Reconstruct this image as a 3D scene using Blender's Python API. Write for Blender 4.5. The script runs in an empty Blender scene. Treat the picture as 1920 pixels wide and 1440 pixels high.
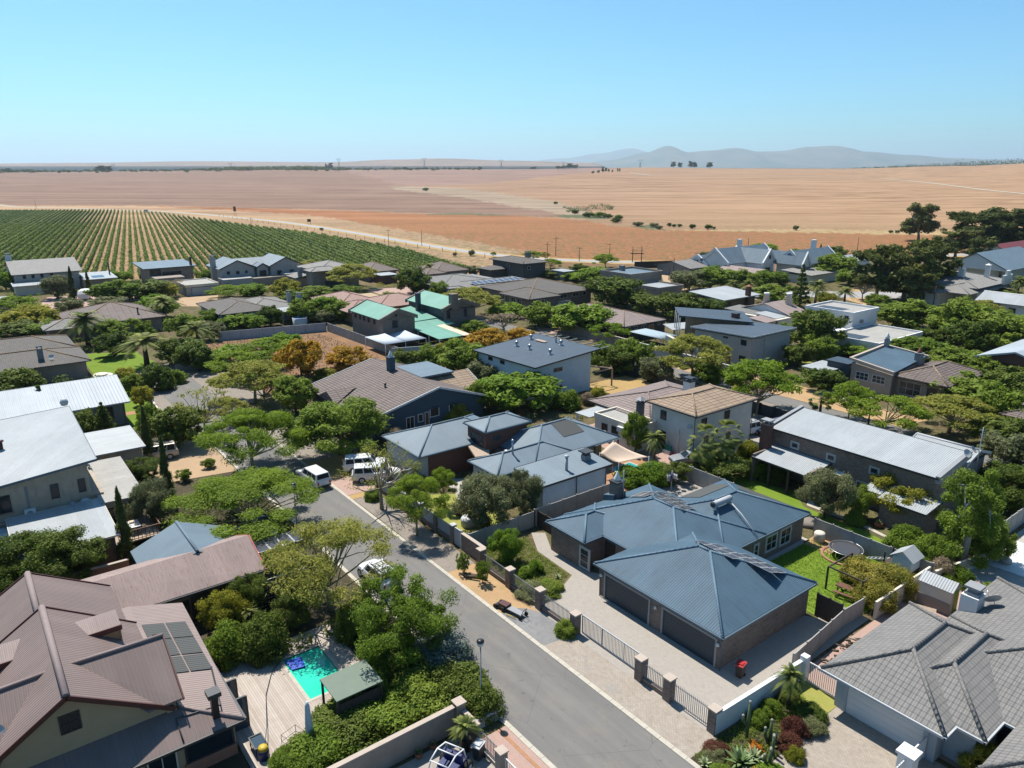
import bpy, math, random
import numpy as np
from mathutils import Vector, Matrix, noise as mnoise
random.seed(7)
sc = bpy.context.scene
# camera, sky, sun, exposure
# world x = u (down the street towards the camera), y = w (across the street), metres
H_CAM = 32.0; F_PX = 1380.0; PITCH = math.radians(16.2); HEAD = math.radians(52.5)
cam_d = bpy.data.cameras.new('camera'); cam = bpy.data.objects.new('camera', cam_d)
sc.collection.objects.link(cam); sc.camera = cam
cam.location = (0, 0, H_CAM); cam.rotation_euler = (math.radians(90) - PITCH, 0, HEAD)
cam_d.sensor_width = 36; cam_d.lens = 36 * F_PX / 1920; cam_d.clip_start = 0.5; cam_d.clip_end = 90000
SUN_AZ = math.radians(176.4); SUN_EL = math.radians(61.5)
world = bpy.data.worlds.new('World'); sc.world = world; world.use_nodes = True
wn = world.node_tree; wn.nodes.clear()
sky = wn.nodes.new('ShaderNodeTexSky'); sky.sky_type = 'NISHITA'; sky.sun_disc = False
sky.sun_elevation = SUN_EL; sky.sun_rotation = math.pi / 2 - SUN_AZ
sky.altitude = 60; sky.air_density = 1.0; sky.dust_density = 0.5; sky.ozone_density = 3.0
bg = wn.nodes.new('ShaderNodeBackground'); bg.inputs['Strength'].default_value = 0.082
wo = wn.nodes.new('ShaderNodeOutputWorld')
tn = wn.nodes.new('ShaderNodeMix'); tn.data_type = 'RGBA'; tn.blend_type = 'MULTIPLY'; tn.inputs[0].default_value = 1; tn.inputs[7].default_value = (.50, .90, 1.06, 1)   # clear cyan air
wn.links.new(sky.outputs[0], tn.inputs[6]); wn.links.new(tn.outputs[2], bg.inputs[0]); wn.links.new(bg.outputs[0], wo.inputs[0])
sd = bpy.data.lights.new('sun', 'SUN'); sd.energy = 5.0; sd.angle = math.radians(0.53); sd.color = (1.0, 0.94, 0.85)
so = bpy.data.objects.new('sun', sd); sc.collection.objects.link(so)
sdir = Vector((math.cos(SUN_AZ) * math.cos(SUN_EL), math.sin(SUN_AZ) * math.cos(SUN_EL), math.sin(SUN_EL)))
so.rotation_euler = sdir.to_track_quat('Z', 'Y').to_euler(); so.location = (-40, 40, 80)
sc.view_settings.view_transform = 'Standard'; sc.view_settings.look = 'None'
sc.view_settings.exposure = 0.8; sc.view_settings.gamma = 1.0
sc.render.engine = 'CYCLES'
sc.cycles.max_bounces = 6; sc.cycles.volume_bounces = 0; sc.cycles.transparent_max_bounces = 8

# helpers
cP, sP = math.cos(PITCH), math.sin(PITCH); cA, sA = math.cos(-HEAD), math.sin(-HEAD)
def ray(px, py):
    a = (px - 960) / F_PX; b = -(py - 720) / F_PX
    x, y, z = a, cP + b * sP, -sP + b * cP
    return Vector((x * cA + y * sA, -x * sA + y * cA, z))
def P(px, py, z=0.0):                      # point at height z seen at that place of the photograph
    d = ray(px, py); t = (z - H_CAM) / d.z
    return (d.x * t, d.y * t)
def depth(u, w):                            # distance along the view heading
    return u * sA + w * cA
def hgt(u, w, py):                          # height of something standing at (u, w) whose top shows at row py
    a = PITCH + math.atan((py - 720) / F_PX)
    return H_CAM - depth(u, w) * math.tan(a)
C = sc.collection
def sstep(a, b, x):
    t = max(0., min(1., (x - a) / (b - a))); return t * t * (3 - 2 * t)
def tag(o, label=None, cat=None, group=None, kind=None):
    if label: o['label'] = label
    if cat: o['category'] = cat
    if group: o['group'] = group
    if kind: o['kind'] = kind
    return o
def empty(name, loc, rz=0, label=None, cat=None, group=None):
    o = bpy.data.objects.new(name, None); C.objects.link(o); o.empty_display_size = .3
    o.location = loc; o.rotation_euler = (0, 0, rz)
    return tag(o, label, cat, group)
def copy_tree(o, parent=None):
    c = o.copy(); C.objects.link(c)
    if parent: c.parent = parent
    for ch in list(o.children): copy_tree(ch, c)
    return c
class MB:
    def __init__(s): s.v = []; s.f = []; s.sm = []; s.weld = False
    def face(s, pts, sm=False):
        b = len(s.v); s.v += [tuple(p) for p in pts]; s.f.append(tuple(range(b, b + len(pts)))); s.sm.append(sm); return s
    def box(s, x0, y0, z0, x1, y1, z1):
        if x0 > x1: x0, x1 = x1, x0
        if y0 > y1: y0, y1 = y1, y0
        if z0 > z1: z0, z1 = z1, z0
        b = len(s.v)
        s.v += [(x0,y0,z0),(x1,y0,z0),(x1,y1,z0),(x0,y1,z0),(x0,y0,z1),(x1,y0,z1),(x1,y1,z1),(x0,y1,z1)]
        for f in ((3,2,1,0),(4,5,6,7),(0,1,5,4),(1,2,6,5),(2,3,7,6),(3,0,4,7)): s.f.append(tuple(b + i for i in f)); s.sm.append(False)
        return s
    def beam(s, p, q, wd, ht=None):            # rectangular bar from p to q
        ht = ht or wd; p, q = Vector(p), Vector(q); d = (q - p)
        if d.length < 1e-6: return s
        d.normalize(); r = d.cross(Vector((0,0,1)))
        if r.length < 1e-3: r = Vector((1,0,0))
        r.normalize(); u = r.cross(d); r *= wd / 2; u *= ht / 2; b = len(s.v)
        for c in (p, q):
            for a in (-r - u, r - u, r + u, -r + u): s.v.append(tuple(c + a))
        for f in ((0,1,2,3),(7,6,5,4),(0,4,5,1),(1,5,6,2),(2,6,7,3),(3,7,4,0)): s.f.append(tuple(b + i for i in f)); s.sm.append(False)
        return s
    def tube(s, pts, rad, n=6, cap=True):
        pts = [Vector(p) for p in pts]; m = len(pts)
        rad = rad if isinstance(rad, (list, tuple)) else [rad] * m
        b = len(s.v); ref = Vector((0.31, 0.17, 0.93)).normalized()
        for i, p in enumerate(pts):
            d = (pts[min(i+1, m-1)] - pts[max(i-1, 0)]).normalized()
            if abs(d.dot(ref)) > .97: ref = Vector((1, 0.1, 0)).normalized()
            r = d.cross(ref).normalized(); u = r.cross(d)
            for k in range(n):
                a = 2 * math.pi * k / n; s.v.append(tuple(p + (r * math.cos(a) + u * math.sin(a)) * rad[i]))
        for i in range(m - 1):
            for k in range(n):
                a = b + i*n + k; c = b + i*n + (k+1) % n
                s.f.append((a, c, c + n, a + n)); s.sm.append(True)
        if cap:
            s.f.append(tuple(b + k for k in range(n))[::-1]); s.sm.append(False)
            s.f.append(tuple(b + (m-1)*n + k for k in range(n))); s.sm.append(False)
        return s
    def lathe(s, prof, c=(0,0,0), n=14, cap=True):
        b = len(s.v)
        for r, z in prof:
            for k in range(n):
                a = 2*math.pi*k/n; s.v.append((c[0] + r*math.cos(a), c[1] + r*math.sin(a), c[2] + z))
        for i in range(len(prof) - 1):
            for k in range(n):
                a = b + i*n + k; e = b + i*n + (k+1) % n; s.f.append((a, e, e + n, a + n)); s.sm.append(True)
        if cap:
            s.f.append(tuple(b + k for k in range(n))[::-1]); s.sm.append(False)
            s.f.append(tuple(b + (len(prof)-1)*n + k for k in range(n))); s.sm.append(False)
        return s
    def slab(s, pts, th):                       # pts: top outline (counter clockwise), extruded down by th
        n = len(pts); b = len(s.v); s.v += [tuple(p) for p in pts] + [(p[0], p[1], p[2] - th) for p in pts]
        s.f.append(tuple(b + i for i in range(n))); s.f.append(tuple(b + n + i for i in reversed(range(n)))); s.sm += [False] * 2
        for i in range(n):
            j = (i + 1) % n; s.f.append((b + i, b + n + i, b + n + j, b + j)); s.sm.append(False)
        return s
    def wedge(s, pts, z0):                       # like slab but down to a level
        n = len(pts); b = len(s.v); s.v += [tuple(p) for p in pts] + [(p[0], p[1], z0) for p in pts]
        s.f.append(tuple(b + i for i in range(n))); s.f.append(tuple(b + n + i for i in reversed(range(n)))); s.sm += [False] * 2
        for i in range(n):
            j = (i + 1) % n; s.f.append((b + i, b + n + i, b + n + j, b + j)); s.sm.append(False)
        return s
    def build(s, name, mat, parent=None, org=(0,0,0), kind=None):
        me = bpy.data.meshes.new(name)
        me.from_pydata([(x-org[0], y-org[1], z-org[2]) for x, y, z in s.v], [], s.f)
        if s.weld:
            import bmesh
            b = bmesh.new(); b.from_mesh(me); bmesh.ops.remove_doubles(b, verts=b.verts, dist=.002); b.to_mesh(me); b.free(); me.polygons.foreach_set('use_smooth', [True] * len(me.polygons))
        elif any(s.sm): me.polygons.foreach_set('use_smooth', s.sm)
        me.materials.append(mat); autouv(me)
        o = bpy.data.objects.new(name, me); C.objects.link(o)
        if parent: o.parent = parent
        if kind: o['kind'] = kind
        return o
def autouv(me):
    n = len(me.loops); uv = np.zeros((n, 2), dtype=np.float32)
    co = np.empty(len(me.vertices) * 3, dtype=np.float32); me.vertices.foreach_get('co', co); co = co.reshape(-1, 3)
    vi = np.empty(n, dtype=np.int32); me.loops.foreach_get('vertex_index', vi)
    nf = len(me.polygons); ls = np.empty(nf, dtype=np.int32); lt = np.empty(nf, dtype=np.int32); nr = np.empty(nf * 3, dtype=np.float32)
    me.polygons.foreach_get('loop_start', ls); me.polygons.foreach_get('loop_total', lt); me.polygons.foreach_get('normal', nr); nr = nr.reshape(-1, 3)
    fi = np.repeat(np.arange(nf), lt); nn = nr[fi]; p = co[vi]
    hl = np.hypot(nn[:, 0], nn[:, 1]); flat = hl < .02
    t = np.stack([-nn[:, 1], nn[:, 0], np.zeros(n)], 1) / np.maximum(hl, 1e-6)[:, None]; t[flat] = (1, 0, 0)
    b = np.cross(nn, t); b[flat] = (0, 1, 0)
    uv[:, 0] = (p * t).sum(1); uv[:, 1] = (p * b).sum(1)
    l = me.uv_layers.new(name='UVMap'); l.data.foreach_set('uv', uv.ravel())

# materials
KA = .68                                     # all surface colours share one scale, matched to the exposure
class NTree:
    def __init__(s, name):
        s.m = bpy.data.materials.new(name); s.m.use_nodes = True; s.t = s.m.node_tree; s.t.nodes.clear()
        s.out = s.n('ShaderNodeOutputMaterial')
    def n(s, typ, ins=None, **kw):
        nd = s.t.nodes.new(typ)
        for k, v in kw.items(): setattr(nd, k, v)
        for k, v in (ins or {}).items():
            if isinstance(v, bpy.types.NodeSocket): s.t.links.new(v, nd.inputs[k])
            else: nd.inputs[k].default_value = v
        return nd
    def math(s, op, a, b=0.0, c=None):
        d = {0: a, 1: b}
        if c is not None: d[2] = c
        return s.n('ShaderNodeMath', d, operation=op).outputs[0]
    def mix(s, f, a, b, mode='MIX'):
        nd = s.t.nodes.new('ShaderNodeMix'); nd.data_type = 'RGBA'; nd.blend_type = mode
        for k, v in ((0, f), (6, a), (7, b)):
            if isinstance(v, bpy.types.NodeSocket): s.t.links.new(v, nd.inputs[k])
            elif k == 0: nd.inputs[k].default_value = v
            else: nd.inputs[k].default_value = (v[0], v[1], v[2], 1)
        return nd.outputs[2]
    def noise(s, co, scale, detail=4, rough=.6):
        return s.n('ShaderNodeTexNoise', {'Vector': co, 'Scale': scale, 'Detail': detail, 'Roughness': rough}).outputs[0]
    def ramp(s, f, a, b):
        return s.n('ShaderNodeMapRange', {'Value': f, 'From Min': a, 'From Max': b}).outputs[0]
    def uv(s): return s.n('ShaderNodeTexCoord').outputs['UV']
    def obj(s): return s.n('ShaderNodeTexCoord').outputs['Object']
    def pos(s): return s.n('ShaderNodeNewGeometry').outputs['Position']
    def bsdf(s, col, rough=.7, metal=0., bump=None, bs=.3, dist=.05, spec=.25, coat=0):
        d = {'Base Color': s.mix(1., col, (KA, KA, KA), 'MULTIPLY') if isinstance(col, bpy.types.NodeSocket) else (*sc3(col, KA), 1), 'Roughness': rough, 'Metallic': metal, 'Specular IOR Level': spec}
        if coat: d['Coat Weight'] = coat
        if bump is not None: d['Normal'] = s.n('ShaderNodeBump', {'Height': bump, 'Strength': bs, 'Distance': dist}).outputs[0]
        b = s.n('ShaderNodeBsdfPrincipled', d); s.t.links.new(b.outputs[0], s.out.inputs[0]); return s.m
def sc3(c, k): return tuple(min(1, x * k) for x in c)
MC = {}
def plain(name, col, rough=.75, var=.12, scale=2.0, metal=0., spec=.4, bump=.15, coat=0):
    if name in MC: return MC[name]
    t = NTree(name); p = t.pos(); f = t.mix(.5, t.noise(p, scale), t.noise(p, scale * 7.3))
    c = t.mix(t.ramp(f, .3, .7), sc3(col, 1 - var), sc3(col, 1 + var))
    MC[name] = t.bsdf(c, rough, metal, f if bump else None, bump, .02, spec, coat); return MC[name]
def corr(name, col, per=.19, var=.1, rust=None, rough=.45, metal=.25, bs=.5):
    if name in MC: return MC[name]
    t = NTree(name); uv = t.uv(); p = t.pos()
    sx = t.n('ShaderNodeSeparateXYZ', {0: uv})
    wv = t.math('SINE', t.math('MULTIPLY', sx.outputs[0], 2 * math.pi / per))
    sh = t.math('FLOOR', t.math('MULTIPLY', sx.outputs[0], 1 / .76))
    wn_ = t.n('ShaderNodeTexWhiteNoise', {'W': sh}, noise_dimensions='1D').outputs[0]
    stv = t.n('ShaderNodeMapping', {'Vector': uv, 'Scale': (3.0, .35, 1)}).outputs[0]
    st = t.noise(stv, 1.0, 5, .65); big = t.noise(p, .35, 3)
    c = t.mix(t.ramp(st, .3, .75), sc3(col, 1 - var), sc3(col, 1 + var))
    c = t.mix(t.ramp(big, .35, .7), c, sc3(col, 1 + var * 1.3)); c = t.mix(t.math('MULTIPLY', wn_, .28), c, sc3(col, .7))
    if rust: c = t.mix(t.ramp(t.noise(stv, 3.0, 6, .7), .52, .72), c, rust)
    MC[name] = t.bsdf(c, rough, metal, wv, bs, .03, .25); return MC[name]
def tiles(name, col, col2, cw=.30, ch=.36, bs=.9, joint_shade=.55, mossc=None, ms=.022):
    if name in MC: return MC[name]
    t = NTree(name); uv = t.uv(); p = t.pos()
    br = t.n('ShaderNodeTexBrick', {'Vector': uv, 'Color1': (*col, 1), 'Color2': (*col2, 1), 'Mortar': (*sc3(col, joint_shade), 1), 'Scale': 1.0, 'Mortar Size': ms, 'Mortar Smooth': .3, 'Bias': 0.0, 'Brick Width': cw, 'Row Height': ch}, offset=0.0)  # dark joint lines also carry the gap shade of the tile courses, as colour
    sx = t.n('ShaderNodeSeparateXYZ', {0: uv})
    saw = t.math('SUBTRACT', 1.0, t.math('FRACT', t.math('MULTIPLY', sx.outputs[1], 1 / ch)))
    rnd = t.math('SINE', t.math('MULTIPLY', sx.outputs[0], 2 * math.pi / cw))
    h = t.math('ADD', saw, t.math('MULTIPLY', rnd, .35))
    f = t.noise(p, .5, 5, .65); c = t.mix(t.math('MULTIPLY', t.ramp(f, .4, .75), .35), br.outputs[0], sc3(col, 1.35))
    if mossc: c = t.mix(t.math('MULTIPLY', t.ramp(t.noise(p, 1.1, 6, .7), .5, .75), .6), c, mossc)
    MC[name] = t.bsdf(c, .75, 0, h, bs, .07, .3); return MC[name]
def brick(name, c1, c2, mort, bw=.23, bh=.085, ms=.012, var=.25, bs=.4):
    if name in MC: return MC[name]
    t = NTree(name); uv = t.uv(); p = t.pos()
    br = t.n('ShaderNodeTexBrick', {'Vector': uv, 'Color1': (*c1, 1), 'Color2': (*c2, 1), 'Mortar': (*mort, 1), 'Scale': 1.0, 'Mortar Size': ms, 'Mortar Smooth': .2, 'Bias': -.1, 'Brick Width': bw, 'Row Height': bh})
    c = t.mix(t.math('MULTIPLY', t.ramp(t.noise(p, .8, 6, .7), .35, .7), var), br.outputs[0], sc3(mort, 1.15))
    c = t.mix(t.math('MULTIPLY', t.ramp(t.noise(p, 3.1, 4), .5, .8), var), c, sc3(c1, .5))
    MC[name] = t.bsdf(c, .85, 0, t.math('SUBTRACT', 1.0, br.outputs[1]), bs, .02, .25); return MC[name]
def plaster(name, col, var=.09, stain=None):
    if name in MC: return MC[name]
    t = NTree(name); p = t.pos(); uv = t.uv()
    c = t.mix(t.ramp(t.noise(p, .7, 6, .65), .3, .7), sc3(col, 1 - var), sc3(col, 1 + var))
    if stain:
        sv = t.n('ShaderNodeMapping', {'Vector': uv, 'Scale': (1.6, .25, 1)}).outputs[0]
        c = t.mix(t.math('MULTIPLY', t.ramp(t.noise(sv, 1.4, 5, .7), .52, .8), .7), c, stain)
    MC[name] = t.bsdf(c, .85, 0, t.noise(p, 14, 3), .15, .01, .25); return MC[name]
def ground_mat(name, cols, scales=(.25, 2.2, 11), streak=None, bump=.35, rough=.95):
    """cols: base, second, speckle"""
    if name in MC: return MC[name]
    t = NTree(name); p = t.pos()
    c = t.mix(t.ramp(t.noise(p, scales[0], 6, .65), .38, .62), cols[0], cols[1])
    n2 = t.noise(p, scales[1], 6, .7)
    c = t.mix(t.math('MULTIPLY', t.ramp(n2, .5, .72), .75), c, cols[2])
    n3 = t.noise(p, scales[2], 4, .7)
    c = t.mix(t.math('MULTIPLY', t.ramp(n3, .42, .75), .45), c, cols[3] if len(cols) > 3 else sc3(cols[0], .55))
    MC[name] = t.bsdf(c, rough, 0, n3, bump, .05, .15); return MC[name]
def leafm(name, ca, cb, tr=.32, hue=.0):
    if name in MC: return MC[name]
    ca, cb = [(c[0] * 1.28, c[1] * 1.27, c[2] * 1.25) for c in (ca, cb)]; t = NTree(name); at = t.n('ShaderNodeAttribute', attribute_name='tint').outputs['Fac']
    rnd = t.n('ShaderNodeObjectInfo').outputs['Random']
    f = t.math('ADD', t.math('MULTIPLY', at, .8), t.math('MULTIPLY', t.math('SUBTRACT', rnd, .3), .4))
    c = t.mix(t.math('MULTIPLY', rnd, .3), t.mix(f, sc3(ca, KA), sc3(cb, KA)), (.15, .14, .045))
    b = t.n('ShaderNodeBsdfPrincipled', {'Base Color': c, 'Roughness': .65, 'Specular IOR Level': .12})
    tl = t.n('ShaderNodeBsdfTranslucent', {'Color': t.mix(.5, c, sc3(cb, 1.5 * KA))})
    m = t.n('ShaderNodeMixShader', {0: tr, 1: b.outputs[0], 2: tl.outputs[0]})
    t.t.links.new(m.outputs[0], t.out.inputs[0]); MC[name] = t.m; return t.m
def glass(name, col=(.02, .03, .04), rough=.16):
    if name in MC: return MC[name]
    t = NTree(name); MC[name] = t.bsdf(col, rough, 0, spec=.3); return MC[name]

M = {}
M['blue_roof'] = corr('blue_grey_corrugated', (.066, .12, .168), rough=.55, metal=.0, var=.2)
M['blue_cap'] = corr('blue_grey_ridging', (.13, .21, .28), rough=.5, metal=.0)
M['blue_roof_dark'] = corr('dark_blue_corrugated', (.06, .09, .125), rough=.55, metal=.0)
M['grey_roof'] = corr('grey_corrugated', (.165, .225, .27), rough=.5, metal=.0)
M['white_roof'] = corr('white_corrugated', (.41, .44, .455), rust=(.36, .36, .34), rough=.5, metal=.0)
M['silver_roof'] = corr('silver_corrugated', (.40, .45, .49), per=.4, rough=.5, metal=.0)
M['fibre_roof'] = corr('weathered_sheet', (.42, .41, .38), rust=(.24, .21, .19), rough=.8, metal=0)
M['brown_roof'] = corr('brown_corrugated', (.23, .175, .16), per=.2, rough=.6, metal=.0, var=.1, bs=.6)
M['brown_roof_worn'] = corr('worn_brown_corrugated', (.36, .275, .25), per=.2, rust=(.22, .14, .12), rough=.8, metal=0, bs=.6)
M['brown_roof_light'] = corr('faded_brown_corrugated', (.33, .26, .24), per=.2, rough=.7, metal=0, bs=.6)
M['green_roof'] = corr('green_corrugated', (.15, .36, .28), rough=.6, metal=.0, bs=.3)
M['red_roof'] = corr('red_corrugated', (.20, .05, .055), rough=.6, metal=.05)
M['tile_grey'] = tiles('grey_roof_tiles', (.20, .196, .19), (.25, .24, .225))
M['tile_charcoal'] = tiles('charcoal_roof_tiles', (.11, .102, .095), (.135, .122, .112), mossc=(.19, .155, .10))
M['tile_brown'] = tiles('brown_roof_tiles', (.17, .13, .115), (.20, .16, .14), cw=1.3, ch=.42, joint_shade=.25, ms=.07)
M['tile_tan'] = tiles('tan_roof_tiles', (.30, .215, .145), (.35, .26, .18), cw=1.3, ch=.5, joint_shade=.4, ms=.06)
M['tile_mauve'] = tiles('mauve_roof_tiles', (.25, .195, .18), (.29, .23, .21), cw=1.3, ch=.5, joint_shade=.4, ms=.06)
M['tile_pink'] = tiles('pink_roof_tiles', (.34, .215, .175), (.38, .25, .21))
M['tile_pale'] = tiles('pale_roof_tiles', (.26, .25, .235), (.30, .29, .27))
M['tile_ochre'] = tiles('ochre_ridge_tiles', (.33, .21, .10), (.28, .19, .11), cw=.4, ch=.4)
M['brick'] = brick('brown_face_brick', (.14, .09, .068), (.27, .18, .14), (.30, .26, .23), .32, .11, .02, .45)
M['brick_red'] = brick('red_face_brick', (.15, .055, .04), (.20, .08, .055), (.17, .11, .09))
M['brick_orange'] = brick('orange_brick', (.40, .16, .09), (.46, .20, .12), (.36, .24, .18))
M['pl_white'] = plaster('white_plaster', (.88, .88, .87))
M['pl_blue'] = plaster('blue_white_plaster', (.64, .74, .81))
M['pl_grey'] = plaster('grey_plaster', (.45, .44, .415))
M['pl_mid'] = plaster('mid_grey_plaster', (.25, .25, .25))
M['pl_blue_grey'] = plaster('blue_grey_plaster', (.42, .47, .51))
M['pl_beige'] = plaster('beige_plaster', (.46, .40, .33), stain=(.24, .20, .17))
M['pl_raw'] = plaster('weathered_cement_plaster', (.46, .385, .30), var=.2, stain=(.20, .16, .13))
M['pl_sand'] = plaster('sand_plaster', (.46, .345, .21))
M['pl_cream'] = plaster('cream_plaster', (.74, .68, .56))
M['pl_brown'] = plaster('brown_plaster', (.22, .16, .10))
M['pl_slate'] = plaster('slate_blue_cladding', (.075, .115, .15))
M['pl_dark'] = plaster('charcoal_plaster', (.11, .105, .10))
M['pl_stone'] = plaster('taupe_plaster', (.33, .28, .235), var=.15)
M['precast'] = plaster('precast_concrete', (.40, .39, .36), var=.16, stain=(.22, .20, .18))
M['white'] = plain('white_paint', (.78, .79, .78), .5, .04)
M['black'] = plain('black_paint', (.02, .02, .022), .4, .1)
M['dark'] = plain('dark_trim', (.035, .04, .045), .5, .1)
M['gutter_blue'] = plain('blue_grey_trim', (.10, .15, .19), .4, .1)
M['maroon'] = plain('maroon_trim', (.09, .025, .022), .5, .1)
M['steel'] = plain('galvanised_steel', (.5, .52, .54), .35, .1, metal=.7)
M['grey'] = plain('grey_paint', (.3, .31, .32), .6, .1)
M['lightgrey'] = plain('light_grey_paint', (.5, .52, .53), .6, .1)
M['slate_door'] = plain('slate_door', (.03, .052, .075), .5, .08)
M['wood'] = plain('brown_wood', (.17, .08, .045), .6, .25, 6)
M['wood_pale'] = plain('weathered_wood', (.42, .32, .24), .8, .2, 6)
M['wood_orange'] = plain('varnished_wood_door', (.40, .17, .05), .5, .2, 6)
M['wood_dark'] = plain('dark_wood', (.06, .045, .035), .8, .3, 5)
M['concrete'] = plain('concrete', (.46, .43, .39), .9, .14, 3)
M['kerb'] = plain('concrete_kerb', (.52, .48, .40), .9, .16, 3)
M['coping'] = plain('coping_stone', (.50, .42, .35), .9, .12, 3)
M['bark'] = plain('brown_bark', (.11, .085, .06), .95, .3, 5)
M['bark_pale'] = plain('pale_bark', (.33, .29, .20), .9, .2, 5)
M['bark_yellow'] = plain('yellow_green_bark', (.34, .31, .16), .9, .2, 5)
M['bark_white'] = plain('white_bark', (.5, .47, .42), .9, .2, 5)
M['glass'] = glass('dark_glass'); M['glass_blue'] = glass('blue_glass', (.06, .09, .12), .05)
M['terracotta'] = plain('terracotta', (.30, .12, .06), .8, .15)
M['rubber'] = plain('black_rubber', (.02, .02, .02), .8, .1)
M['car_white'] = plain('white_car_paint', (.80, .81, .82), .25, .02, coat=.5, bump=0)
M['car_silver'] = plain('silver_car_paint', (.42, .45, .48), .3, .03, metal=.4, coat=.5, bump=0)
M['car_blue'] = plain('dark_blue_car_paint', (.02, .045, .14), .25, .05, coat=.6, bump=0)
M['car_lilac'] = plain('grey_lilac_car_paint', (.24, .26, .35), .3, .05, metal=.3, coat=.5, bump=0)
M['car_beige'] = plain('champagne_car_paint', (.50, .46, .38), .3, .03, metal=.2, coat=.4, bump=0)
M['red'] = plain('red_plastic', (.45, .03, .03), .4, .1); M['green_pl'] = plain('green_plastic', (.02, .26, .19), .5, .1)
M['yellow'] = plain('yellow_plastic', (.62, .42, .03), .5, .1); M['blue_pl'] = plain('blue_plastic', (.012, .025, .12), .45, .3, 14)
M['lamp_lens'] = plain('lamp_lens', (.7, .7, .7), .2, .05); M['lime'] = plain('lime_door', (.30, .42, .03), .6, .1)
M['canvas'] = plain('peach_canvas', (.74, .56, .42), .8, .05); M['canvas_grey'] = plain('pale_grey_canvas', (.55, .62, .68), .8, .06)
M['net_blue'] = plain('blue_grey_net', (.36, .46, .52), .85, .06); M['shadow_cloth'] = plain('blue_plastic_sheet', (.02, .09, .55), .35, .2)
def solar():
    t = NTree('solar_cells'); uv = t.uv()
    br = t.n('ShaderNodeTexBrick', {'Vector': uv, 'Color1': (.055, .06, .085, 1), 'Color2': (.065, .07, .095, 1), 'Mortar': (.18, .19, .21, 1), 'Scale': 1., 'Mortar Size': .008, 'Brick Width': .17, 'Row Height': .17}, offset=0.)
    return t.bsdf(br.outputs[0], .18, 0, spec=.6)
M['solar'] = solar()
M['ridge_brown'] = plain('faded_brown_ridging', (.27, .21, .20), .75, .12, 4)
def poolheat():
    t = NTree('pool_heating_mat'); sx = t.n('ShaderNodeSeparateXYZ', {0: t.uv()})
    wv = t.math('SINE', t.math('MULTIPLY', sx.outputs[0], 2 * math.pi / .22))
    return t.bsdf(t.mix(t.ramp(wv, -1, 1), (.055, .06, .06), (.12, .125, .12)), .7, 0, wv, .4, .03)
M['poolmat'] = poolheat()
# terrain
HD = (sA, cA)                                # view heading in world, right vector is (cA, -sA)
def crest(th):                               # height of the far crest by bearing off the heading
    k = math.tan(th)
    pts = [(-1.4, 24), (-.70, 26), (-.3, 33), (.0, 35.5), (.17, 41), (.3, 38), (.43, 37), (.58, 44), (.72, 54), (1.4, 64)]
    for (a, x), (b, y) in zip(pts, pts[1:]):
        if k <= b: return x + (y - x) * sstep(a, b, max(a, k))
    return 64
def hz(u, w):
    d = depth(u, w); r = u * cA - w * sA
    if d < 200: return 0.0
    D = math.hypot(d, r); th = math.atan2(r, d)
    if D < 600: return 0.0
    c = crest(th); s = (D - 600) / 2000
    if s < 1:
        z = c * (s * s * 1.4 / (1 + .4 * s) if s < .3 else (.3*.3*1.4/1.12 + (s - .3) * (1 - .1125) / .7))
        z += 2.2 * math.sin(th * 6.5 + D / 260) * min(1, s * 3) * (1 - s)
    else: z = c - (D - 2600) * .010 if D < 6000 else c - 34 - (D - 6000) * .0008
    return z
def PT(px, py):                              # march a sight line to the terrain
    d = ray(px, py); t = 0; last = 0
    if d.z < 0 and 32 / -d.z < 600: return P(px, py)
    t = 400.
    while t < 9000:
        x, y, z = d.x * t, d.y * t, H_CAM + d.z * t
        if z < hz(x, y): return ((d.x * (t - 4), d.y * (t - 4)))
        t *= 1.01
    return (d.x * 2600, d.y * 2600)
def inpoly(pt, poly):
    x, y = pt; c = False; j = len(poly) - 1
    for i in range(len(poly)):
        xi, yi = poly[i]; xj, yj = poly[j]
        if (yi > y) != (yj > y) and x < (xj - xi) * (y - yi) / (yj - yi + 1e-12) + xi: c = not c
        j = i
    return c
SOIL = (.42, .265, .15); ORANGE = (.36, .155, .068); TAN = (.375, .225, .12); TAN2 = (.34, .205, .12); PINK = (.255, .155, .105)
ROSE = (.30, .185, .135); PALE = (.34, .25, .165); OLIVE = (.13, .14, .07); NEIGH = (.15, .115, .06); FAR = (.20, .17, .13); STRAW = (.50, .34, .17)
def pz(pts): return [PT(x, y) for x, y in pts]
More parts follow.
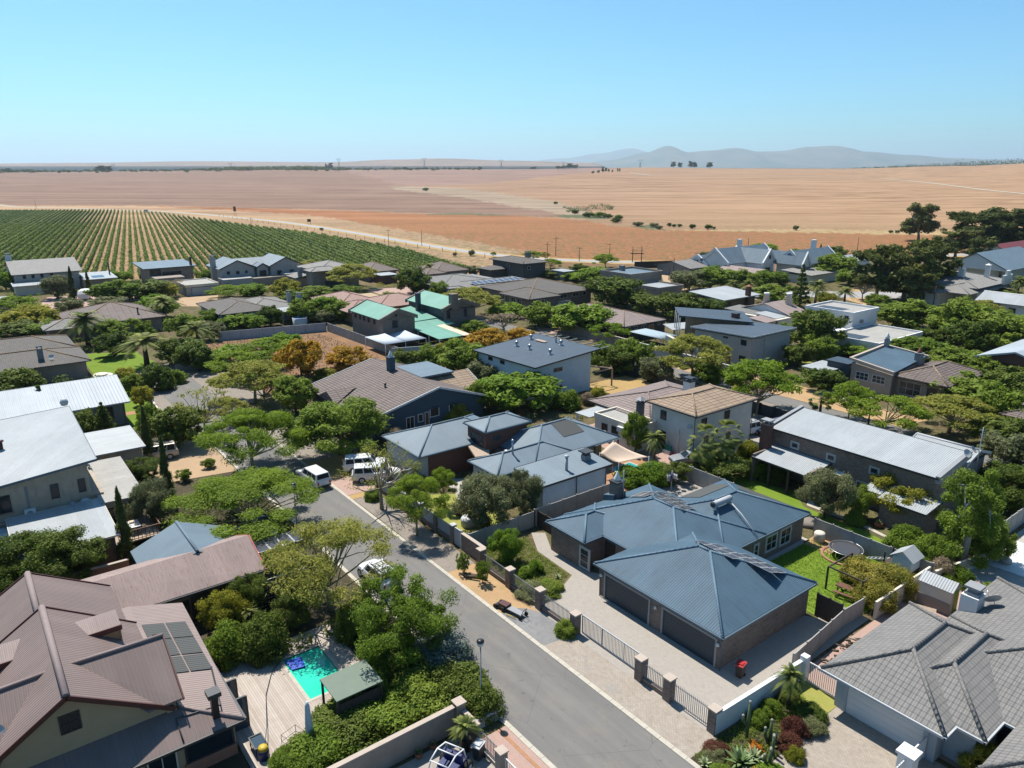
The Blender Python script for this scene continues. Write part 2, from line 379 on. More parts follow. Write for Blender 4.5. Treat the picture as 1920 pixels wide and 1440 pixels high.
zones = [
    (pz([(-500, 470), (-500, 386), (0, 386), (250, 386), (400, 392), (590, 404), (760, 432), (980, 470), (960, 500), (900, 520), (0, 540), (-500, 600)]), SOIL),
    (pz([(-900, 386), (255, 386), (400, 389), (600, 394), (800, 402), (950, 404), (1080, 412), (1150, 424), (1240, 432), (1400, 434), (1700, 440), (2400, 450), (2600, 470), (1900, 480), (1640, 485), (1560, 478), (1400, 500), (1240, 500), (1100, 500), (940, 480), (760, 440), (560, 410), (300, 392), (-500, 392), (-900, 392)]), ORANGE),
    (pz([(1240, 432), (1500, 430), (1900, 434), (2400, 440), (2400, 447), (1700, 441), (1400, 441)]), STRAW),
    (pz([(740, 349), (870, 353), (960, 366), (1040, 378), (1110, 398), (1130, 404), (1060, 402), (980, 390), (880, 372), (745, 356)]), PALE),
    (pz([(745, 353), (800, 353), (850, 359), (845, 362), (780, 360), (742, 356)]), (.25, .25, .14)),
    (pz([(800, 401), (870, 399), (945, 403), (940, 406), (860, 405), (800, 404)]), OLIVE),
    (pz([(1035, 402), (1090, 403), (1140, 402), (1150, 410), (1110, 411), (1040, 406)]), OLIVE),
    (pz([(1180, 420), (1230, 424), (1240, 433), (1210, 433)]), OLIVE),
    (pz([(985, 388), (1010, 389), (1010, 392), (985, 391)]), OLIVE),
    (pz([(-900, 324), (640, 320), (740, 345), (980, 388), (1090, 408), (1000, 405), (800, 400), (600, 392), (400, 387), (255, 384), (-900, 384)]), PINK),
    (pz([(600, 316), (1200, 312), (900, 345), (740, 349), (640, 332)]), ROSE),
]
NB = [(-2000, -2000)]
def zone(u, w):
    D = math.hypot(u, w)
    for poly, col in zones[:3]:
        if inpoly((u, w), poly): return col
    d = depth(u, w); r = u * cA - w * sA
    if D < 430 and d < 330 and w < 300 : return NEIGH
    for poly, col in zones[3:]:
        if inpoly((u, w), poly): return col
    if D > 2750: return FAR
    k = r / max(d, 1); f = sstep(-.1, .5, k)
    return tuple(a + (b - a) * f for a, b in zip(TAN2, TAN))
ths = np.linspace(math.radians(-58), math.radians(58), 520)
rows = [y for y in np.arange(1900, 480, -24)] + [y for y in np.arange(480, 392, -1.6)]
rad = [8.] + [H_CAM / math.tan(PITCH + math.atan((y - 720) / F_PX)) for y in rows if PITCH + math.atan((y - 720) / F_PX) < 1.3]
x = rad[-1]
while x < 2600: x *= 1.013; rad.append(x)
while x < 45000: x *= 1.12; rad.append(x)
nr, nt = len(rad), len(ths); V = np.zeros((nr * nt, 3)); COLS = np.ones((nr * nt, 4), dtype=np.float32); k = 0
for D in rad:
    for th in ths:
        d, r = D * math.cos(th), D * math.sin(th)
        u, w = d * HD[0] + r * cA, d * HD[1] - r * sA
        V[k] = (u, w, hz(u, w)); jx = D * .009
        COLS[k, :3] = zone(u + random.uniform(-jx, jx), w + random.uniform(-jx, jx)) ; k += 1
def grid_mesh(name, V, nr, nt, mat):
    me = bpy.data.meshes.new(name); i = np.arange(nr - 1)[:, None] * nt + np.arange(nt - 1)[None, :]
    q = np.stack([i, i + 1, i + nt + 1, i + nt], -1).reshape(-1, 4)[:, ::-1]
    me.vertices.add(len(V)); me.vertices.foreach_set('co', V.astype(np.float32).ravel())
    me.loops.add(q.size); me.loops.foreach_set('vertex_index', q.ravel().astype(np.int32))
    me.polygons.add(len(q)); me.polygons.foreach_set('loop_start', (np.arange(len(q)) * 4).astype(np.int32))
    me.update(calc_edges=True); me.polygons.foreach_set('use_smooth', [True] * len(q)); me.materials.append(mat)
    o = bpy.data.objects.new(name, me); C.objects.link(o); return o
def terrain_mat():
    t = NTree('farm_ground'); p = t.pos()
    ca = t.n('ShaderNodeVertexColor', layer_name='soil').outputs[0]
    ln = t.n('ShaderNodeVectorMath', {0: p}, operation='LENGTH').outputs['Value']
    near = t.n('ShaderNodeMapRange', {'Value': ln, 'From Min': 330., 'From Max': 620.}).outputs[0]
    rot = t.n('ShaderNodeMapping', {'Vector': p, 'Rotation': (0, 0, -math.atan2(-sA, cA)), 'Scale': (1, 1, 1)}).outputs[0]
    s1 = t.noise(t.n('ShaderNodeMapping', {'Vector': rot, 'Scale': (.003, .03, 1)}).outputs[0], 1., 8, .62)
    s2 = t.noise(t.n('ShaderNodeMapping', {'Vector': rot, 'Scale': (.03, .2, 1)}).outputs[0], 1., 6, .6); s4 = t.noise(t.n('ShaderNodeMapping', {'Vector': rot, 'Scale': (.006, .02, 1)}).outputs[0], 1., 9, .75)
    n1 = t.noise(p, .012, 6, .6); n2 = t.noise(p, .6, 6, .7)
    dk = t.mix(1., ca, (.50, .48, .48), 'MULTIPLY'); lt = t.mix(1., ca, (1.26, 1.34, 1.44), 'MULTIPLY')
    a = t.mix(t.ramp(s1, .36, .64), dk, lt); a = t.mix(t.math('MULTIPLY', t.ramp(n1, .3, .7), .5), a, ca)
    a = t.mix(t.math('MULTIPLY', t.ramp(s2, .42, .6), .6), a, lt)
    a = t.mix(t.math('MULTIPLY', t.ramp(s4, .53, .66), .55), a, dk); a = t.mix(t.math('MULTIPLY', t.ramp(s4, .47, .36), .5), a, lt)
    nb = t.mix(t.ramp(n2, .35, .65), dk, lt); nb = t.mix(t.math('MULTIPLY', t.ramp(t.noise(p, .22, 5), .45, .6), .6), nb, (.10, .12, .04))
    nb = t.mix(t.math('MULTIPLY', t.ramp(t.noise(p, 4, 5), .5, .75), .5), nb, (.36, .25, .13))
    c = t.mix(near, nb, a)
    return t.bsdf(c, .95, 0, n2, .3, .1, .1)
ter = grid_mesh('ground', V, nr, nt, terrain_mat()); ter['kind'] = 'structure'
at = ter.data.color_attributes.new('soil', 'FLOAT_COLOR', 'POINT'); at.data.foreach_set('color', COLS.ravel())
# ground close around and behind the camera is outside every view; a plain plate carries it
# far mountains: ridges with real distance and height
def mountains(name, D, prof, dz, mat, col, label=None):
    # prof: (px, py) skyline in the photograph
    n = 220; xs = np.linspace(prof[0][0], prof[-1][0], n); rowsN = 14; Vm = np.zeros((n * rowsN, 3)); k = 0
    for j in range(rowsN):
        f = j / (rowsN - 1)
        for xpix in xs:
            for (a, y0), (b, y1) in zip(prof, prof[1:]):
                if xpix <= b: y = y0 + (y1 - y0) * sstep(a, b, xpix); break
            kx = (xpix - 960) / F_PX; hgt_ = math.tan(math.atan((720 - y) / F_PX) - PITCH) * D
            dd = D + (1 - f) * -dz + f * 0; g = f ** 1.15
            nz = mnoise.noise(Vector((xpix * .02, f * 3, D * .001))) + .5 * mnoise.noise(Vector((xpix * .06, f * 6, 3)))
            rr = kx * D * 1.04
            z = H_CAM - 30 + (hgt_ + 30) * g + nz * .45 * hgt_ * (1 - g) * 2 * f
            Vm[k] = ((dd * HD[0] + rr * cA), (dd * HD[1] - rr * sA), z); k += 1
    # back side
    o = grid_mesh(name, Vm, rowsN, n, mat); o['kind'] = 'structure'
    m = o.modifiers.new('thickness', 'SOLIDIFY'); m.thickness = 60
    return o
mtA = ground_mat('mountain_scrub', [(.11, .14, .13), (.16, .17, .14), (.06, .09, .09), (.22, .20, .16)], (.0012, .004, .01))
mtB = ground_mat('hill_scrub', [(.18, .17, .13), (.10, .13, .11), (.05, .08, .08), (.26, .22, .16)], (.0012, .004, .01))
mountains('distant_mountains', 26000, [(760, 318), (840, 305), (900, 310), (980, 306), (1050, 300), (1110, 291), (1165, 281), (1205, 291), (1260, 300), (1340, 302), (1400, 318)], 2500, mtA, None)
mountains('mountains', 15500, [(1060, 316), (1130, 306), (1190, 292), (1228, 279), (1262, 291), (1300, 288), (1343, 283), (1385, 290), (1420, 289), (1470, 281), (1512, 279), (1570, 290), (1640, 296), (1720, 302), (1800, 305), (2000, 304), (2300, 300)], 2500, mtB, None)
mountains('low_hill', 7000, [(-400, 324), (0, 320), (220, 318), (420, 315), (640, 317), (760, 312), (840, 310), (960, 314), (1100, 318)], 900, ground_mat('far_field', [(.32, .22, .17), (.27, .2, .15), (.16, .14, .10)], (.001, .004, .01)), None)

# haze
hb = MB().box(-60000, -60000, -80, 60000, 60000, 790)
th_ = NTree('air'); pv = th_.n('ShaderNodeVolumePrincipled', {'Color': (.65, .82, .94, 1), 'Density': 5.6e-5, 'Anisotropy': .35})
th_.t.links.new(pv.outputs[0], th_.out.inputs[1])
hz_o = hb.build('haze', th_.m); tag(hz_o, 'thin pale blue haze over the fields and mountains', 'haze', kind='stuff')

# flat sheets: roads, paving, lawns
lev = [0.0]
EXCL = []
def sheet(name, pts, mat, z=.02, th=None):
    if mat.name != 'dark_mulch': EXCL.append(pts)
    m = MB(); m.slab([(p[0], p[1], z) for p in pts], th or .06 ) if th else m.face([(p[0], p[1], z) for p in pts])
    me = m.build(name, mat);
    if me.data.polygons[0].normal.z < 0 and not th: me.data.flip_normals()
    me['kind'] = 'structure'; return me
def R4(u0, w0, u1, w1): return [(u0, w0), (u1, w0), (u1, w1), (u0, w1)]
def blob(pts, n=4, j=.25, seed=0):            # soften an outline
    r = random.Random(seed); o = []
    for i in range(len(pts)):
        a, b = pts[i], pts[(i + 1) % len(pts)]
        for k in range(n):
            f = k / n; o.append((a[0] + (b[0]-a[0])*f + r.uniform(-j, j), a[1] + (b[1]-a[1])*f + r.uniform(-j, j)))
    return o
def asphalt():
    t = NTree('asphalt'); p = t.pos()
    s = t.noise(t.n('ShaderNodeMapping', {'Vector': p, 'Scale': (.12, 1.3, 1)}).outputs[0], 1., 4, .6)
    c = t.mix(t.ramp(s, .35, .7), (.185, .178, .17), (.235, .225, .21))
    c = t.mix(t.math('MULTIPLY', t.ramp(t.noise(p, .45, 6, .7), .5, .75), .5), c, (.30, .26, .20))
    c = t.mix(t.math('MULTIPLY', t.ramp(t.noise(p, 1.4, 5, .75), .60, .72), .7), c, (.09, .088, .085))
    n = t.noise(p, 45, 3); c = t.mix(t.math('MULTIPLY', n, .25), c, (.12, .12, .12))
    ck = t.n('ShaderNodeTexVoronoi', {'Vector': t.n('ShaderNodeMapping', {'Vector': p, 'Scale': (.16, .3, 1)}).outputs[0], 'Scale': 1.}, feature='DISTANCE_TO_EDGE').outputs['Distance']
    c = t.mix(t.n('ShaderNodeMapRange', {'Value': ck, 'From Min': 0., 'From Max': .004, 'To Min': .55, 'To Max': 0.}).outputs[0], c, (.08, .08, .08))
    return t.bsdf(c, .9, 0, n, .3, .01, .2)
M['asphalt'] = asphalt()
M['road_far'] = plain('pale_road', (.38, .37, .37), .9, .12, .2)
M['paver'] = brick('grey_concrete_pavers', (.40, .355, .30), (.48, .43, .37), (.27, .22, .17), .22, .11, .010, .5, .2)
M['paver2'] = brick('sand_concrete_pavers', (.44, .40, .355), (.40, .365, .32), (.31, .28, .245), .22, .11, .008, .35, .2)
M['paver_pink'] = brick('pink_pavers', (.50, .33, .27), (.46, .31, .26), (.36, .26, .22), .24, .12, .01, .3, .2)
M['paver_red'] = brick('orange_pavers', (.50, .25, .12), (.42, .20, .10), (.30, .2, .14), .24, .12, .01, .2, .2)
M['gravel'] = ground_mat('grey_gravel', [(.21, .21, .215), (.27, .265, .26), (.13, .13, .135), (.36, .36, .36)], (.5, 3, 22))
M['gravel_brown'] = ground_mat('brown_gravel', [(.30, .26, .22), (.26, .23, .20), (.17, .15, .13), (.42, .36, .29)], (.5, 3, 18))
M['sand'] = ground_mat('dry_sandy_verge', [(.50, .33, .17), (.44, .28, .15), (.29, .25, .09), (.60, .42, .26)], (.35, 1.6, 12))
M['sand_smooth'] = ground_mat('sandy_drive', [(.48, .34, .21), (.44, .31, .20), (.38, .28, .18), (.54, .40, .26)], (.3, 1.6, 12))
M['earth'] = ground_mat('brown_earth', [(.22, .12, .065), (.30, .17, .09), (.13, .08, .045), (.42, .28, .17)], (.2, 1.2, 7))
M['mulch'] = ground_mat('dark_mulch', [(.06, .05, .035), (.09, .075, .045), (.04, .05, .02), (.14, .11, .07)], (.4, 2.2, 10))
M['lawn'] = ground_mat('green_lawn', [(.14, .235, .02), (.18, .27, .028), (.22, .25, .05), (.10, .18, .015)], (.5, 2.6, 26))
M['lawn_dry'] = ground_mat('yellow_green_lawn', [(.34, .33, .09), (.28, .31, .06), (.44, .36, .15), (.25, .26, .07)], (.4, 1.8, 14))
M['straw'] = ground_mat('dry_lawn', [(.47, .31, .13), (.40, .27, .11), (.31, .27, .08), (.56, .40, .20)], (.3, 1.6, 10))
M['bed'] = ground_mat('planted_bed', [(.12, .12, .045), (.17, .14, .07), (.07, .10, .02), (.24, .18, .10)], (.6, 2.6, 12))
def decking():
    t = NTree('pale_timber_decking'); sx = t.n('ShaderNodeSeparateXYZ', {0: t.uv()}); p = t.pos()
    fr = t.math('FRACT', t.math('MULTIPLY', sx.outputs[1], 1 / .145)); line = t.math('LESS_THAN', fr, .09)
    idn = t.n('ShaderNodeTexWhiteNoise', {'W': t.math('FLOOR', t.math('MULTIPLY', sx.outputs[1], 1 / .145))}, noise_dimensions='1D').outputs[0]
    c = t.mix(idn, (.42, .36, .31), (.55, .49, .43)); c = t.mix(t.math('MULTIPLY', t.ramp(t.noise(p, .7, 6, .7), .45, .75), .5), c, (.36, .28, .21))
    return t.bsdf(t.mix(line, c, (.22, .18, .15)), .85, 0, fr, .3, .02, .2)
M['deck'] = decking()

sheet('road', R4(-128, 22.3, 40, 28.4), M['asphalt'], .03)
sheet('turning_area', blob([(-131, 20), (-96, 19.5), (-96, 22.3), (-104, 33), (-118, 44), (-128, 42), (-134, 30)], 3, .5, 3), M['gravel_brown'], .018)
def kerbline(u0, u1, w0, w1, z=.10):
    m = MB(); u = u0
    while u < u1: m.box(u, w0, -.1, min(u + .98, u1), w1, z); u += 1.0
    return m
tag(kerbline(-96, 20, 28.4, 28.72, .07).build('kerb', M['kerb']), kind='structure')
tag(kerbline(-96, 20, 21.98, 22.3, .07).build('kerb', M['kerb']), kind='structure')
sheet('verge', R4(-34, 28.72, -20.9, 31.15), M['paver'], .045)
M['stain'] = plain('stained_pavers', (.33, .30, .26), .9, .25, 6)
for bl in (((-28.3, 29.2), (-27.4, 29.0), (-27.3, 29.6), (-28.0, 29.8)), ((-30.6, 29.6), (-30.1, 29.3), (-29.9, 29.8)), ((-31.5, 30.1), (-30.9, 30), (-31.1, 30.5))): sheet('paving_stain', blob(bl, 3, .05, 8), M['stain'], .049)
M['patch'] = plain('road_repair', (.13, .13, .13), .9, .2, 5)
for bl in (((-52, 23.4), (-50.6, 23.4), (-50.6, 24.5), (-52, 24.5)), ((-30.2, 24.6), (-29.95, 24.5), (-29.9, 24.75)), ((-34.8, 26.2), (-34.5, 26.1), (-34.6, 26.5)), ((-83, 25.4), (-80.6, 25.3), (-80.5, 26.6), (-83, 26.6))): sheet('road_patch', blob(bl, 3, .04, 2), M['patch'], .036)
sheet('verge', blob([(-38.6, 28.72), (-33.95, 28.72), (-33.5, 31.1), (-37.2, 31.2), (-38.9, 30)], 3, .12, 4), M['gravel'], .05)
sheet('verge', R4(-46.3, 28.72, -33.9, 31.3), M['sand'], .028)
sheet('verge', blob([(-63.9, 28.75), (-46.3, 28.75), (-46, 31.4), (-63.9, 31.5)], 4, .1, 5), M['gravel_brown'], .036)
sheet('driveway', R4(-69.5, 28.72, -65, 33.4), M['paver_pink'], .055)
sheet('verge', R4(-76, 28.72, -63.9, 35), M['straw'], .034)
sheet('verge', R4(-92, 28.72, -76, 36), M['gravel_brown'], .03)
# garage-house plot
sheet('driveway', [(-38.1, 31.16), (-21.2, 31.16), (-21.5, 36.4), (-21.6, 50), (-24, 50), (-24, 47), (-36.5, 39.7), (-39, 38.2), (-44.2, 38.2), (-46.6, 39.6), (-47.4, 38.6), (-44.4, 36.9), (-39.6, 36.6), (-38.4, 34)], M['paver2'], .04)
sheet('flower_bed', [(-47.5, 31.7), (-38.1, 31.7), (-38.4, 34), (-39.6, 36.6), (-44.4, 36.9), (-47.5, 38)], M['bed'], .03)
sheet('lawn', [(-31.2, 47.5), (-24.3, 47.2), (-22.2, 50.2), (-21.8, 60), (-31.2, 58.4)], M['lawn'], .035)
sheet('paved_yard', R4(-33, 47.2, -31, 57.6), M['concrete'], .045)
sheet('paved_yard', R4(-48, 50.5, -40.3, 59.2), M['paver2'], .04)
sheet('yard', R4(-31.2, 56.6, -28.5, 59.2), M['sand'], .045)
# tiled-roof house plot
sheet('flower_bed', [(-21, 28.8), (-15.8, 28.8), (-17.9, 31.6), (-18.15, 37.5), (-20.8, 39.3), (-21, 38)], M['mulch'], .035)
sheet('lawn', [(-20.8, 37.0), (-18.15, 37.2), (-18.1, 39.6), (-20.7, 40)], M['lawn_dry'], .045)
sheet('driveway', [(-18.1, 28.8), (0, 28.8), (0, 39.6), (-18.1, 39.6)], M['paver'], .03)
sheet('paved_yard', R4(-21.3, 40, -10, 62), M['paver_pink'], .028)
sheet('courtyard', R4(-20.2, 62, -5, 84), M['concrete'], .03)
# near-left plots
sheet('driveway', R4(-29.3, 19.9, -5, 21.98), M['paver_pink'], .04)
sheet('driveway_edging', R4(-29.3, 21.35, -5, 21.6), M['paver_red'], .052)
sheet('courtyard', R4(-30.4, 5, -5, 19.7), M['paver2'], .035)
sheet('garden', R4(-46.5, 4, -30.6, 21.9), M['mulch'], .02)
sheet('garden', R4(-62, 9, -46.5, 21.9), M['mulch'], .024)
sheet('garden', R4(-80, 0, -62, 21.9), M['mulch'], .024)
sheet('driveway', [(-93, 12), (-80, 13.5), (-78.5, 21.9), (-90, 21.9), (-94, 18)], M['sand_smooth'], .04)
sheet('lawn', [(-122, 15.9), (-100.5, 15.9), (-100, 19.8), (-106, 20.6), (-122, 20)], M['lawn'], .03)
sheet('garden_path', R4(-108.5, 16.2, -107, 20.3), M['paver_red'], .045)
sheet('garden', R4(-100, 9, -93, 21.9), M['mulch'], .026)
sheet('lawn', blob([(-150, 16.5), (-133, 16), (-130.5, 20), (-132, 26.5), (-147, 25)], 3, .5, 6), M['lawn'], .03)
sheet('vacant_plot', [(-146, 35), (-104, 35), (-104, 52), (-114.5, 61.3), (-141.7, 60.6)], M['earth'], .03)
# centre plots
sheet('lawn', [(-61.5, 33.5), (-49, 32.5), (-48.5, 36), (-50.5, 38.5), (-58, 38.8)], M['lawn_dry'], .03)
sheet('garden_path', [(-64, 38), (-59.8, 38.2), (-56.5, 36.8), (-54.5, 38.6), (-56, 40), (-60, 41.8)], M['concrete'], .045)
sheet('patio', R4(-56, 50, -48.6, 60), M['paver_red'], .034)
sheet('drive', R4(-56, 70, -44.3, 84), M['paver2'], .03)
sheet('dry_lawn', [(-62, 72), (-52.5, 71.8), (-52, 82.5), (-60, 83.5)], M['straw'], .042)
sheet('yard', R4(-66, 59, -49, 66), M['paver_pink'], .03)
sheet('dry_lawn', R4(-80, 73.6, -64, 84.5), M['straw'], .034)
# second street on the right
sheet('road', [(-150, 90.4), (-30, 90.4), (-20, 88), (-20, 93.5), (-30, 94.6), (-150, 94.6)], M['asphalt'], .03)
sheet('verge', blob([(-78, 94.8), (-40, 94.8), (-40, 100), (-60, 102), (-78, 97.5)], 4, .4, 7), M['sand'], .026)
sheet('verge', blob([(-60, 86), (-30, 86), (-30, 90.2), (-60, 90.2)], 4, .2, 8), M['gravel_brown'], .026)
sheet('lawn', [(-70, 112.8), (-62, 113), (-60, 122), (-69, 122)], M['lawn_dry'], .03)
sheet('driveway', R4(-56, 100, -48, 105.8), M['concrete'], .036)
# long-roof house garden
sheet('lawn', [(-44.5, 60.2), (-33.5, 60.4), (-22, 60.0), (-22, 62), (-29, 63.2), (-35.2, 63.4), (-37.5, 65.6), (-44.5, 65)], M['lawn'], .03)
sheet('garden_path', [(-36.2, 65.8), (-35.2, 63.9), (-29, 63.8), (-26, 63.2), (-26, 63.6), (-29, 64.3), (-34.8, 64.6), (-35.6, 65.9)], M['kerb'], .05)
sheet('terrace', R4(-19.8, 65.6, -12, 72), M['white'], .12, .2)
# far paving
sheet('yard', [(-196, 13), (-168, 17), (-190, 40), (-222, 38), (-226, 20)], M['paver_pink'], .03)
sheet('yard', [P(1480/4.571, 440 + 545/4.571), P(1870/4.571, 440 + 520/4.571), P(405, 575), P(1560/4.571, 440 + 615/4.571)], M['sand_smooth'], .036)
sheet('yard', [P(380+1400/4.571, 440+470/4.571), P(380+1750/4.571, 440+450/4.571), P(380+1900/4.571, 440+500/4.571), P(380+1880/4.571, 440+560/4.571), P(380+1650/4.571, 440+560/4.571)], M['paver_pink'], .03)
sheet('lane', [P(1005, 612), P(1100, 624), P(1150, 646), P(1010, 622)], M['paver_pink'], .03)
sheet('road', [P(1330, 555), P(1430, 545), P(1700, 548), P(1700, 560), P(1440, 556), P(1340, 570)], M['road_far'], .03)
sheet('yard', [P(1280, 540), P(1425, 548), P(1420, 562), P(1270, 560)], M['sand_smooth'], .026)
sheet('yard', [P(1240, 516), P(1280, 510), P(1290, 530), P(1245, 530)], M['sand_smooth'], .026)
sheet('yard', [P(1600, 540), P(1640, 555), P(1630, 575), P(1580, 560)], M['sand'], .026)
# country road along the vineyard
rp = [(-1500, -60)] + [P(*q) for q in ((30, 388.5), (150, 391), (300, 396), (367, 400.7), (433, 406.7), (500, 413), (567, 421), (633, 431.5), (700, 442), (760, 453), (800, 460), (867, 470.7), (933, 480), (985, 486))] + [(-222, 177), (-205, 180), (-180, 200), (-150, 250), (-120, 330)]
def ribbon(name, pts, wd, mat, dz=.04, step=14):
    dense = []
    for a, b in zip(pts, pts[1:]):
        n = max(1, int(math.dist(a, b) / step)); dense += [(a[0] + (b[0]-a[0])*k/n, a[1] + (b[1]-a[1])*k/n) for k in range(n)]
    dense.append(pts[-1])
    for _ in range(3): dense = [dense[0]] + [((a[0]+2*b[0]+c[0])/4, (a[1]+2*b[1]+c[1])/4) for a, b, c in zip(dense, dense[1:], dense[2:])] + [dense[-1]]
    m = MB(); L = []
    for i, p in enumerate(dense):
        a, b = dense[max(0, i-1)], dense[min(len(dense)-1, i+1)]; dx, dy = b[0]-a[0], b[1]-a[1]; l = math.hypot(dx, dy) or 1
        nx, ny = -dy/l*wd/2, dx/l*wd/2
        L.append(((p[0]+nx, p[1]+ny, hz(p[0]+nx, p[1]+ny) + dz), (p[0]-nx, p[1]-ny, hz(p[0]-nx, p[1]-ny) + dz)))
    for (a, b), (c, d) in zip(L, L[1:]): m.face([a, b, d, c])
    o = m.build(name, mat); o['kind'] = 'structure'; return o
ribbon('country_road', rp, 5.5, M['road_far'], .05)
ribbon('road_shoulder', rp, 12, M['straw'], .025)
ribbon('field_track', [PT(x, y) for x, y in ((1180, 324), (1225, 330), (1440, 330), (1560, 333), (1650, 335), (1740, 343), (1830, 354), (1925, 364), (2050, 382))], 6, M['kerb'], .3, 15)
# building kit
class House:
    def __init__(s, name, label, cat, org, group=None):
        s.o = (org[0], org[1], 0.); s.root = empty(name, s.o, 0, label, cat, group)
        s.wm = MB(); s.last = None
    def part(s, name, mb, mat, parent=None): return mb.build(name, mat, parent or s.root, s.o)
    def walls(s, boxes, mat, name='wall'):
        for b in boxes: EXCL.append(R4(b[0]-.6, b[1]-.6, b[2]+.6, b[3]+.6)); s.last = s.part(name, MB().box(b[0], b[1], -.3, b[2], b[3], b[4]), mat)
        return s.last
    def roof(s, mb, mat, name='roof'): return s.part(name, mb, mat)
    def ridge(s, r, lines, mat, rad=.13, name='ridge_cap'):
        m = MB()
        for a, b in lines: m.tube([a, b], rad, 6)
        return s.part(name, m, mat, r)
    # hipped roof: u0,w0,u1,w1 eaves, ze eave height, k pitch (tan), hips = which ends are hipped
    def hip(s, u0, w0, u1, w1, ze, k, mat, cap=None, gut=None, th=.16, capr=.11):
        m = MB(); L, D = u1 - u0, w1 - w0; h = min(L, D) / 2; zr = ze + h * k
        A, B, Cc, Dd = (u0, w0, ze), (u1, w0, ze), (u1, w1, ze), (u0, w1, ze)
        if L >= D: r0, r1 = (u0 + h, (w0+w1)/2, zr), (u1 - h, (w0+w1)/2, zr)
        else: r0, r1 = ((u0+u1)/2, w0 + h, zr), ((u0+u1)/2, w1 - h, zr)
        if L >= D: m.face([A, B, r1, r0]).face([B, Cc, r1]).face([Cc, Dd, r0, r1]).face([Dd, A, r0])
        else: m.face([A, B, r0]).face([B, Cc, r1, r0]).face([Cc, Dd, r1]).face([Dd, A, r0, r1])
        lo = [(p[0], p[1], p[2] - th) for p in (A, B, Cc, Dd)]
        for i in range(4):
            a, b = (A, B, Cc, Dd)[i], (A, B, Cc, Dd)[(i+1) % 4]; m.face([lo[i], lo[(i+1) % 4], b, a])
        m.face(lo[::-1]); r = s.roof(m, mat)
        if cap:
            ln = [(r0, r1)] if math.dist(r0, r1) > .05 else []
            if L >= D: ln += [(A, r0), (Dd, r0), (B, r1), (Cc, r1)]
            else: ln += [(A, r0), (B, r0), (Dd, r1), (Cc, r1)]
            s.ridge(r, [((a[0], a[1], a[2] + .01), (b[0], b[1], b[2] + .01)) for a, b in ln], cap, capr)
        if gut: s.gutter(r, u0, w0, u1, w1, ze, gut)
        return r
    def gutter(s, r, u0, w0, u1, w1, ze, mat, sides='SE'):
        g = MB()
        if 'S' in sides: g.box(u0 - .1, w0 - .12, ze - .17, u1 + .1, w0 - .004, ze - .02)
        if 'E' in sides: g.box(u1 + .004, w0 - .12, ze - .175, u1 + .12, w1 + .1, ze - .025)
        if 'W' in sides: g.box(u0 - .12, w0 - .12, ze - .175, u0 - .004, w1 + .1, ze - .025)
        return s.part('gutter', g, mat, r)
    # gable roof: axis 'u' ridge runs along u; gable wall ends are filled with gm
    def gable(s, u0, w0, u1, w1, ze, zr, mat, axis='u', gm=None, cap=None, ov=.3, th=.14, verge=None, cr=None, parapet=None):
        m = MB(); c = cr if cr is not None else ((w0+w1)/2 if axis == 'u' else (u0+u1)/2)
        if axis == 'u':
            a0, a1, r0, r1, b0, b1 = (u0, w0, ze), (u1, w0, ze), (u0, c, zr), (u1, c, zr), (u0, w1, ze), (u1, w1, ze)
            m.slab([a0, a1, r1, r0], th); m.slab([r0, r1, b1, b0], th)
        else:
            a0, a1, r0, r1, b0, b1 = (u0, w0, ze), (u0, w1, ze), (c, w0, zr), (c, w1, zr), (u1, w0, ze), (u1, w1, ze)
            m.slab([r0, r1, a1, a0], th); m.slab([b0, b1, r1, r0], th)
        r = s.roof(m, mat)
        if gm:
            k = .02
            for e in ((u0 + ov, u0 + ov + .2), (u1 - ov - .2, u1 - ov)) if axis == 'u' else ((w0 + ov, w0 + ov + .2), (w1 - ov - .2, w1 - ov)):
                d = th + k; g = MB()
                if axis == 'u': lo = [(e[0], w0 + .3, ze - .32), (e[0], w1 - .3, ze - .32), (e[0], c, zr - d)]; hi = [(e[1], p[1], p[2]) for p in lo]
                else: lo = [(u0 + .3, e[0], ze - .32), (u1 - .3, e[0], ze - .32), (c, e[0], zr - d)]; hi = [(p[0], e[1], p[2]) for p in lo]
                g.face(lo[::-1]); g.face(hi)
                for i in range(3): g.face([lo[i], lo[(i+1) % 3], hi[(i+1) % 3], hi[i]])
                s.part('gable', g, gm)
        if verge:
            o = .03
            for e in (0, 1):
                v = MB()
                if axis == 'u':
                    x = (u0 - o, u1 + o)[e]; v.beam((x, w0, ze - .06), (x, c, zr - .06), .08, .26); v.beam((x, c, zr - .06), (x, w1, ze - .06), .08, .26)
                else:
                    y = (w0 - o, w1 + o)[e]; v.beam((u0, y, ze - .06), (c, y, zr - .06), .08, .26); v.beam((c, y, zr - .06), (u1, y, ze - .06), .08, .26)
                s.part('bargeboard', v, verge, r)
        if parapet:
            pm, pt, up = parapet
            if axis == 'u':
                for x in (u0, u1): g = MB(); s.part('gable_parapet', g.slab([(x - pt/2, w0 - .15, ze + up), (x + pt/2, w0 - .15, ze + up), (x + pt/2, c, zr + up), (x - pt/2, c, zr + up)], .55 + up).slab([(x - pt/2, c, zr + up), (x + pt/2, c, zr + up), (x + pt/2, w1 + .15, ze + up), (x - pt/2, w1 + .15, ze + up)], .55 + up), pm)
            else:
                for y in (w0, w1): g = MB(); s.part('gable_parapet', g.slab([(u0 - .15, y - pt/2, ze + up), (c, y - pt/2, zr + up), (c, y + pt/2, zr + up), (u0 - .15, y + pt/2, ze + up)], .55 + up).slab([(c, y - pt/2, zr + up), (u1 + .15, y - pt/2, ze + up), (u1 + .15, y + pt/2, ze + up), (c, y + pt/2, zr + up)], .55 + up), pm)
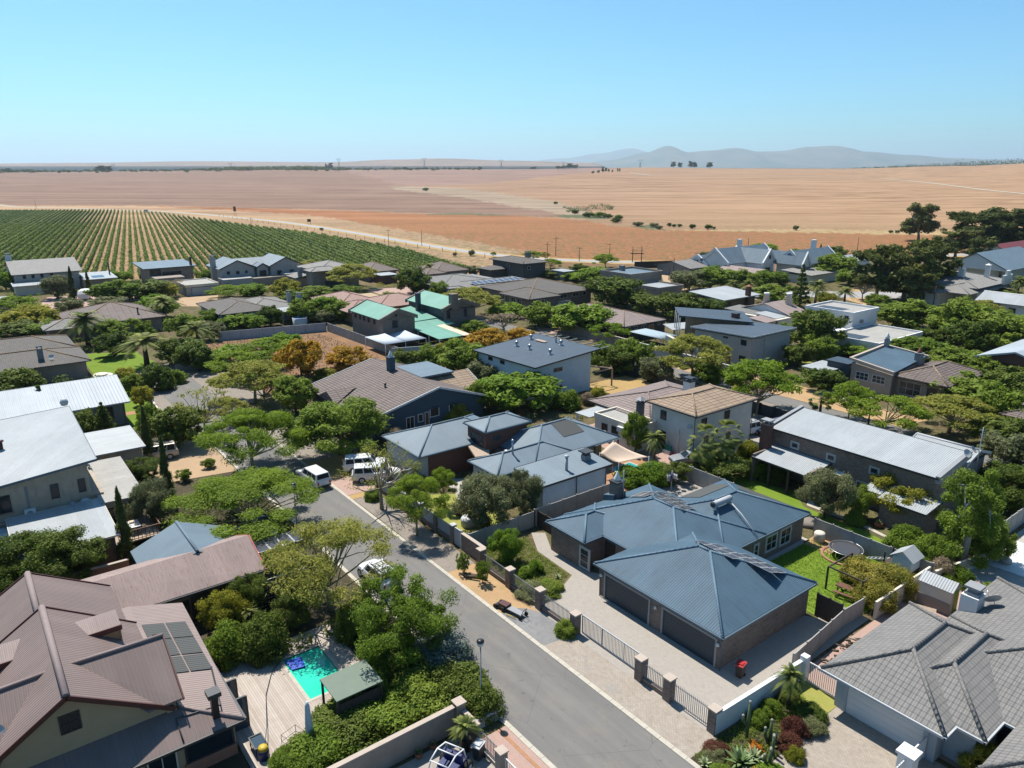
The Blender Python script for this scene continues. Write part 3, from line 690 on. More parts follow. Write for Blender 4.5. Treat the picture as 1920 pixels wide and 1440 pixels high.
        if cap: s.ridge(r, [(r0, r1)], cap, .13 if cap.name != 'faded_brown_ridging' else .2)
        return r
    # single slope: heights at the four corners (u0w0, u1w0, u1w1, u0w1)
    def mono(s, u0, w0, u1, w1, z, mat, th=.18, trim=None, name='roof'):
        pts = [(u0, w0, z[0]), (u1, w0, z[1]), (u1, w1, z[2]), (u0, w1, z[3])]
        r = s.roof(MB().slab(pts, th), mat, name)
        if trim:
            t = MB()
            for i in range(4):
                a, b = Vector(pts[i]), Vector(pts[(i+1) % 4]); o = Vector(((0, -.03, 0), (.03, 0, 0), (0, .03, 0), (-.03, 0, 0))[i])
                dz = Vector((0, 0, -th/2)); t.beam(a + o + dz, b + o + dz, .05, th + .06)
            s.part('fascia', t, trim, r)
        return r
    def monowall(s, u0, w0, u1, w1, z, mat, drop=.19, name='wall'):
        EXCL.append(R4(u0-.6, w0-.6, u1+.6, w1+.6))
        return s.part(name, MB().wedge([(u0, w0, z[0]-drop), (u1, w0, z[1]-drop), (u1, w1, z[2]-drop), (u0, w1, z[3]-drop)], -.3), mat)
    def flat(s, u0, w0, u1, w1, z, mat, up=.3, pm=None, t=.22):
        z += .05
        r = s.roof(MB().box(u0 + t, w0 + t, z - .25, u1 - t, w1 - t, z), mat)
        if pm:
            g = MB(); g.box(u0, w0, z - .4, u1, w0 + t, z + up); g.box(u0, w1 - t, z - .4, u1, w1, z + up)
            g.box(u0, w0 + t, z - .4, u0 + t, w1 - t, z + up); g.box(u1 - t, w0 + t, z - .4, u1, w1 - t, z + up); s.part('parapet', g, pm)
        return r
    # openings. side S: wall facing -w at w=f, c along u; side E: wall facing +u at u=f, c along w
    def xf(s, side, f):
        if side == 'S': return lambda a, z, d: (a, f - d, z)
        if side == 'E': return lambda a, z, d: (f + d, a, z)
        if side == 'N': return lambda a, z, d: (a, f + d, z)
        return lambda a, z, d: (f - d, a, z)
    def _b(s, m, g, a0, z0, a1, z1, d0, d1):
        p, q = g(a0, z0, d0), g(a1, z1, d1); m.box(p[0], p[1], p[2], q[0], q[1], q[2])
    def window(s, side, f, a0, z0, a1, z1, fm, nx=2, nz=1, fr=.07, gl=None, sill=None, surr=None):
        g = s.xf(side, f); m = MB()
        for x in (a0, a1 - fr): s._b(m, g, x, z0, x + fr, z1, -.05, .05)
        for z in (z0, z1 - fr): s._b(m, g, a0 + fr, z, a1 - fr, z + fr, -.05, .05)
        for i in range(1, nx): x = a0 + (a1-a0)*i/nx; s._b(m, g, x - fr*.3, z0 + fr, x + fr*.3, z1 - fr, -.05, .042)
        for i in range(1, nz): z = z0 + (z1-z0)*i/nz; s._b(m, g, a0 + fr, z - fr*.3, a1 - fr, z + fr*.3, -.05, .036)
        w = s.part('window', m, fm)
        p = MB(); s._b(p, g, a0 + .02, z0 + .02, a1 - .02, z1 - .02, -.04, .012); s.part('pane', p, gl or M['glass'], w)
        if sill: q = MB(); s._b(q, g, a0 - .1, z0 - .1, a1 + .1, z0 - .006, -.05, .11); s.part('sill', q, sill, w)
        if surr:
            q = MB(); e = .14
            for x in (a0 - e, a1 + .003): s._b(q, g, x, z0 - e, x + e - .003, z1 + e, -.05, .03)
            for z in (z0 - e, z1 + .003): s._b(q, g, a0 + .003, z, a1 - .003, z + e - .003, -.05, .03)
            s.part('surround', q, surr, w)
        return w
    def door(s, side, f, a0, a1, z1, mat, z0=0., handle=True, fm=None):
        g = s.xf(side, f); m = MB(); s._b(m, g, a0, z0, a1, z1, -.05, .03); d = s.part('door', m, mat)
        q = MB()
        for x in (a0 - .08, a1 + .002): s._b(q, g, x, z0, x + .078, z1 + .08, -.05, .06)
        s._b(q, g, a0, z1 + .002, a1, z1 + .08, -.05, .06); s.part('frame', q, fm or M['dark'], d)
        if handle: h = MB(); s._b(h, g, a1 - .16, z0 + .95, a1 - .08, z0 + 1.08, .03, .08); s.part('handle', h, M['steel'], d)
        return d
    def garage(s, side, f, a0, a1, z1, mat, fm, n=9, sur=.16):
        g = s.xf(side, f); m = MB()
        for i in range(n):
            z = z1 * i / n; s._b(m, g, a0, z + .012, a1, z + z1 / n - .012, -.05, .02)
        s._b(m, g, a0 + .01, 0, a1 - .01, z1 - .004, -.06, .005)
        d = s.part('garage_door', m, mat); q = MB()
        for x in (a0 - sur, a1 + .003): s._b(q, g, x, 0, x + sur - .003, z1 + sur, -.05, .09)
        s._b(q, g, a0 + .003, z1 + .003, a1 - .003, z1 + sur, -.05, .09); s.part('frame', q, fm, d); return d
    def chimney(s, u, w, z0, z1, sx, sy, mat, cap=None, cowl=None, pot=None):
        m = MB().box(u - sx/2, w - sy/2, z0, u + sx/2, w + sy/2, z1); c = s.part('chimney', m, mat)
        if cap: s.part('cap', MB().box(u - sx/2 - .08, w - sy/2 - .08, z1 + .002, u + sx/2 + .08, w + sy/2 + .08, z1 + .12), cap, c)
        if cowl == 'cone': s.part('cowl', MB().lathe([(.34, z1 + .12), (.34, z1 + .3), (.05, z1 + .95), (.01, z1 + 1.0)], (u, w, 0), 12), pot or M['white'], c)
        if cowl == 'slab':
            q = MB().box(u - sx/2 - .05, w - sy/2 - .05, z1 + .42, u + sx/2 + .05, w + sy/2 + .05, z1 + .54)
            for a in (-1, 1):
                for b in (-1, 1): q.box(u + a*(sx/2-.1) - .05, w + b*(sy/2-.1) - .05, z1 + .122, u + a*(sx/2-.1) + .05, w + b*(sy/2-.1) + .05, z1 + .42)
            s.part('cowl', q, pot or mat, c)
        if cowl == 'pyr':
            q = MB(); a, b, z = sx/2 + .12, sy/2 + .12, z1 + .4
            pts = [(u-a, w-b, z), (u+a, w-b, z), (u+a, w+b, z), (u-a, w+b, z)]
            for i in range(4): q.face([pts[i], pts[(i+1) % 4], (u, w, z + .4)])
            q.face(pts[::-1]); q.box(u - sx/2 + .1, w - sy/2 + .1, z1, u + sx/2 - .1, w + sy/2 - .1, z); s.part('cowl', q, pot or mat, c)
        return c
    def flue(s, u, w, z0, z1, r=.11, mat=None):
        c = s.part('flue', MB().lathe([(r, z0), (r, z1)], (u, w, 0), 10), mat or M['steel'])
        s.part('cowl', MB().lathe([(r + .02, z1 + .003), (r * 1.7, z1 + .08), (r * 1.7, z1 + .16), (.02, z1 + .26)], (u, w, 0), 10), mat or M['steel'], c); return c
    def pipe(s, pts, mat, r=.045): return s.part('downpipe', MB().tube(pts, r, 6), mat)
def slope_panels(parent_house, name, rect, k, dirn, z0f, mat, frame=None, nx=4, ny=1, lift=.1, label=None, cat=None, group=None):
    """rect (u0,w0,u1,w1) split nx by ny; z0f(u,w) roof height"""
    u0, w0, u1, w1 = rect; du, dw = (u1-u0)/nx, (w1-w0)/ny
    for i in range(nx):
        for j in range(ny):
            a, b, c, d = u0 + du*i + .015, w0 + dw*j + .015, u0 + du*(i+1) - .015, w0 + dw*(j+1) - .015
            top = [(x, y, z0f(x, y) + lift) for x, y in ((a, b), (c, b), (c, d), (a, d))]
            p = parent_house.part('solar_panel', MB().slab(top, .04), frame or M['steel'])
            e = .045; t2 = [(x, y, z0f(x, y) + lift + .004) for x, y in ((a+e, b+e), (c-e, b+e), (c-e, d-e), (a+e, d-e))]
            parent_house.part('cells', MB().slab(t2, .01), mat, p)
def dish(label, u, w, z, az, r=.4, mat=None, wall=True, elev=35):
    t = empty('satellite_dish', (u, w, z), math.radians(az), label, 'satellite dish')
    m = MB(); n = 16; e = math.radians(elev); ux = Vector((math.cos(e), 0, math.sin(e))); uy = Vector((0, 1, 0)); uz = Vector((-math.sin(e), 0, math.cos(e))); c = Vector((.25, 0, .25))
    rings = []
    for q in (0.001, .5, 1.0):
        rings.append([c + (uy * math.cos(2*math.pi*k/n) + uz * math.sin(2*math.pi*k/n)) * r * q + ux * (.16 * r * (q*q - 1)) for k in range(n)])
    for a, b in zip(rings, rings[1:]):
        for k in range(n): m.face([a[k], a[(k+1) % n], b[(k+1) % n], b[k]], True)
    for k in range(n):
        for a, b in zip(rings, rings[1:]): m.face([x - ux*.02 for x in (b[k], b[(k+1) % n], a[(k+1) % n], a[k])], True)
    m.build('reflector', mat or M['lightgrey'], t)
    MB().tube([(0, 0, 0), (.1, 0, .22), tuple(c - ux * .05)], .03, 6).build('bracket', M['steel'], t)
    MB().tube([tuple(c - uz * r), tuple(c - uz * r * .4 + ux * r * 1.3)], .02, 5).build('arm', M['steel'], t)
    return t

# the brick garage house (blue-grey hipped roofs)
k = .366
h = House('brick_house', 'dark brick house under blue-grey corrugated hip roofs with twin garage doors', 'house', (-36, 46))
h.walls([(-36.2, 36.4, -24.8, 46.8, 2.62), (-43.9, 40.1, -31.53, 50.3, 2.62), (-43.9, 38.0, -39.7, 40.1, 2.6), (-40.1, 50.3, -31.5, 57.0, 2.63)], M['brick'])
h.hip(-36.5, 36.1, -24.5, 47.1, 2.75, k, M['blue_roof'], M['blue_cap'], M['gutter_blue'])
h.hip(-44.2, 39.8, -31.2, 50.7, 2.752, k, M['blue_roof'], M['blue_cap'], M['gutter_blue'])
h.hip(-44.203, 37.7, -39.4, 43.5, 2.757, k, M['blue_roof'], M['blue_cap'], M['gutter_blue'])
h.hip(-40.4, 45.2, -31.195, 57.3, 2.762, k, M['blue_roof'], M['blue_cap'], M['gutter_blue'])
h.garage('S', 36.4, -35.5, -31.1, 2.1, M['slate_door'], M['grey']); h.garage('S', 36.4, -29.7, -25.2, 2.1, M['slate_door'], M['grey'])
h.window('S', 38.0, -40.15, .25, -39.9+.75, 1.95, M['lightgrey'], 1, 3, .06, surr=M['lightgrey'])
h.window('E', -31.5, 51.4, .7, 52.9, 2.1, M['white'], 2, 2, .07, surr=M['lightgrey']); h.window('E', -31.5, 53.5, .6, 55.0, 2.1, M['white'], 2, 2, .07, surr=M['lightgrey']); h.window('E', -31.5, 49.7, .7, 50.25, 1.9, M['white'], 1, 2, .06, surr=M['lightgrey'])
h.door('S', 40.1, -39.3, -38.3, 2.1, M['wood_dark'])
for u in (-36.05, -24.65): h.pipe([(u, 36.02, 2.6), (u, 36.25, 2.4), (u, 36.3, .05)], M['gutter_blue'])
for u in (-35.95, -30.4, -24.95):
    h.part('wall_lamp', MB().lathe([(.05, 1.75), (.12, 1.8), (.1, 1.95), (.03, 2.02)], (u, 36.28, 0), 10), M['white'])
zA = lambda u, w: 2.752 + (50.7 - w) * k
def zB(u, w): return 2.752 + (u + 44.2) * k
slope_panels(h, 'p', (-39.6, 45.6, -35.9, 46.65), k, 0, zA, M['solar'], M['lightgrey'], 4, 1, .13)
slope_panels(h, 'p', (-40.0, 46.9, -36.3, 47.95), k, 0, zA, M['solar'], M['lightgrey'], 4, 1, .13)
slope_panels(h, 'p', (-41.1, 48.2, -37.4, 49.25), k, 0, zA, M['solar'], M['lightgrey'], 4, 1, .13)
slope_panels(h, 'p', (-41.9, 45.6, -40.1, 47.3), k, 0, zB, M['solar'], M['lightgrey'], 2, 1, .12)
zG = lambda u, w: 2.75 + (47.1 - w) * k
slope_panels(h, 'p', (-32.0, 42.2, -28.4, 43.3), k, 0, zG, M['solar'], M['lightgrey'], 4, 1, .13)
slope_panels(h, 'p', (-31.4, 43.35, -26.0, 44.5), k, 0, zG, M['solar'], M['lightgrey'], 6, 1, .13)
slope_panels(h, 'p', (-29.6, 44.55, -26.0, 45.7), k, 0, zG, M['solar'], M['lightgrey'], 4, 1, .1)
for q, (a, b, c, d) in enumerate(((-40.2, 50.5, -38.0, 55.2),)):
    zq = lambda u, w: 2.762 + (u + 40.4) * k
    h.part('pool_heating_mat', MB().slab([(x, y, zq(x, y) + .05) for x, y in ((a, b), (c, b), (c, d), (a, d))], .03), M['poolmat'])
zq = lambda u, w: 2.762 + (57.3 - w) * k
h.part('pool_heating_mat', MB().slab([(x, y, zq(x, y) + .05) for x, y in ((-36.9, 54.6), (-33.9, 54.6), (-32.6, 57.0), (-38.6, 57.0))], .03), M['poolmat'])
h.chimney(-43.4, 45.4, 2.6, 4.7, .95, .95, M['brick'], M['dark'], 'cone')
h.part('louvre_flashing', MB().slab([(-44.3, 44.6, 3.3), (-43.0, 44.6, 3.7), (-43.0, 46.2, 3.7), (-44.3, 46.2, 3.3)], .5), M['gutter_blue'])
h.part('flue', MB().lathe([(.06, 3.3), (.06, 6.0)], (-42.7, 45.5, 0), 8), M['steel'])
# solar water heater lying on the roof
t = empty('solar_geyser', (-34.9, 49.6, 4.35), 0, 'white cylindrical solar water heater lying on the blue-grey hip roof', 'water heater')
MB().tube([(-.1, -1.15, .32), (-.1, 1.15, .32)], .27, 14).build('tank', M['lightgrey'], t)
MB().tube([(-.1, -1.3, .32), (-.1, -1.16, .32)], .22, 12).build('end_cap', M['dark'], t)
MB().box(-.3, -1.0, -.15, .1, -.85, .1).box(-.3, .85, -.15, .1, 1.0, .1).build('bracket', M['steel'], t)
tag(MB().tube([(-34.7, 50.5, 4.4), (-33.2, 50.0, 4.0), (-31.1, 49.4, 2.95)], .05, 6).build('pipe', M['lightgrey']), 'silver pipe running down the blue-grey roof from the water heater', 'pipe')

# big brown-roofed house in the near left corner
BR, BW = M['brown_roof'], M['brown_roof_worn']
h = House('brown_roofed_house', 'large face-brick house with steep brown corrugated gables in the near left corner', 'house', (-43, 2))
zr, ze = 6.9, 4.1; kk = (zr - ze) / 4.6
h.walls([(-52.2, -3.2, -38.3, 5.4, 3.6), (-50.2, 5.4, -37.0, 8.6, 2.5), (-38.3, -8, -36.95, 3.9, 2.5)], M['pl_sand'])
h.gable(-47.6, -3.6, -37.8, 5.9, 3.9, 6.95, BR, 'u', M['pl_sand'], M['ridge_brown'], .35, .14, M['maroon'], 1.15)
h.gable(-53.6, -3.4, -47.2, 5.5, 3.8, 6.5, BR, 'u', M['pl_sand'], M['ridge_brown'], .35, .14, M['maroon'], .9)
# cross gables facing the pool and the far side
m = MB(); m.slab([(-41.3, 1.6, 6.35), (-38.0, 3.9, 4.75), (-38.0, 6.25, 4.55), (-41.3, 6.25, 6.3)], .12); r = h.roof(m, M['brown_roof']) if False else None
m = MB(); m.slab([(-41.3, 1.3, 6.45), (-37.75, 4.6, 4.35), (-37.75, 6.3, 4.35), (-41.3, 6.3, 6.3)], .12)
m.slab([(-41.3, 1.3, 6.45), (-41.3, 6.3, 6.3), (-44.7, 6.3, 4.35), (-44.7, 4.6, 4.35)], .12); r = h.roof(m, BR)
h.ridge(r, [((-41.3, 1.3, 6.48), (-41.3, 6.35, 6.33))], M['ridge_brown'], .12)
h.part('bargeboard', MB().beam((-41.3, 6.36, 6.28), (-37.7, 6.36, 4.3), .08, .22).beam((-41.3, 6.36, 6.28), (-44.75, 6.36, 4.3), .08, .22), M['maroon'], r)
h.part('gable', MB().face([(-44.5, 6.05, 3.3), (-38.0, 6.05, 3.3), (-38.0, 6.05, 4.3), (-41.3, 6.05, 6.1), (-44.5, 6.05, 4.3)]).box(-44.5, 5.5, 3.0, -38.05, 6.0, 4.25), M['pl_sand'])
m = MB(); m.slab([(-41.3, .9, 6.45), (-41.3, -4.2, 6.3), (-37.75, -4.2, 4.35), (-37.75, -2.2, 4.35)], .12); m.slab([(-41.3, .9, 6.45), (-44.7, -2.2, 4.35), (-44.7, -4.2, 4.35), (-41.3, -4.2, 6.3)], .12)
r = h.roof(m, BR); h.ridge(r, [((-41.3, .9, 6.48), (-41.3, -4.2, 6.33))], M['ridge_brown'], .12)
# dormers
for (w0, w1, zt, zb) in ((2.3, 4.75, 6.05, 5.75), (-3.0, .45, 6.1, 5.75)):
    m = MB().slab([(-46.3, w0, zt), (-44.9, w0, zb), (-44.9, w1, zb), (-46.3, w1, zt)], .12); r = h.roof(m, M['brown_roof_light'], 'dormer_roof')
    h.part('fascia', MB().box(-44.88, w0, zb - .32, -44.8, w1 + .05, zb + .02), M['maroon'], r)
    h.part('dormer', MB().box(-46.2, w0 + .1, 3.9, -45.0, w1 - .1, zb - .14), M['pl_sand'])
    h.part('dormer_cheek', MB().box(-46.3, w1 - .1, 3.9, -44.95, w1 - .02, zb - .16), M['pl_sand'])
# lean-to roof wrapping the front and the pool side
m = MB().slab([(-38.3, -9, 3.65), (-36.2, -9, 2.65), (-36.2, 8.95, 2.65), (-38.3, 5.9, 3.65)], .12)
r = h.roof(m, BR); h.gutter(r, -37, -9, -36.2, 8.9, 2.67, M['dark'], 'E')
m = MB().slab([(-38.3, 5.9, 3.65), (-36.2, 8.95, 2.65), (-50.4, 9.3, 2.65), (-50.4, 6.0, 3.65)], .12)
m.slab([(-38.3, 3.0, 3.75), (-38.3, 5.9, 3.652), (-50.4, 6.0, 3.652), (-50.4, 3.0, 3.75)], .1); r = h.roof(m, M['brown_roof_light'])
h.ridge(r, [((-38.3, 5.9, 3.68), (-36.2, 8.95, 2.68))], M['ridge_brown'], .1)
h.part('gutter', MB().box(-50.4, 8.97, 2.5, -36.2, 9.1, 2.66), M['dark'], r)
zl = lambda u, w: 3.65 - (w - 5.95) / 3.2 * 1.0
for (a, b) in ((-47.6, -45.6), (-45.5, -43.5), (-43.3, -41.5)):
    for (c, d) in ((6.2, 7.5), (7.6, 8.8)):
        h.part('pool_heating_mat', MB().slab([(x, y, zl(x, y) + .07) for x, y in ((a, c), (b, c), (b, d), (a, d))], .03), M['poolmat'])
h.window('E', -38.15, .65, 4.65, 1.6, 5.75, M['wood_dark'], 2, 2, .06)
h.window('E', -36.95, 5.9, .75, 8.5, 2.35, M['dark'], 1, 1, .1); h.window('E', -36.95, 4.0, .3, 5.5, 2.2, M['pl_cream'], 2, 1, .08); h.window('E', -36.95, 1.2, .5, 3.2, 2.1, M['wood_dark'], 2, 2, .08)
h.part('dwarf_wall', MB().box(-37.0, 5.8, -.2, -36.88, 8.6, .72), M['brick_orange'])
for a in (-47.5, -45.2, -42.9, -40.5): h.window('N', 8.6, a, .1, a + 2.0, 2.3, M['dark'], 2, 1, .08)
for x in (-38.6, -40.5):
    t_ = h.part('door_leaf', MB().box(x, 8.7, .05, x + .08, 9.75, 2.2), M['glass_blue']); h.part('frame', MB().box(x - .02, 9.76, 0, x + .1, 9.84, 2.25).box(x - .02, 8.7, 2.21, x + .1, 9.76, 2.28), M['dark'], t_)
c = h.chimney(-36.95, 7.7, 2.5, 4.35, .36, .36, M['black']); h.part('cap', MB().box(-37.3, 7.35, 4.352, -36.6, 8.05, 4.62), M['dark'], c)
h.part('roof_pipe', MB().tube([(-36.3, 5.8, 2.75), (-37.6, 5.8, 3.35), (-37.35, 8.1, 3.25), (-41.5, 8.75, 2.95)], .05, 6), M['dark'])
dish('white satellite dish on the brown cross gable in the near left corner', -39.6, -1.9, 5.0, -20, .5, M['lightgrey'])
# long worn wing
h = House('worn_roof_wing', 'long low brick wing with faded worn brown corrugated roof beside the pool garden', 'building', (-53, 9))
h.walls([(-56.8, 1.5, -51.7, 15.0, 2.5)], M['pl_brown'])
h.part('roof', MB().slab([(-54.2, 1.2, 4.2), (-51.2, 1.2, 2.75), (-51.2, 15.5, 2.75), (-54.6, 15.5, 4.2)], .13).slab([(-54.2, 1.2, 4.2), (-54.6, 15.5, 4.2), (-57.3, 15.2, 3.1), (-57.3, 1.2, 3.1)], .13), BW)
h.part('bargeboard', MB().beam((-51.2, 15.55, 2.68), (-54.6, 15.55, 4.12), .08, .2).beam((-54.6, 15.55, 4.12), (-57.3, 15.25, 3.02), .08, .2), M['red'])
h.part('gutter', MB().box(-51.2, 1.2, 2.56, -51.08, 15.5, 2.7), M['dark'])
h.part('gable', MB().face([(-56.6, 15.05, 2.3), (-51.8, 15.05, 2.3), (-51.8, 15.05, 2.7), (-54.5, 15.05, 4.0), (-56.6, 15.05, 3.1)][::-1]), M['brick_orange'])
h.door('E', -51.7, 10.2, 11.3, 2.1, M['wood_dark']); h.window('E', -51.7, 12.2, .9, 13.8, 2.1, M['wood_dark'], 2, 1); h.window('E', -51.7, 9.4, .9, 10, 2.0, M['wood_dark'], 1, 1)
# small blue-grey roof behind it
h = House('blue_roofed_cottage', 'small cottage with pale blue-grey corrugated hip roof behind the long worn roof', 'house', (-58, 11.5))
h.walls([(-60.0, 8.3, -55.2, 15.0, 2.6)], M['pl_sand'])
h.gable(-60.4, 7.9, -54.2, 15.2, 2.75, 4.25, M['grey_roof'], 'u', M['pl_sand'], M['grey_roof'])
# grey plaster house, white roofs (left)
h = House('plaster_house', 'tall weathered grey plaster house with big white sloping roof at the left', 'house', (-80, 4))
h.monowall(-87.5, -6, -73.0, 7.2, [6.9, 5.3, 6.6, 7.6], M['pl_raw'])
r = h.mono(-88.2, -6.5, -72.6, 8.0, [7.1, 5.4, 6.75, 7.8], M['white_roof'], .16, M['gutter_blue'])
h.window('E', -73.0, 4.1, 3.7, 4.75, 5.1, M['dark'], 1, 1); h.window('E', -73.0, 6.25, 3.75, 6.85, 5.05, M['dark'], 1, 1); h.window('E', -73.0, -.6, 3.4, 1.1, 5.0, M['dark'], 2, 1, sill=M['brick_orange'])
h.part('ledge', MB().box(-73.0, -6, 2.55, -72.55, 7.3, 2.7), M['wood_pale']); h.part('damp_strip', MB().box(-73.0, 2.2, 2.75, -72.975, 2.45, 5.4), M['pl_mid'])
h.flue(-80.2, 1.3, 6.2, 7.6, .2, M['maroon'])
h.walls([(-91.7, 9.0, -84.3, 13.7, 3.0), (-82.2, 8.0, -71.4, 10.9, 2.8), (-84.3, 7.2, -73.2, 8.2, 3.2)], M['pl_raw'], 'annex_wall')
h.mono(-92.1, 8.4, -83.9, 14.1, [3.3, 3.2, 3.15, 3.25], M['white_roof'], .14); h.mono(-82.6, 7.6, -71.0, 11.3, [3.1, 3.02, 2.95, 3.05], M['fibre_roof'], .12)
h.window('E', -71.4, 9.3, 1.6, 10.5, 2.3, M['dark'], 2, 1); h.window('E', -71.4, 8.0, .1, 8.7, 2.2, M['wood_dark'], 1, 2)
h.walls([(-70.8, .9, -64.6, 7.5, 2.6)], M['pl_brown'], 'extension_wall')
h.mono(-72.5, .5, -64.2, 7.8, [3.0, 2.72, 2.72, 3.0], M['white_roof'], .1, M['pl_cream']); h.window('E', -64.6, 5.9, .9, 6.7, 2.0, M['wood'], 1, 1)
h.walls([(-73, -6, -70.8, .9, 2.2)], M['pl_blue'], 'low_wall'); h.pipe([(-64.45, 7.4, 2.6), (-64.45, 7.4, 0.)], M['gutter_blue'])
for kx in range(4): h.part('roof_vent', MB().box(-85.6 + kx * 1.3, 8.06, 5.4 - kx*.25, -85.0 + kx * 1.3, 8.4, 6.1 - kx*.25), M['dark'])
t = empty('air_conditioner', (-72.95, 1.9, 2.75), 0, 'white air conditioning unit on the ledge of the grey plaster wall', 'air conditioner')
MB().box(0, 0, 0, .35, .85, .6).build('casing', M['white'], t); MB().tube([(.352, .4, .3), (.37, .4, .3)], .22, 12).build('fan_grille', M['grey'], t)
dish('white dish low on the grey plaster wall beside the pole aerial', -72.6, 6.6, 2.7, -10, .42); dish('small grey dish on the wall left of the larger white dish', -72.6, 5.6, 2.8, -10, .26, M['grey'])
t = tag(MB().lathe([(.02, -.4), (.3, -.34), (.42, 0), (.3, .34), (.02, .4)], (-89.0, 7.7, 8.1), 12).build('vent_ball', M['lightgrey']), 'pale round vent ball on the top corner of the white sloping roof', 'vent')
# timber deck with railing
t = empty('timber_deck', (-68, 9.5, 0), 0, 'raised timber deck with brown railing beside the tall cypress', 'deck')
m = MB().box(-3.6, -1.8, .5, 1.3, 1.9, .62); m.build('floor', M['wood_pale'], t)
for i, (a, b) in enumerate((((-3.6, 1.9), (1.3, 1.9)), ((1.3, 1.9), (1.3, -1.8)), ((1.3, -1.8), (-1.5, -1.8)))):
    n = int(math.dist(a, b) / .3); m = MB(); m.beam((*a, 1.6), (*b, 1.6), .09, .07); m.beam((*a, .75), (*b, .75), .06, .05)
    for j in range(n + 1): x = a[0] + (b[0]-a[0])*j/n; y = a[1] + (b[1]-a[1])*j/n; m.beam((x, y, .62), (x, y, 1.58), .045)
    m.build('railing', M['wood'], t)
for x in (-3.5, -1.2, 1.2):
    for y in (-1.7, 1.8): MB().box(x - .06, y - .06, 0, x + .06, y + .06, .5).build('post', M['wood_dark'], t)
t = empty('deck_table', (-68.6, 9.6, .62), 0, 'white table with cushions on the raised timber deck', 'table')
MB().box(-.8, -.45, .7, .8, .45, .75).build('table_top', M['white'], t)
for x in (-.7, .7):
    for y in (-.38, .38): MB().box(x - .03, y - .03, 0, x + .03, y + .03, .7).build('leg', M['wood_pale'], t)
MB().box(-.5, -.3, .752, -.1, .1, .9).box(.1, 0, .752, .5, .35, .86).build('cushion', M['canvas'], t)
# long pale corrugated house at far left
h = House('long_pale_roof_house', 'long low house with ribbed silvery roof left of the bare tree', 'house', (-107, 8))
h.walls([(-110, -12, -103.6, 15.6, 2.9)], M['pl_mid'])
h.mono(-110.6, -14, -103.0, 16.2, [5.0, 3.05, 3.05, 5.0], M['silver_roof'], .12, M['lightgrey']); h.part('back_roof', MB().slab([(-110.6, -14, 4.98), (-110.6, 16.2, 4.98), (-114.5, 16.2, 3.9), (-114.5, -14, 3.9)], .12), M['white_roof'])
h.walls([(-114, -12, -110, 15.6, 3.8)], M['pl_mid'], 'rear_wall'); h.part('gable', MB().wedge([(-110, 15.4, 4.8), (-103.7, 15.4, 2.95), (-103.7, 15.6, 2.95), (-110, 15.6, 4.8)], 2.5), M['pl_mid'])
h.window('E', -103.6, 12.8, .9, 14.2, 2.6, M['dark'], 2, 1); h.window('E', -103.6, 2, .9, 3.6, 2.4, M['dark'], 2, 1); h.window('E', -103.6, 7, .9, 8.4, 2.4, M['dark'], 2, 1); h.pipe([(-103.3, 15.4, 2.9), (-103.3, 15.4, 0)], M['dark'])
# grey tiled house at far left (two hips)
h = House('left_tiled_house', 'low house with two grey-brown tiled hips and small chimney at the left edge', 'house', (-138, 5))
h.walls([(-141, -12, -132.2, 15.4, 2.7), (-152, -8, -143.8, 15.0, 2.7)], M['pl_stone'])
h.hip(-143.2, -14, -131.6, 16.1, 2.8, .27, M['tile_charcoal'], M['tile_ochre']); h.hip(-155.0, -12, -143.3, 15.7, 2.9, .27, M['tile_charcoal'], M['tile_ochre'])
h.chimney(-134.5, 9.6, 2.8, 5.0, .8, .8, M['pl_mid'], None, 'slab', M['dark']); dish('pale dish on the tiled roof right of its small chimney', -133.6, 11.0, 3.5, -20, .42)
tag(MB().lathe([(1.5, 0), (1.5, .2)], (-131.3, 17.3, 0), 20).lathe([(1.0, .2), (1.0, .4)], (-131.5, 17.1, 0), 20).build('round_steps', M['pl_cream']), 'pale half-round garden steps beside the green lawn', 'steps')
# centre: brick, white and blue-grey roofs house
BG = M['grey_roof']
h = House('tower_house', 'house of brick and white walls with small brick tower and blue-grey roofs', 'house', (-60, 44))
h.walls([(-70.6, 36.4, -63.2, 47.0, 3.05)], M['brick_red']); h.part('white_wall', MB().box(-70.65, 36.33, -.3, -63.14, 36.399, 3.05).box(-63.199, 36.33, -.3, -63.13, 37.2, 3.05), M['pl_blue_grey'])
h.hip(-70.95, 36.0, -62.85, 48.4, 3.2, .38, BG, BG, M['gutter_blue'])
h.walls([(-64.1, 43.0, -60.6, 48.6, 5.05)], M['brick_red'], 'tower_wall'); h.hip(-64.4, 42.7, -60.3, 48.9, 5.2, .38, BG, BG, M['gutter_blue'])
h.window('S', 43.0, -63.5, 3.15, -61.2, 4.4, M['slate_door'], 1, 1, .1); h.window('E', -60.6, 44.0, 3.85, 44.9, 4.4, M['slate_door'], 1, 1, .08)
h.walls([(-59.0, 40.2, -54.6, 49, 2.85)], M['pl_blue_grey'], 'front_wall'); h.hip(-59.3, 39.8, -54.2, 50.3, 3.0, .4, BG, BG, M['gutter_blue'])
h.walls([(-63, 44, -59.2, 57, 2.9)], M['brick_red'], 'link_wall')
h.window('S', 40.2, -58.2, .8, -56.8, 2.1, M['slate_door'], 2, 1); h.door('S', 44.0, -62.3, -61.3, 2.1, M['wood_dark'])
h.hip(-63.3, 45, -54.6, 57.2, 3.1, .42, BG, BG, M['gutter_blue']); h.walls([(-62.5, 50, -56.6, 56.4, 2.9)], M['pl_sand'], 'rear_wall')
zp = lambda u, w: 3.1 + (u + 63.3) * .42
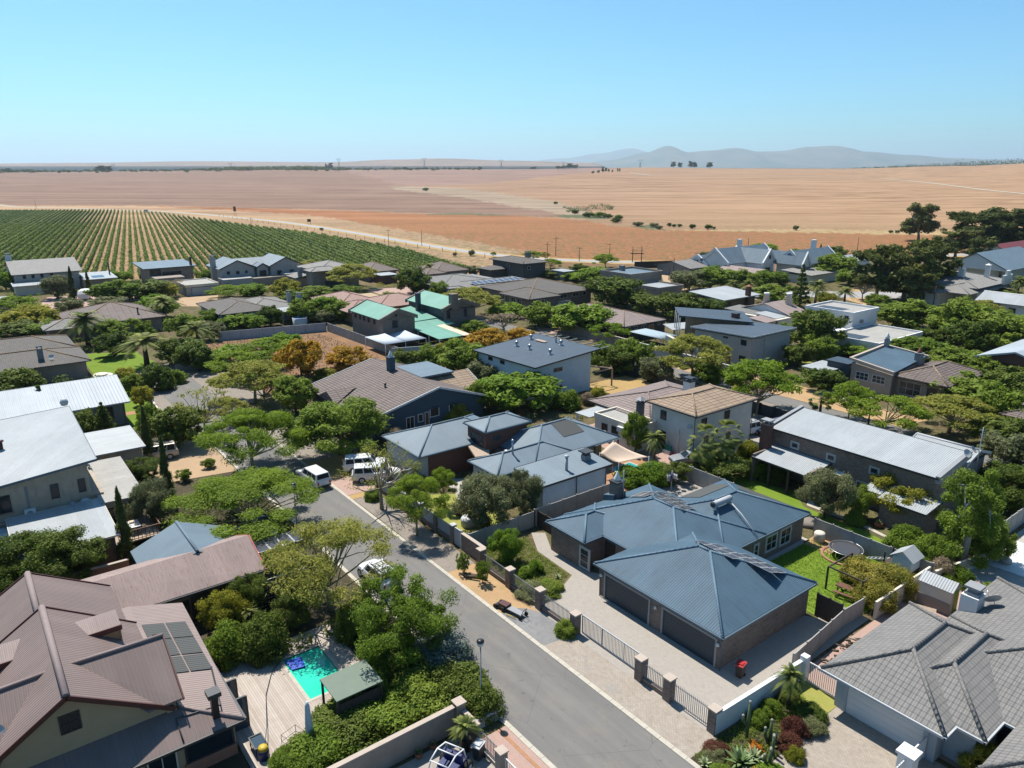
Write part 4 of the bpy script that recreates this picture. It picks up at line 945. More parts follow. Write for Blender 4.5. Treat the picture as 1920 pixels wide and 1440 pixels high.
h.part('pool_heating_mat', MB().slab([(x, y, 3.1 + (57.2 - y) * .0 + (-54.6 - x) * .42 + .05) for x, y in ((-58.8, 50.6), (-56.6, 50.6), (-56.6, 53.6), (-58.8, 53.6))], .03), M['poolmat'])
h.part('porch_roof', MB().slab([(-57.2, 53.2, 3.12), (-54.4, 53.2, 2.98), (-54.4, 57.3, 2.98), (-57.2, 57.3, 3.12)], .08), M['white_roof'])
for a, b in ((-54.6, 53.4), (-54.6, 57.0)): h.part('post', MB().box(a - .06, b - .06, 0, a + .06, b + .06, 2.9), M['dark'])
h.part('entrance_canopy', MB().slab([(-63.0, 42.2, 3.05), (-59.6, 40.9, 3.05), (-59.2, 42.4, 3.05), (-60.4, 43.3, 3.05), (-62.8, 43.3, 3.05)], .2), M['wood_pale'])
h.flue(-56.3, 43.3, 3.6, 5.2, .1, M['steel']); h.part('flashing', MB().slab([(-57.1, 42.8, 4.15), (-56.4, 42.8, 3.86), (-56.4, 43.1, 3.86), (-57.1, 43.1, 4.15)], .02), M['white'])
h.walls([(-53.8, 42.3, -50.2, 50.9, 2.72)], M['pl_blue'], 'outer_wall'); h.mono(-54.25, 41.9, -49.8, 51.3, [3.3, 2.85, 2.85, 3.3], M['grey_roof'], .14, M['dark'])
h.flue(-51.2, 46.2, 2.9, 4.4, .15, M['lightgrey']); c = h.chimney(-52.0, 49.6, 2.9, 3.6, .7, .8, M['grey']); h.part('cowl', MB().slab([(-52.6, 49.0, 4.05), (-51.4, 49.0, 4.05), (-51.4, 50.2, 4.05), (-52.6, 50.2, 4.05)], .12).box(-52.3, 49.3, 3.6, -51.7, 49.9, 3.94), M['dark'], c)
for w in (46.6, 50.7): h.pipe([(-50.08, w, 2.75), (-50.08, w, 0)], M['dark'])
t = empty('shade_sail', (-51, 54.3, 0), 0, 'peach triangular shade sail stretched over the back patio', 'shade sail')
m = MB(); n = 8; A_, B_, C_ = Vector((-1.5, -.2, 3.9)), Vector((-2.0, -1.7, 2.7)), Vector((.4, -1.2, 2.3)); D_ = Vector((2.3, 1.3, 2.9))
gridp = [[((A_.lerp(D_, i/n)).lerp(B_.lerp(C_, i/n), j/n)) - Vector((0, 0, .8 * (i/n)*(1-i/n))) for j in range(n+1)] for i in range(n+1)]
for i in range(n):
    for j in range(n): m.face([gridp[i][j], gridp[i+1][j], gridp[i+1][j+1], gridp[i][j+1]], True)
m.weld = True; o_ = m.build('sail', M['canvas'], t); md = o_.modifiers.new('t', 'SOLIDIFY'); md.thickness = .02
for p_ in (A_, B_, C_, D_): MB().tube([(p_.x, p_.y, 0), (p_.x, p_.y, p_.z + .1)], .05, 8).build('pole', M['lightgrey'], t)
def pool(label, pts, z, wz, wmat):
    t = empty('swimming_pool', (sum(p[0] for p in pts)/len(pts), sum(p[1] for p in pts)/len(pts), 0), 0, label, 'pool'); o = tuple(t.location)
    n = len(pts); cx, cy = o[0], o[1]; out = [(cx + (x-cx)*1.0 + math.copysign(.22, x-cx), cy + (y-cy) + math.copysign(.22, y-cy)) for x, y in pts]
    m = MB()
    for i in range(n):
        j = (i+1) % n; m.face([(*pts[i], z), (*pts[j], z), (*out[j], z), (*out[i], z)][::-1]); m.face([(*pts[i], z), (*pts[i], wz), (*pts[j], wz), (*pts[j], z)])
    m.build('coping', M['kerb'], t, o); MB().face([(*p, wz) for p in pts]).build('water', wmat, t, o); return t
def water(name, c1, c2):
    t_ = NTree(name); p = t_.pos(); w_ = t_.noise(p, 1.6, 3)
    return t_.bsdf(t_.mix(t_.ramp(t_.noise(p, .35, 2), .35, .7), c1, c2), .1, 0, w_, .05, .03, .6)
M['water_green'] = water('green_pool_water', (.03, .62, .42), (.05, .78, .55)); M['water_teal'] = water('teal_pool_water', (.02, .42, .46), (.03, .5, .52))
pool('small teal pool seen under the peach shade sail', [(-53.6, 55), (-50.4, 55), (-50.4, 58), (-53.6, 58)], .09, .075, M['water_teal'])
# slate-blue walls, dark ribbed tiles
h = House('slate_blue_house', 'low house with slate blue walls and brown ribbed tile gables behind the big round bush', 'house', (-87, 46))
h.walls([(-95.6, 37.9, -77.7, 54.6, 2.7)], M['pl_slate'])
h.gable(-96.0, 37.2, -77.3, 55.2, 2.85, 5.35, M['tile_brown'], 'u', M['pl_slate'], None, .35, .16, M['white'], 47.6)
h.part('roof', MB().face([(-91.0, 37.0, 2.95), (-88.3, 37.0, 4.1), (-88.3, 41.4, 4.13)]).face([(-88.3, 37.0, 4.1), (-85.6, 37.0, 2.95), (-88.3, 41.4, 4.13)]).face([(-91.0, 37.0, 2.95), (-85.6, 37.0, 2.95), (-88.3, 37.0, 4.1)]), M['tile_brown'])
h.walls([(-86.5, 50, -80.9, 56.4, 2.8)], M['pl_slate'], 'wing_wall'); h.gable(-86.9, 49.6, -80.5, 56.8, 3.0, 4.75, M['tile_tan'], 'w', M['pl_slate'], None, .35, .14, M['white'], -84.6)
h.chimney(-89.0, 47.0, 4.9, 7.0, .9, .9, M['pl_slate'], M['pl_slate'], 'cone', M['white'])
h.flat(-91, 48.5, -83.5, 54.2, 5.0, M['grey_roof'], .1); h.flue(-84.4, 43.6, 4.0, 4.75, .12, M['dark'])
for a, b, z0, z1 in ((44.5, 45.3, 1.6, 2.7), (46.3, 47.7, 1.9, 3.2), (49.2, 50.0, 2.2, 3.3)): h.window('E', -77.7, a, z0 - .5, b, z1 - .5, M['white'], 1, 1, .09)
h.window('E', -77.7, 42.8, .2, 44.0, 2.1, M['white'], 2, 1, .08); h.door('E', -77.7, 45.6, 46.1, 2.2, M['wood'], fm=M['white'])
h.pipe([(-77.4, 37.5, 2.8), (-77.4, 39.2, 2.6), (-77.4, 40.5, .1)], M['white'])
# pale blue box with mono-pitch roof
h = House('blue_white_box_house', 'two-storey pale blue box house with dark blue sloping roof and round roof vents', 'house', (-85, 69.5))
h.monowall(-91.4, 63.6, -77.8, 74.6, [5.0, 5.3, 6.25, 6.0], M['pl_blue'])
h.mono(-92.0, 63.0, -76.8, 75.6, [5.15, 5.5, 6.45, 6.1], M['blue_roof_dark'], .16, M['dark'])
zv = lambda u, w: 5.2 + (w - 63) * .078 + (u + 92) * .02
for u, w in ((-88.2, 68.6), (-89.6, 72.6), (-85.0, 68.6), (-83.0, 73.2), (-80.4, 68.8)):
    v = h.part('roof_vent', MB().lathe([(.42, zv(u, w) - .1), (.36, zv(u, w) + .05), (.14, zv(u, w) + .12), (.14, zv(u, w) + .4), (.3, zv(u, w) + .45), (.3, zv(u, w) + .7), (.04, zv(u, w) + .85)], (u, w, 0), 12), M['steel'])
h.part('skylight', MB().slab([(-88.5, 72.4, 6.12), (-86.1, 72.4, 6.16), (-86.1, 73.1, 6.2), (-88.5, 73.1, 6.16)], .06), M['wood_pale']); h.flue(-84.9, 73.8, 6.1, 7.1, .12, M['grey'])
for i in range(9): u = -92 + i * 1.85; h.part('pergola_beam', MB().beam((u, 75.6, 6.0 + i*.04), (u, 78.0, 6.05 + i*.04), .12, .14), M['grey'])
h.window('E', -77.8, 67.2, 3.85, 69.0, 4.55, M['lightgrey'], 2, 1); h.window('E', -77.8, 67.2, 1.2, 69.0, 1.85, M['lightgrey'], 2, 1)
h.window('S', 63.6, -88.8, 4.15, -87.7, 4.75, M['dark'], 1, 1); h.window('S', 63.6, -85.8, 4.2, -84.7, 4.8, M['dark'], 1, 1)
h.part('patio_frame', MB().beam((-81, 76.4, 2.8), (-77.2, 78.6, 2.8), .14, .2).beam((-77.2, 75, 2.8), (-77.2, 78.6, 2.8), .12, .15).box(-77.28, 78.5, 0, -77.1, 78.7, 2.8), M['wood_pale'])
# two-storey white house with tan tiles
h = House('tan_tiled_house', 'two-storey cream-white house with tan ribbed hip roof behind the palms', 'house', (-55, 68))
h.walls([(-56.2, 64.2, -49.8, 75.0, 5.4)], plaster('warm_white_plaster', (.76, .74, .68)))
h.hip(-56.7, 63.7, -49.2, 75.5, 5.6, .28, M['tile_tan'], M['tile_tan'], M['dark'])
h.walls([(-66.0, 64.6, -56.2, 78.4, 2.9)], M['pl_grey'], 'rear_wall'); h.hip(-67, 63.9, -56.0, 79.0, 3.1, .25, M['tile_mauve'], M['tile_mauve'], M['dark'])
h.walls([(-62.2, 60.7, -55.4, 64.6, 3.0)], plaster('warm_white_plaster', (.76, .74, .68)), 'annex_wall'); h.flat(-62.3, 60.6, -55.3, 64.5, 3.0, M['fibre_roof'], .25, M['pl_cream'])
h.mono(-65, 59.9, -62.4, 64.2, [2.7, 2.75, 2.85, 2.8], M['white_roof'], .08); h.part('post', MB().box(-64.9, 60.0, 0, -64.7, 60.2, 2.65), M['white'])
h.window('S', 64.2, -54.8, 3.75, -53.9, 4.9, M['dark'], 1, 2, .09); h.window('E', -49.8, 69.6, 3.85, 70.6, 4.9, M['dark'], 1, 2); h.window('E', -49.8, 65.4, 4.0, 66.4, 4.8, M['dark'], 1, 1)
h.door('S', 64.2, -54.9, -53.9, 2.3, M['dark']); h.window('S', 60.7, -61.0, 1.3, -60.0, 2.3, M['dark'], 1, 1); h.window('S', 60.7, -59.3, 1.3, -58.2, 2.4, M['dark'], 2, 1)
h.chimney(-57.4, 63.5, 2.5, 5.2, .7, .7, M['slate_door'], M['dark'], 'pyr', M['grey']); h.chimney(-58.4, 73.6, 3.4, 5.9, 1.1, 1.0, M['white'], M['dark'], 'slab', M['dark'])
h.pipe([(-49.68, 64.1, 5.4), (-49.68, 64.1, 0)], M['dark']); h.pipe([(-49.68, 75.0, 5.4), (-49.68, 75.0, 0)], M['dark'])
dish('small white dish on the cream-white two-storey wall', -50.2, 64.1, 3.9, -100, .3); t = empty('air_conditioner', (-58.0, 60.3, 2.15), 0, 'white air conditioning box on the low annex wall behind the patio', 'air conditioner'); MB().box(0, -.1, 0, .9, .35, .6).build('casing', M['white'], t)
# long brick house with white roof
h = House('long_brick_house', 'long two-storey brick house with pale ribbed sloping roof and small square windows', 'house', (-34, 71))
h.monowall(-43.0, 68.6, -25.7, 74.0, [5.1, 5.1, 6.1, 6.1], M['brick'])
h.mono(-42.7, 68.15, -25.3, 74.4, [5.15, 5.15, 6.2, 6.2], M['white_roof'], .12, M['dark'])
h.part('gable_parapet', MB().slab([(-43.2, 68.1, 5.35), (-42.8, 68.1, 5.35), (-42.8, 74.5, 6.4), (-43.2, 74.5, 6.4)], .7), M['grey']); h.part('gable_parapet', MB().slab([(-25.6, 68.1, 5.35), (-25.2, 68.1, 5.35), (-25.2, 74.5, 6.4), (-25.6, 74.5, 6.4)], .7), M['grey'])
for a, z in ((-40.3, 3.6), (-36.2, 3.5), (-31.7, 3.55)): h.window('S', 68.6, a, z, a + .75, z + .55, M['grey'], 1, 1, .07, surr=M['lightgrey'])
h.window('S', 68.6, -32.8, .9, -31.8, 2.2, M['dark'], 1, 2, surr=M['lightgrey']); h.part('small_awning', MB().slab([(-35.0, 67.9, 2.5), (-34.2, 67.9, 2.5), (-34.2, 68.59, 2.65), (-35.0, 68.59, 2.65)], .05), M['white'])
h.mono(-42.3, 64.5, -35.7, 68.55, [2.85, 2.75, 3.2, 3.3], M['white_roof'], .12, M['dark'], 'porch_roof'); h.part('porch_wall', MB().box(-36.0, 64.7, -.2, -35.75, 68.55, 3.05), M['brick']); h.part('porch_wall', MB().box(-42.3, 64.6, -.2, -42.1, 68.55, 3.15), M['brick'])
for u in (-40.2, -38.0): h.part('post', MB().box(u - .12, 64.65, 0, u + .12, 64.9, 2.65), M['wood_dark'])
h.chimney(-42.6, 67.3, -.2, 5.8, 1.0, .9, M['brick_red'], M['brick'], 'slab', M['grey'])
h.mono(-31.1, 66.3, -29.2, 68.5, [2.65, 2.6, 2.95, 3.0], M['white_roof'], .08, M['dark'], 'porch_roof'); h.mono(-29.2, 65.3, -24.8, 68.5, [2.7, 2.62, 3.0, 3.1], M['white_roof'], .1, M['dark'], 'porch_roof'); h.walls([(-29, 65.6, -25.0, 68.5, 2.5)], M['brick'], 'lower_wall')
h.walls([(-31.0, 74.0, -25.6, 79.0, 4.9)], M['pl_mid'], 'wing_wall'); h.gable(-31.3, 73.9, -25.3, 79.6, 5.0, 5.9, M['white_roof'], 'u', M['pl_mid'], M['lightgrey'], .3, .12, M['lightgrey'])
h.part('aerial_mast', MB().tube([(-25.0, 75.5, 3), (-25.0, 75.5, 8.6)], .04, 6).beam((-25.3, 75.5, 8.3), (-24.7, 75.5, 8.3), .04).beam((-25.2, 75.5, 7.9), (-24.8, 75.5, 7.9), .04), M['steel'])
dish('white dish on the end parapet of the long brick house', -25.4, 73.4, 6.2, -20, .42); dish('round grey dish beside the aerial mast on the long brick house', -25.4, 74.6, 6.3, 10, .38, M['grey'])
# grey tiled house in the near right corner
h = House('grey_tiled_house', 'grey tiled bungalow with white garage door in the near right corner', 'house', (-12, 47))
PB = M['pl_blue_grey']; TG = M['tile_grey']
h.walls([(-18.3, 39.3, -12.4, 49.5, 2.6), (-12.4, 40.4, -10.9, 49.5, 2.6), (-10.9, 43.0, 2, 58, 2.6)], PB)
h.hip(-19.0, 38.4, -11.8, 49.9, 2.75, .50, TG, TG, M['lightgrey'], .16, .14); h.hip(-16.5, 39.75, -10.35, 50.5, 2.757, .53, TG, TG, M['lightgrey'], .16, .14)
h.hip(-16.6, 42.2, 6, 58.5, 2.75, .34, TG, TG, M['lightgrey'], .16, .14); h.hip(-9.75, 37.4, -3, 43.4, 2.765, .5, TG, TG, M['lightgrey'], .16, .14)
h.walls([(-9.4, 37.9, -3.2, 42.8, 2.6)], PB, 'front_wall')
h.garage('S', 39.3, -17.55, -13.1, 2.1, M['white'], PB, 5, .25)
h.door('S', 43.0, -10.6, -9.7, 2.1, M['dark']); h.window('S', 37.9, -8.6, .9, -6.6, 2.1, M['white'], 2, 1)
c = h.chimney(-16.0, 52.2, 2.4, 4.1, 1.1, 1.3, M['white']); h.part('cowl', MB().box(-16.45, 51.75, 4.1, -15.55, 52.65, 4.3).box(-16.3, 51.9, 4.3, -15.7, 52.5, 4.6).box(-16.5, 51.7, 4.6, -15.5, 52.7, 4.75), M['grey'], c)
dish('large white dish on the grey tiled roof right of its chimney', -14.9, 52.9, 3.6, 140, .55)
# gate pier and gates beside the garage
t = empty('white_gate', (-20.5, 39.9, 0), 0, 'white barred gate between the planted bed and the grey tiled garage', 'gate')
m = MB(); m.beam((0, 0, .12), (1.95, 0, .12), .06); m.beam((0, 0, 1.55), (1.95, 0, 1.55), .07)
for i in range(15): m.beam((.05 + i * .133, 0, .12), (.05 + i * .133, 0, 1.55), .035)
m.build('leaf', M['white'], t); MB().box(-.55, -.2, 0, -.1, .25, 1.85).build('pier', M['pl_white'], t)
t = empty('gate_pier', (-12.9, 37.1, 0), 0, 'square white pier with flat cap beside the white garage door', 'pier')
MB().box(-.4, -.4, 0, .4, .4, 1.55).build('shaft', M['pl_white'], t); MB().box(-.5, -.5, 1.552, .5, .5, 1.72).build('cap', M['white'], t)
m = MB(); m.beam((0, -.3, 1.35), (0, -6, 1.35), .06); m.beam((0, -.3, .15), (0, -6, .15), .06)
for i in range(24): m.beam((0, -.45 - i*.23, .15), (0, -.45 - i*.23, 1.45), .03)
tag(m.build('white_railing', M['white']), 'white barred railing leaving the square pier towards the street', 'railing').location = (-12.9, 37.1, 0)
m = MB(); m.beam((0, .4, 1.5), (.0, 2.2, 1.5), .08); m.beam((0, .4, .2), (0, 2.2, .2), .06)
for i in range(8): m.beam((0, .5 + i*.23, .2), (0, .5 + i*.23, 1.55), .03)
tag(m.build('white_railing', M['white']), 'short white railing between the square pier and the bungalow wall', 'railing').location = (-12.9, 37.1, 0)
# middle distance houses
h = House('green_roofed_house', 'brick house with pale green roofs and stepped brick gables by the empty plot', 'house', (-128, 72))
GR = M['green_roof']
h.walls([(-134.4, 62.9, -121.6, 69.8, 5.1)], M['brick']); h.gable(-134.6, 62.4, -121.5, 70.2, 5.25, 6.9, GR, 'u', M['brick'], None, .2, .1, parapet=(M['brick'], .4, .18), cr=66.3)
h.walls([(-138.0, 78.0, -124.0, 85.6, 5.1)], M['brick'], 'rear_wall'); h.gable(-138.4, 77.5, -123.8, 86.0, 5.25, 6.9, GR, 'u', M['brick'], None, .2, .1, parapet=(M['brick'], .4, .18), cr=82.0)
h.part('side_cladding', MB().box(-138, 77.9, 0, -124.3, 77.99, 5.1), M['slate_door'])
h.mono(-136.5, 70.4, -125.9, 77.4, [3.4, 3.1, 3.3, 4.2], GR, .12); h.mono(-126.6, 70.2, -121.8, 79.0, [3.1, 2.6, 2.6, 3.2], GR, .1, None); h.mono(-121.6, 69.5, -112.5, 74.8, [2.7, 2.3, 2.3, 2.7], GR, .1)
h.part('carport_roof', MB().slab([(-122, 74.9, 2.66), (-112.4, 74.9, 2.3), (-112.4, 76.6, 2.3), (-122, 76.6, 2.7)], .08), M['canvas'])
for u in (-120.5, -116.5, -112.8): h.part('post', MB().box(u - .08, 69.7, 0, u + .08, 69.86, 2.3), M['white'])
h.walls([(-136, 70.5, -126.2, 77.3, 3.0)], M['brick'], 'link_wall')
h.window('E', -121.6, 64.9, 3.4, 66.1, 4.9, M['slate_door'], 1, 1, .12); h.window('E', -121.3, 65.4, 5.6, 65.9, 6.1, M['slate_door'], 1, 1)
h.window('E', -124.0, 78.6, 3.2, 79.4, 4.9, M['slate_door'], 1, 1, .12); h.window('E', -124.0, 82.7, 3.2, 83.5, 4.9, M['slate_door'], 1, 1, .12)
for u in (-133.2, -131.2, -129.5, -127.6, -125.2): h.window('S', 62.9, u, 3.9, u + .8, 4.8, M['dark'], 1, 1)
h.chimney(-124.2, 80.4, 5.0, 8.0, 1.3, 1.5, M['brick'], M['brick'], None); h.chimney(-132.5, 77.0, 3.5, 7.4, .8, .9, M['slate_door'], M['slate_door'], None)
t = empty('shade_awning', (-119, 64, 0), 0, 'pale grey-blue twin-peaked shade awning beside the green-roofed brick house', 'awning')
def peak(m, u0, w0, u1, w1, z, zp, sag=.15):
    c = ((u0+u1)/2, (w0+w1)/2, zp); P4 = [(u0, w0, z), (u1, w0, z), (u1, w1, z), (u0, w1, z)]
    for i in range(4):
        a, b = P4[i], P4[(i+1) % 4]; mid = ((a[0]+b[0])/2, (a[1]+b[1])/2, z + .1); q1 = tuple((x+y)/2 - (sag if i_ == 2 else 0) for i_, (x, y) in enumerate(zip(a, c))); q2 = tuple((x+y)/2 - (sag if i_ == 2 else 0) for i_, (x, y) in enumerate(zip(b, c)))
        m.face([a, b, q2, q1], True).face([q1, q2, c], True)
m = MB(); peak(m, -4, -4.2, 4, 0, 2.2, 3.3); peak(m, -4, .02, 4, 4.4, 2.2, 3.3); m.weld = True; o_ = m.build('canopy', M['canvas_grey'], t); md = o_.modifiers.new('t', 'SOLIDIFY'); md.thickness = .03
for x in (-3.9, 3.9):
    for y in (-4.1, 0, 4.3): MB().tube([(x, y, 0), (x, y, 2.2)], .06, 6).build('pole', M['white'], t)
# house with mauve hip (right of the trees)
h = House('mauve_hip_house', 'grey-walled house with mauve tiled hip roof and orange ridge line', 'house', (-106, 108))
h.walls([(-119, 102.4, -97.8, 113.4, 2.95)], M['pl_dark']); h.hip(-119.6, 101.8, -97.2, 114.0, 3.05, .27, M['tile_mauve'], M['tile_ochre'], M['dark'])
h.walls([(-110, 112, -98.6, 115.2, 2.9)], M['pl_dark'], 'rear_wall');
for a, b, z0 in ((102.8, 104.2, 1.4), (105.4, 106.2, 2.0), (107.2, 107.8, 1.3), (108.1, 108.8, 1.3), (112, 112.7, 2.0)): h.window('E', -97.8, a, z0, b, 2.6, M['white'], 1, 1)
h.door('E', -97.8, 109.5, 110.8, 2.3, M['wood_orange'], fm=M['white']); h.window('S', 102.4, -101, 1.2, -99.5, 2.4, M['white'], 2, 1); h.pipe([(-97.6, 102.1, 3), (-97.6, 102.1, 0)], M['lightgrey'])
t = empty('shade_sail', (-92, 104.5, 0), 0, 'blue-grey shade net by the concrete wall left of the modern house', 'shade sail'); m = MB(); peak(m, -4.5, -2.2, 3.8, 2.6, 2.2, 2.9); m.weld = True; o_ = m.build('sail', M['net_blue'], t); md = o_.modifiers.new('t', 'SOLIDIFY'); md.thickness = .03
for x in (-4.4, 3.7):
    for y in (-2.1, 2.5): MB().tube([(x, y, 0), (x, y, 2.2)], .06, 6).build('pole', M['grey'], t)
# big charcoal hip house with white windows
h = House('white_window_house', 'dark brick house with broad grey-brown hips and tall white window frames', 'house', (-141, 117)); TC = M['tile_charcoal']
h.walls([(-151.8, 107.6, -132.9, 126.8, 3.5)], M['brick']); h.hip(-152.5, 106.9, -132.2, 127.6, 3.65, .24, TC, M['tile_ochre'], M['dark'])
h.walls([(-141.5, 106.0, -131.4, 114.2, 3.3)], M['brick'], 'bay_wall'); h.hip(-142.6, 105.4, -130.8, 115.2, 3.45, .32, TC, M['tile_ochre'], M['dark'])
for a in (-140.9, -138.5, -136.2): h.window('S', 106.0, a, .7, a + 1.7, 3.1, M['white'], 2, 1, .1)
h.window('S', 107.6, -145.2, 1.3, -143, 3.1, M['white'], 2, 1, .1); h.window('E', -131.4, 108.5, .8, 110.5, 2.9, M['white'], 2, 1, .1); h.window('E', -132.9, 116.6, 2.2, 118.8, 3.2, M['white'], 2, 1); h.window('E', -132.9, 120.6, 2.3, 122.7, 3.2, M['white'], 2, 1); h.window('E', -132.9, 124, 2.3, 125.2, 3.2, M['white'], 1, 1)
t_ = h.part('balcony', MB().box(-132.9, 113.9, 1.0, -130.6, 118, 1.15), M['pl_grey']); m = MB()
for i in range(14): m.beam((-130.65, 114 + i * .3, 1.15), (-130.65, 114 + i * .3, 2.0), .04)
m.beam((-130.65, 113.9, 2.0), (-130.65, 118, 2.0), .06); h.part('balcony_rail', m, M['white'], t_)
h = House('solar_panel_house', 'grey tiled house with long row of blue solar panels on its roof', 'house', (-164, 113))
h.walls([(-178, 101.5, -158.5, 122, 2.9)], M['pl_mid']); h.hip(-179.5, 100.6, -160.6, 119.5, 3.05, .17, M['tile_grey'], M['tile_pale']); h.hip(-166, 105.5, -153.8, 127.5, 3.1, .16, M['tile_grey'], M['tile_pale'])
zq = lambda u, w: 3.1 + (-153.8 - u) * .16
for i in range(9):
    w = 107.6 + i * 1.72; s_ = [(-158.6, w), (-155.9, w), (-155.9, w + 1.6), (-158.6, w + 1.6)]; p_ = h.part('solar_panel', MB().slab([(x, y, zq(x, y) + .28) for x, y in s_], .05), M['white'])
    h.part('cells', MB().slab([(x, y, zq(x, y) + .29) for x, y in ((-158.5, w + .08), (-156.0, w + .08), (-156.0, w + 1.52), (-158.5, w + 1.52))], .008), M['solar'], p_)
# far charcoal two-storey
h = House('far_dark_house', 'dark two-storey house with flat hips beside the country road', 'house', (-180, 140))
h.walls([(-189, 137.4, -173.5, 146, 5.1)], M['pl_dark']); h.hip(-190, 136.6, -172.6, 147, 5.2, .2, TC, M['tile_ochre']); h.walls([(-188, 131.5, -182, 137.4, 2.8)], M['pl_dark'], 'lower_wall'); h.hip(-188.7, 131, -181.4, 138.5, 2.9, .25, TC)
h.window('S', 137.4, -181.5, 2.8, -180.3, 4.6, M['lightgrey'], 1, 1); h.window('E', -173.5, 139, 3.2, 140.2, 4.2, M['white'], 1, 1); h.chimney(-179, 143.5, 6, 7.6, 1.0, 1.6, M['pl_mid'], None, 'slab', M['dark'])
h.part('carport_roof', MB().box(-172, 147, 2.6, -166, 151.5, 2.75), M['white_roof']); h.part('garage_wall', MB().box(-171.8, 147.2, 0, -166.2, 151.3, 2.6), M['pl_mid'])
# brown hips near the vineyard corner
h = House('brown_gablet_house', 'brown tiled house with orange ridges at the vineyard corner', 'house', (-192, 120))
h.walls([(-199, 115.8, -187.4, 126, 2.8)], M['pl_stone']); h.hip(-200, 115, -186.6, 127, 2.95, .36, M['tile_brown'], M['tile_ochre']); h.walls([(-193, 111.5, -186, 116, 2.7)], M['pl_stone'], 'front_wall'); h.hip(-193.6, 111, -185.4, 118, 2.8, .35, M['tile_brown'], M['tile_ochre']); h.window('S', 111.5, -190.5, 1, -188.5, 2.2, M['dark'], 2, 1); h.window('E', -186, 112.6, 1, 114, 2.2, M['dark'], 1, 1)
h = House('brown_hip_house', 'small brown tiled hip house with white carport behind the feathery tree', 'house', (-204, 105))
h.walls([(-212, 100, -200, 109, 2.8)], M['pl_stone']); h.hip(-213, 99, -199.4, 110, 2.95, .36, M['tile_brown'], M['tile_ochre']); h.part('carport_roof', MB().box(-199, 100.2, 2.4, -193, 106, 2.55), M['white_roof']); h.part('carport_wall', MB().box(-198.6, 100.6, 0, -193.4, 105.6, 2.4), M['brick_red']); h.window('S', 100, -206, 1, -204, 2.2, M['dark'], 2, 1)
# triple-gabled blue-roofed house beside vineyard
h = House('triple_gable_house', 'two-storey taupe house with three blue-roofed gables in front of the vineyard', 'house', (-216, 71)); TP = M['pl_stone']; FW = M['pl_grey']
h.walls([(-227, 62.0, -216.0, 71.2, 5.0), (-225, 71.2, -217.2, 75.8, 5.0), (-226, 75.8, -215.0, 84.6, 5.0)], FW)
h.gable(-228.4, 61.2, -215.4, 71.8, 5.05, 7.3, M['grey_roof'], 'u', FW, None, .4, .14, M['dark']); h.gable(-228, 75.2, -214.4, 85.4, 5.05, 7.4, M['grey_roof'], 'u', FW, None, .4, .14, M['dark']); h.gable(-227.5, 66.0, -219.5, 80.6, 5.1, 6.95, M['grey_roof'], 'w', None, None, .4, .14)
h.walls([(-217.2, 72.0, -215.6, 75.2, 4.7)], FW, 'bay_wall'); h.gable(-219.5, 71.5, -215.1, 75.7, 4.8, 6.0, M['grey_roof'], 'u', FW, None, .4, .12, M['dark'])
for a, b, z0, z1, f in ((63.4, 64.3, 3.4, 4.3, -216), (66, 67, 3.3, 4.2, -216), (68.6, 69.3, 3.4, 4.2, -216), (77.6, 79, 2.2, 3.6, -215), (81.4, 82.7, 2.2, 3.6, -215), (72.6, 74.6, 1.8, 3.9, -215.6)): h.window('E', f, a, z0, b, z1, M['slate_door'], 1, 1)
h.walls([(-215.9, 60.8, -211, 69.0, 2.7), (-215.5, 78.6, -211, 88, 2.9)], FW, 'terrace_wall'); h.walls([(-215.4, 69, -211.6, 78.6, 2.3)], TP, 'porch_wall'); h.window('E', -211, 61.6, .6, 62.6, 1.6, M['dark'], 1, 1)
h.window('S', 60.8, -214.5, .8, -213.4, 1.9, M['dark'], 1, 1); h.chimney(-221.5, 61.4, 0, 8.0, 1.4, 1.3, FW, None, 'slab', M['dark'])
h = House('pale_hip_house', 'two-storey taupe house with pale hipped tile roof right of the triple gables', 'house', (-202, 89))
h.walls([(-209, 82.6, -195.8, 94.4, 4.95)], M['pl_stone']); h.hip(-210, 81.7, -194.8, 95.3, 5.1, .27, M['tile_pale'], M['tile_pale']); h.hip(-200.2, 79.6, -194.6, 89, 5.12, .32, M['tile_pale'], M['tile_pale']); h.walls([(-199.6, 80.2, -195.2, 82.6, 4.95)], M['pl_stone'], 'front_wall')
for a in (84.6, 88.3): h.window('E', -195.8, a, 2.7, a + 1.2, 4.4, M['dark'], 1, 1)
h.garage('E', -195.8, 84.0, 89.5, 2.1, M['slate_door'], M['grey'], 6); h.chimney(-201, 79, 3, 5.8, 1, 1, M['grey'], M['grey'])
h.part('low_roof', MB().slab([(-208, 77.5, 2.9), (-201, 77.5, 2.9), (-201, 82.5, 3.6), (-208, 82.5, 3.6)], .15), M['tile_pale']); h.walls([(-207.5, 78, -201.3, 82.5, 2.7)], M['pl_stone'], 'side_wall')
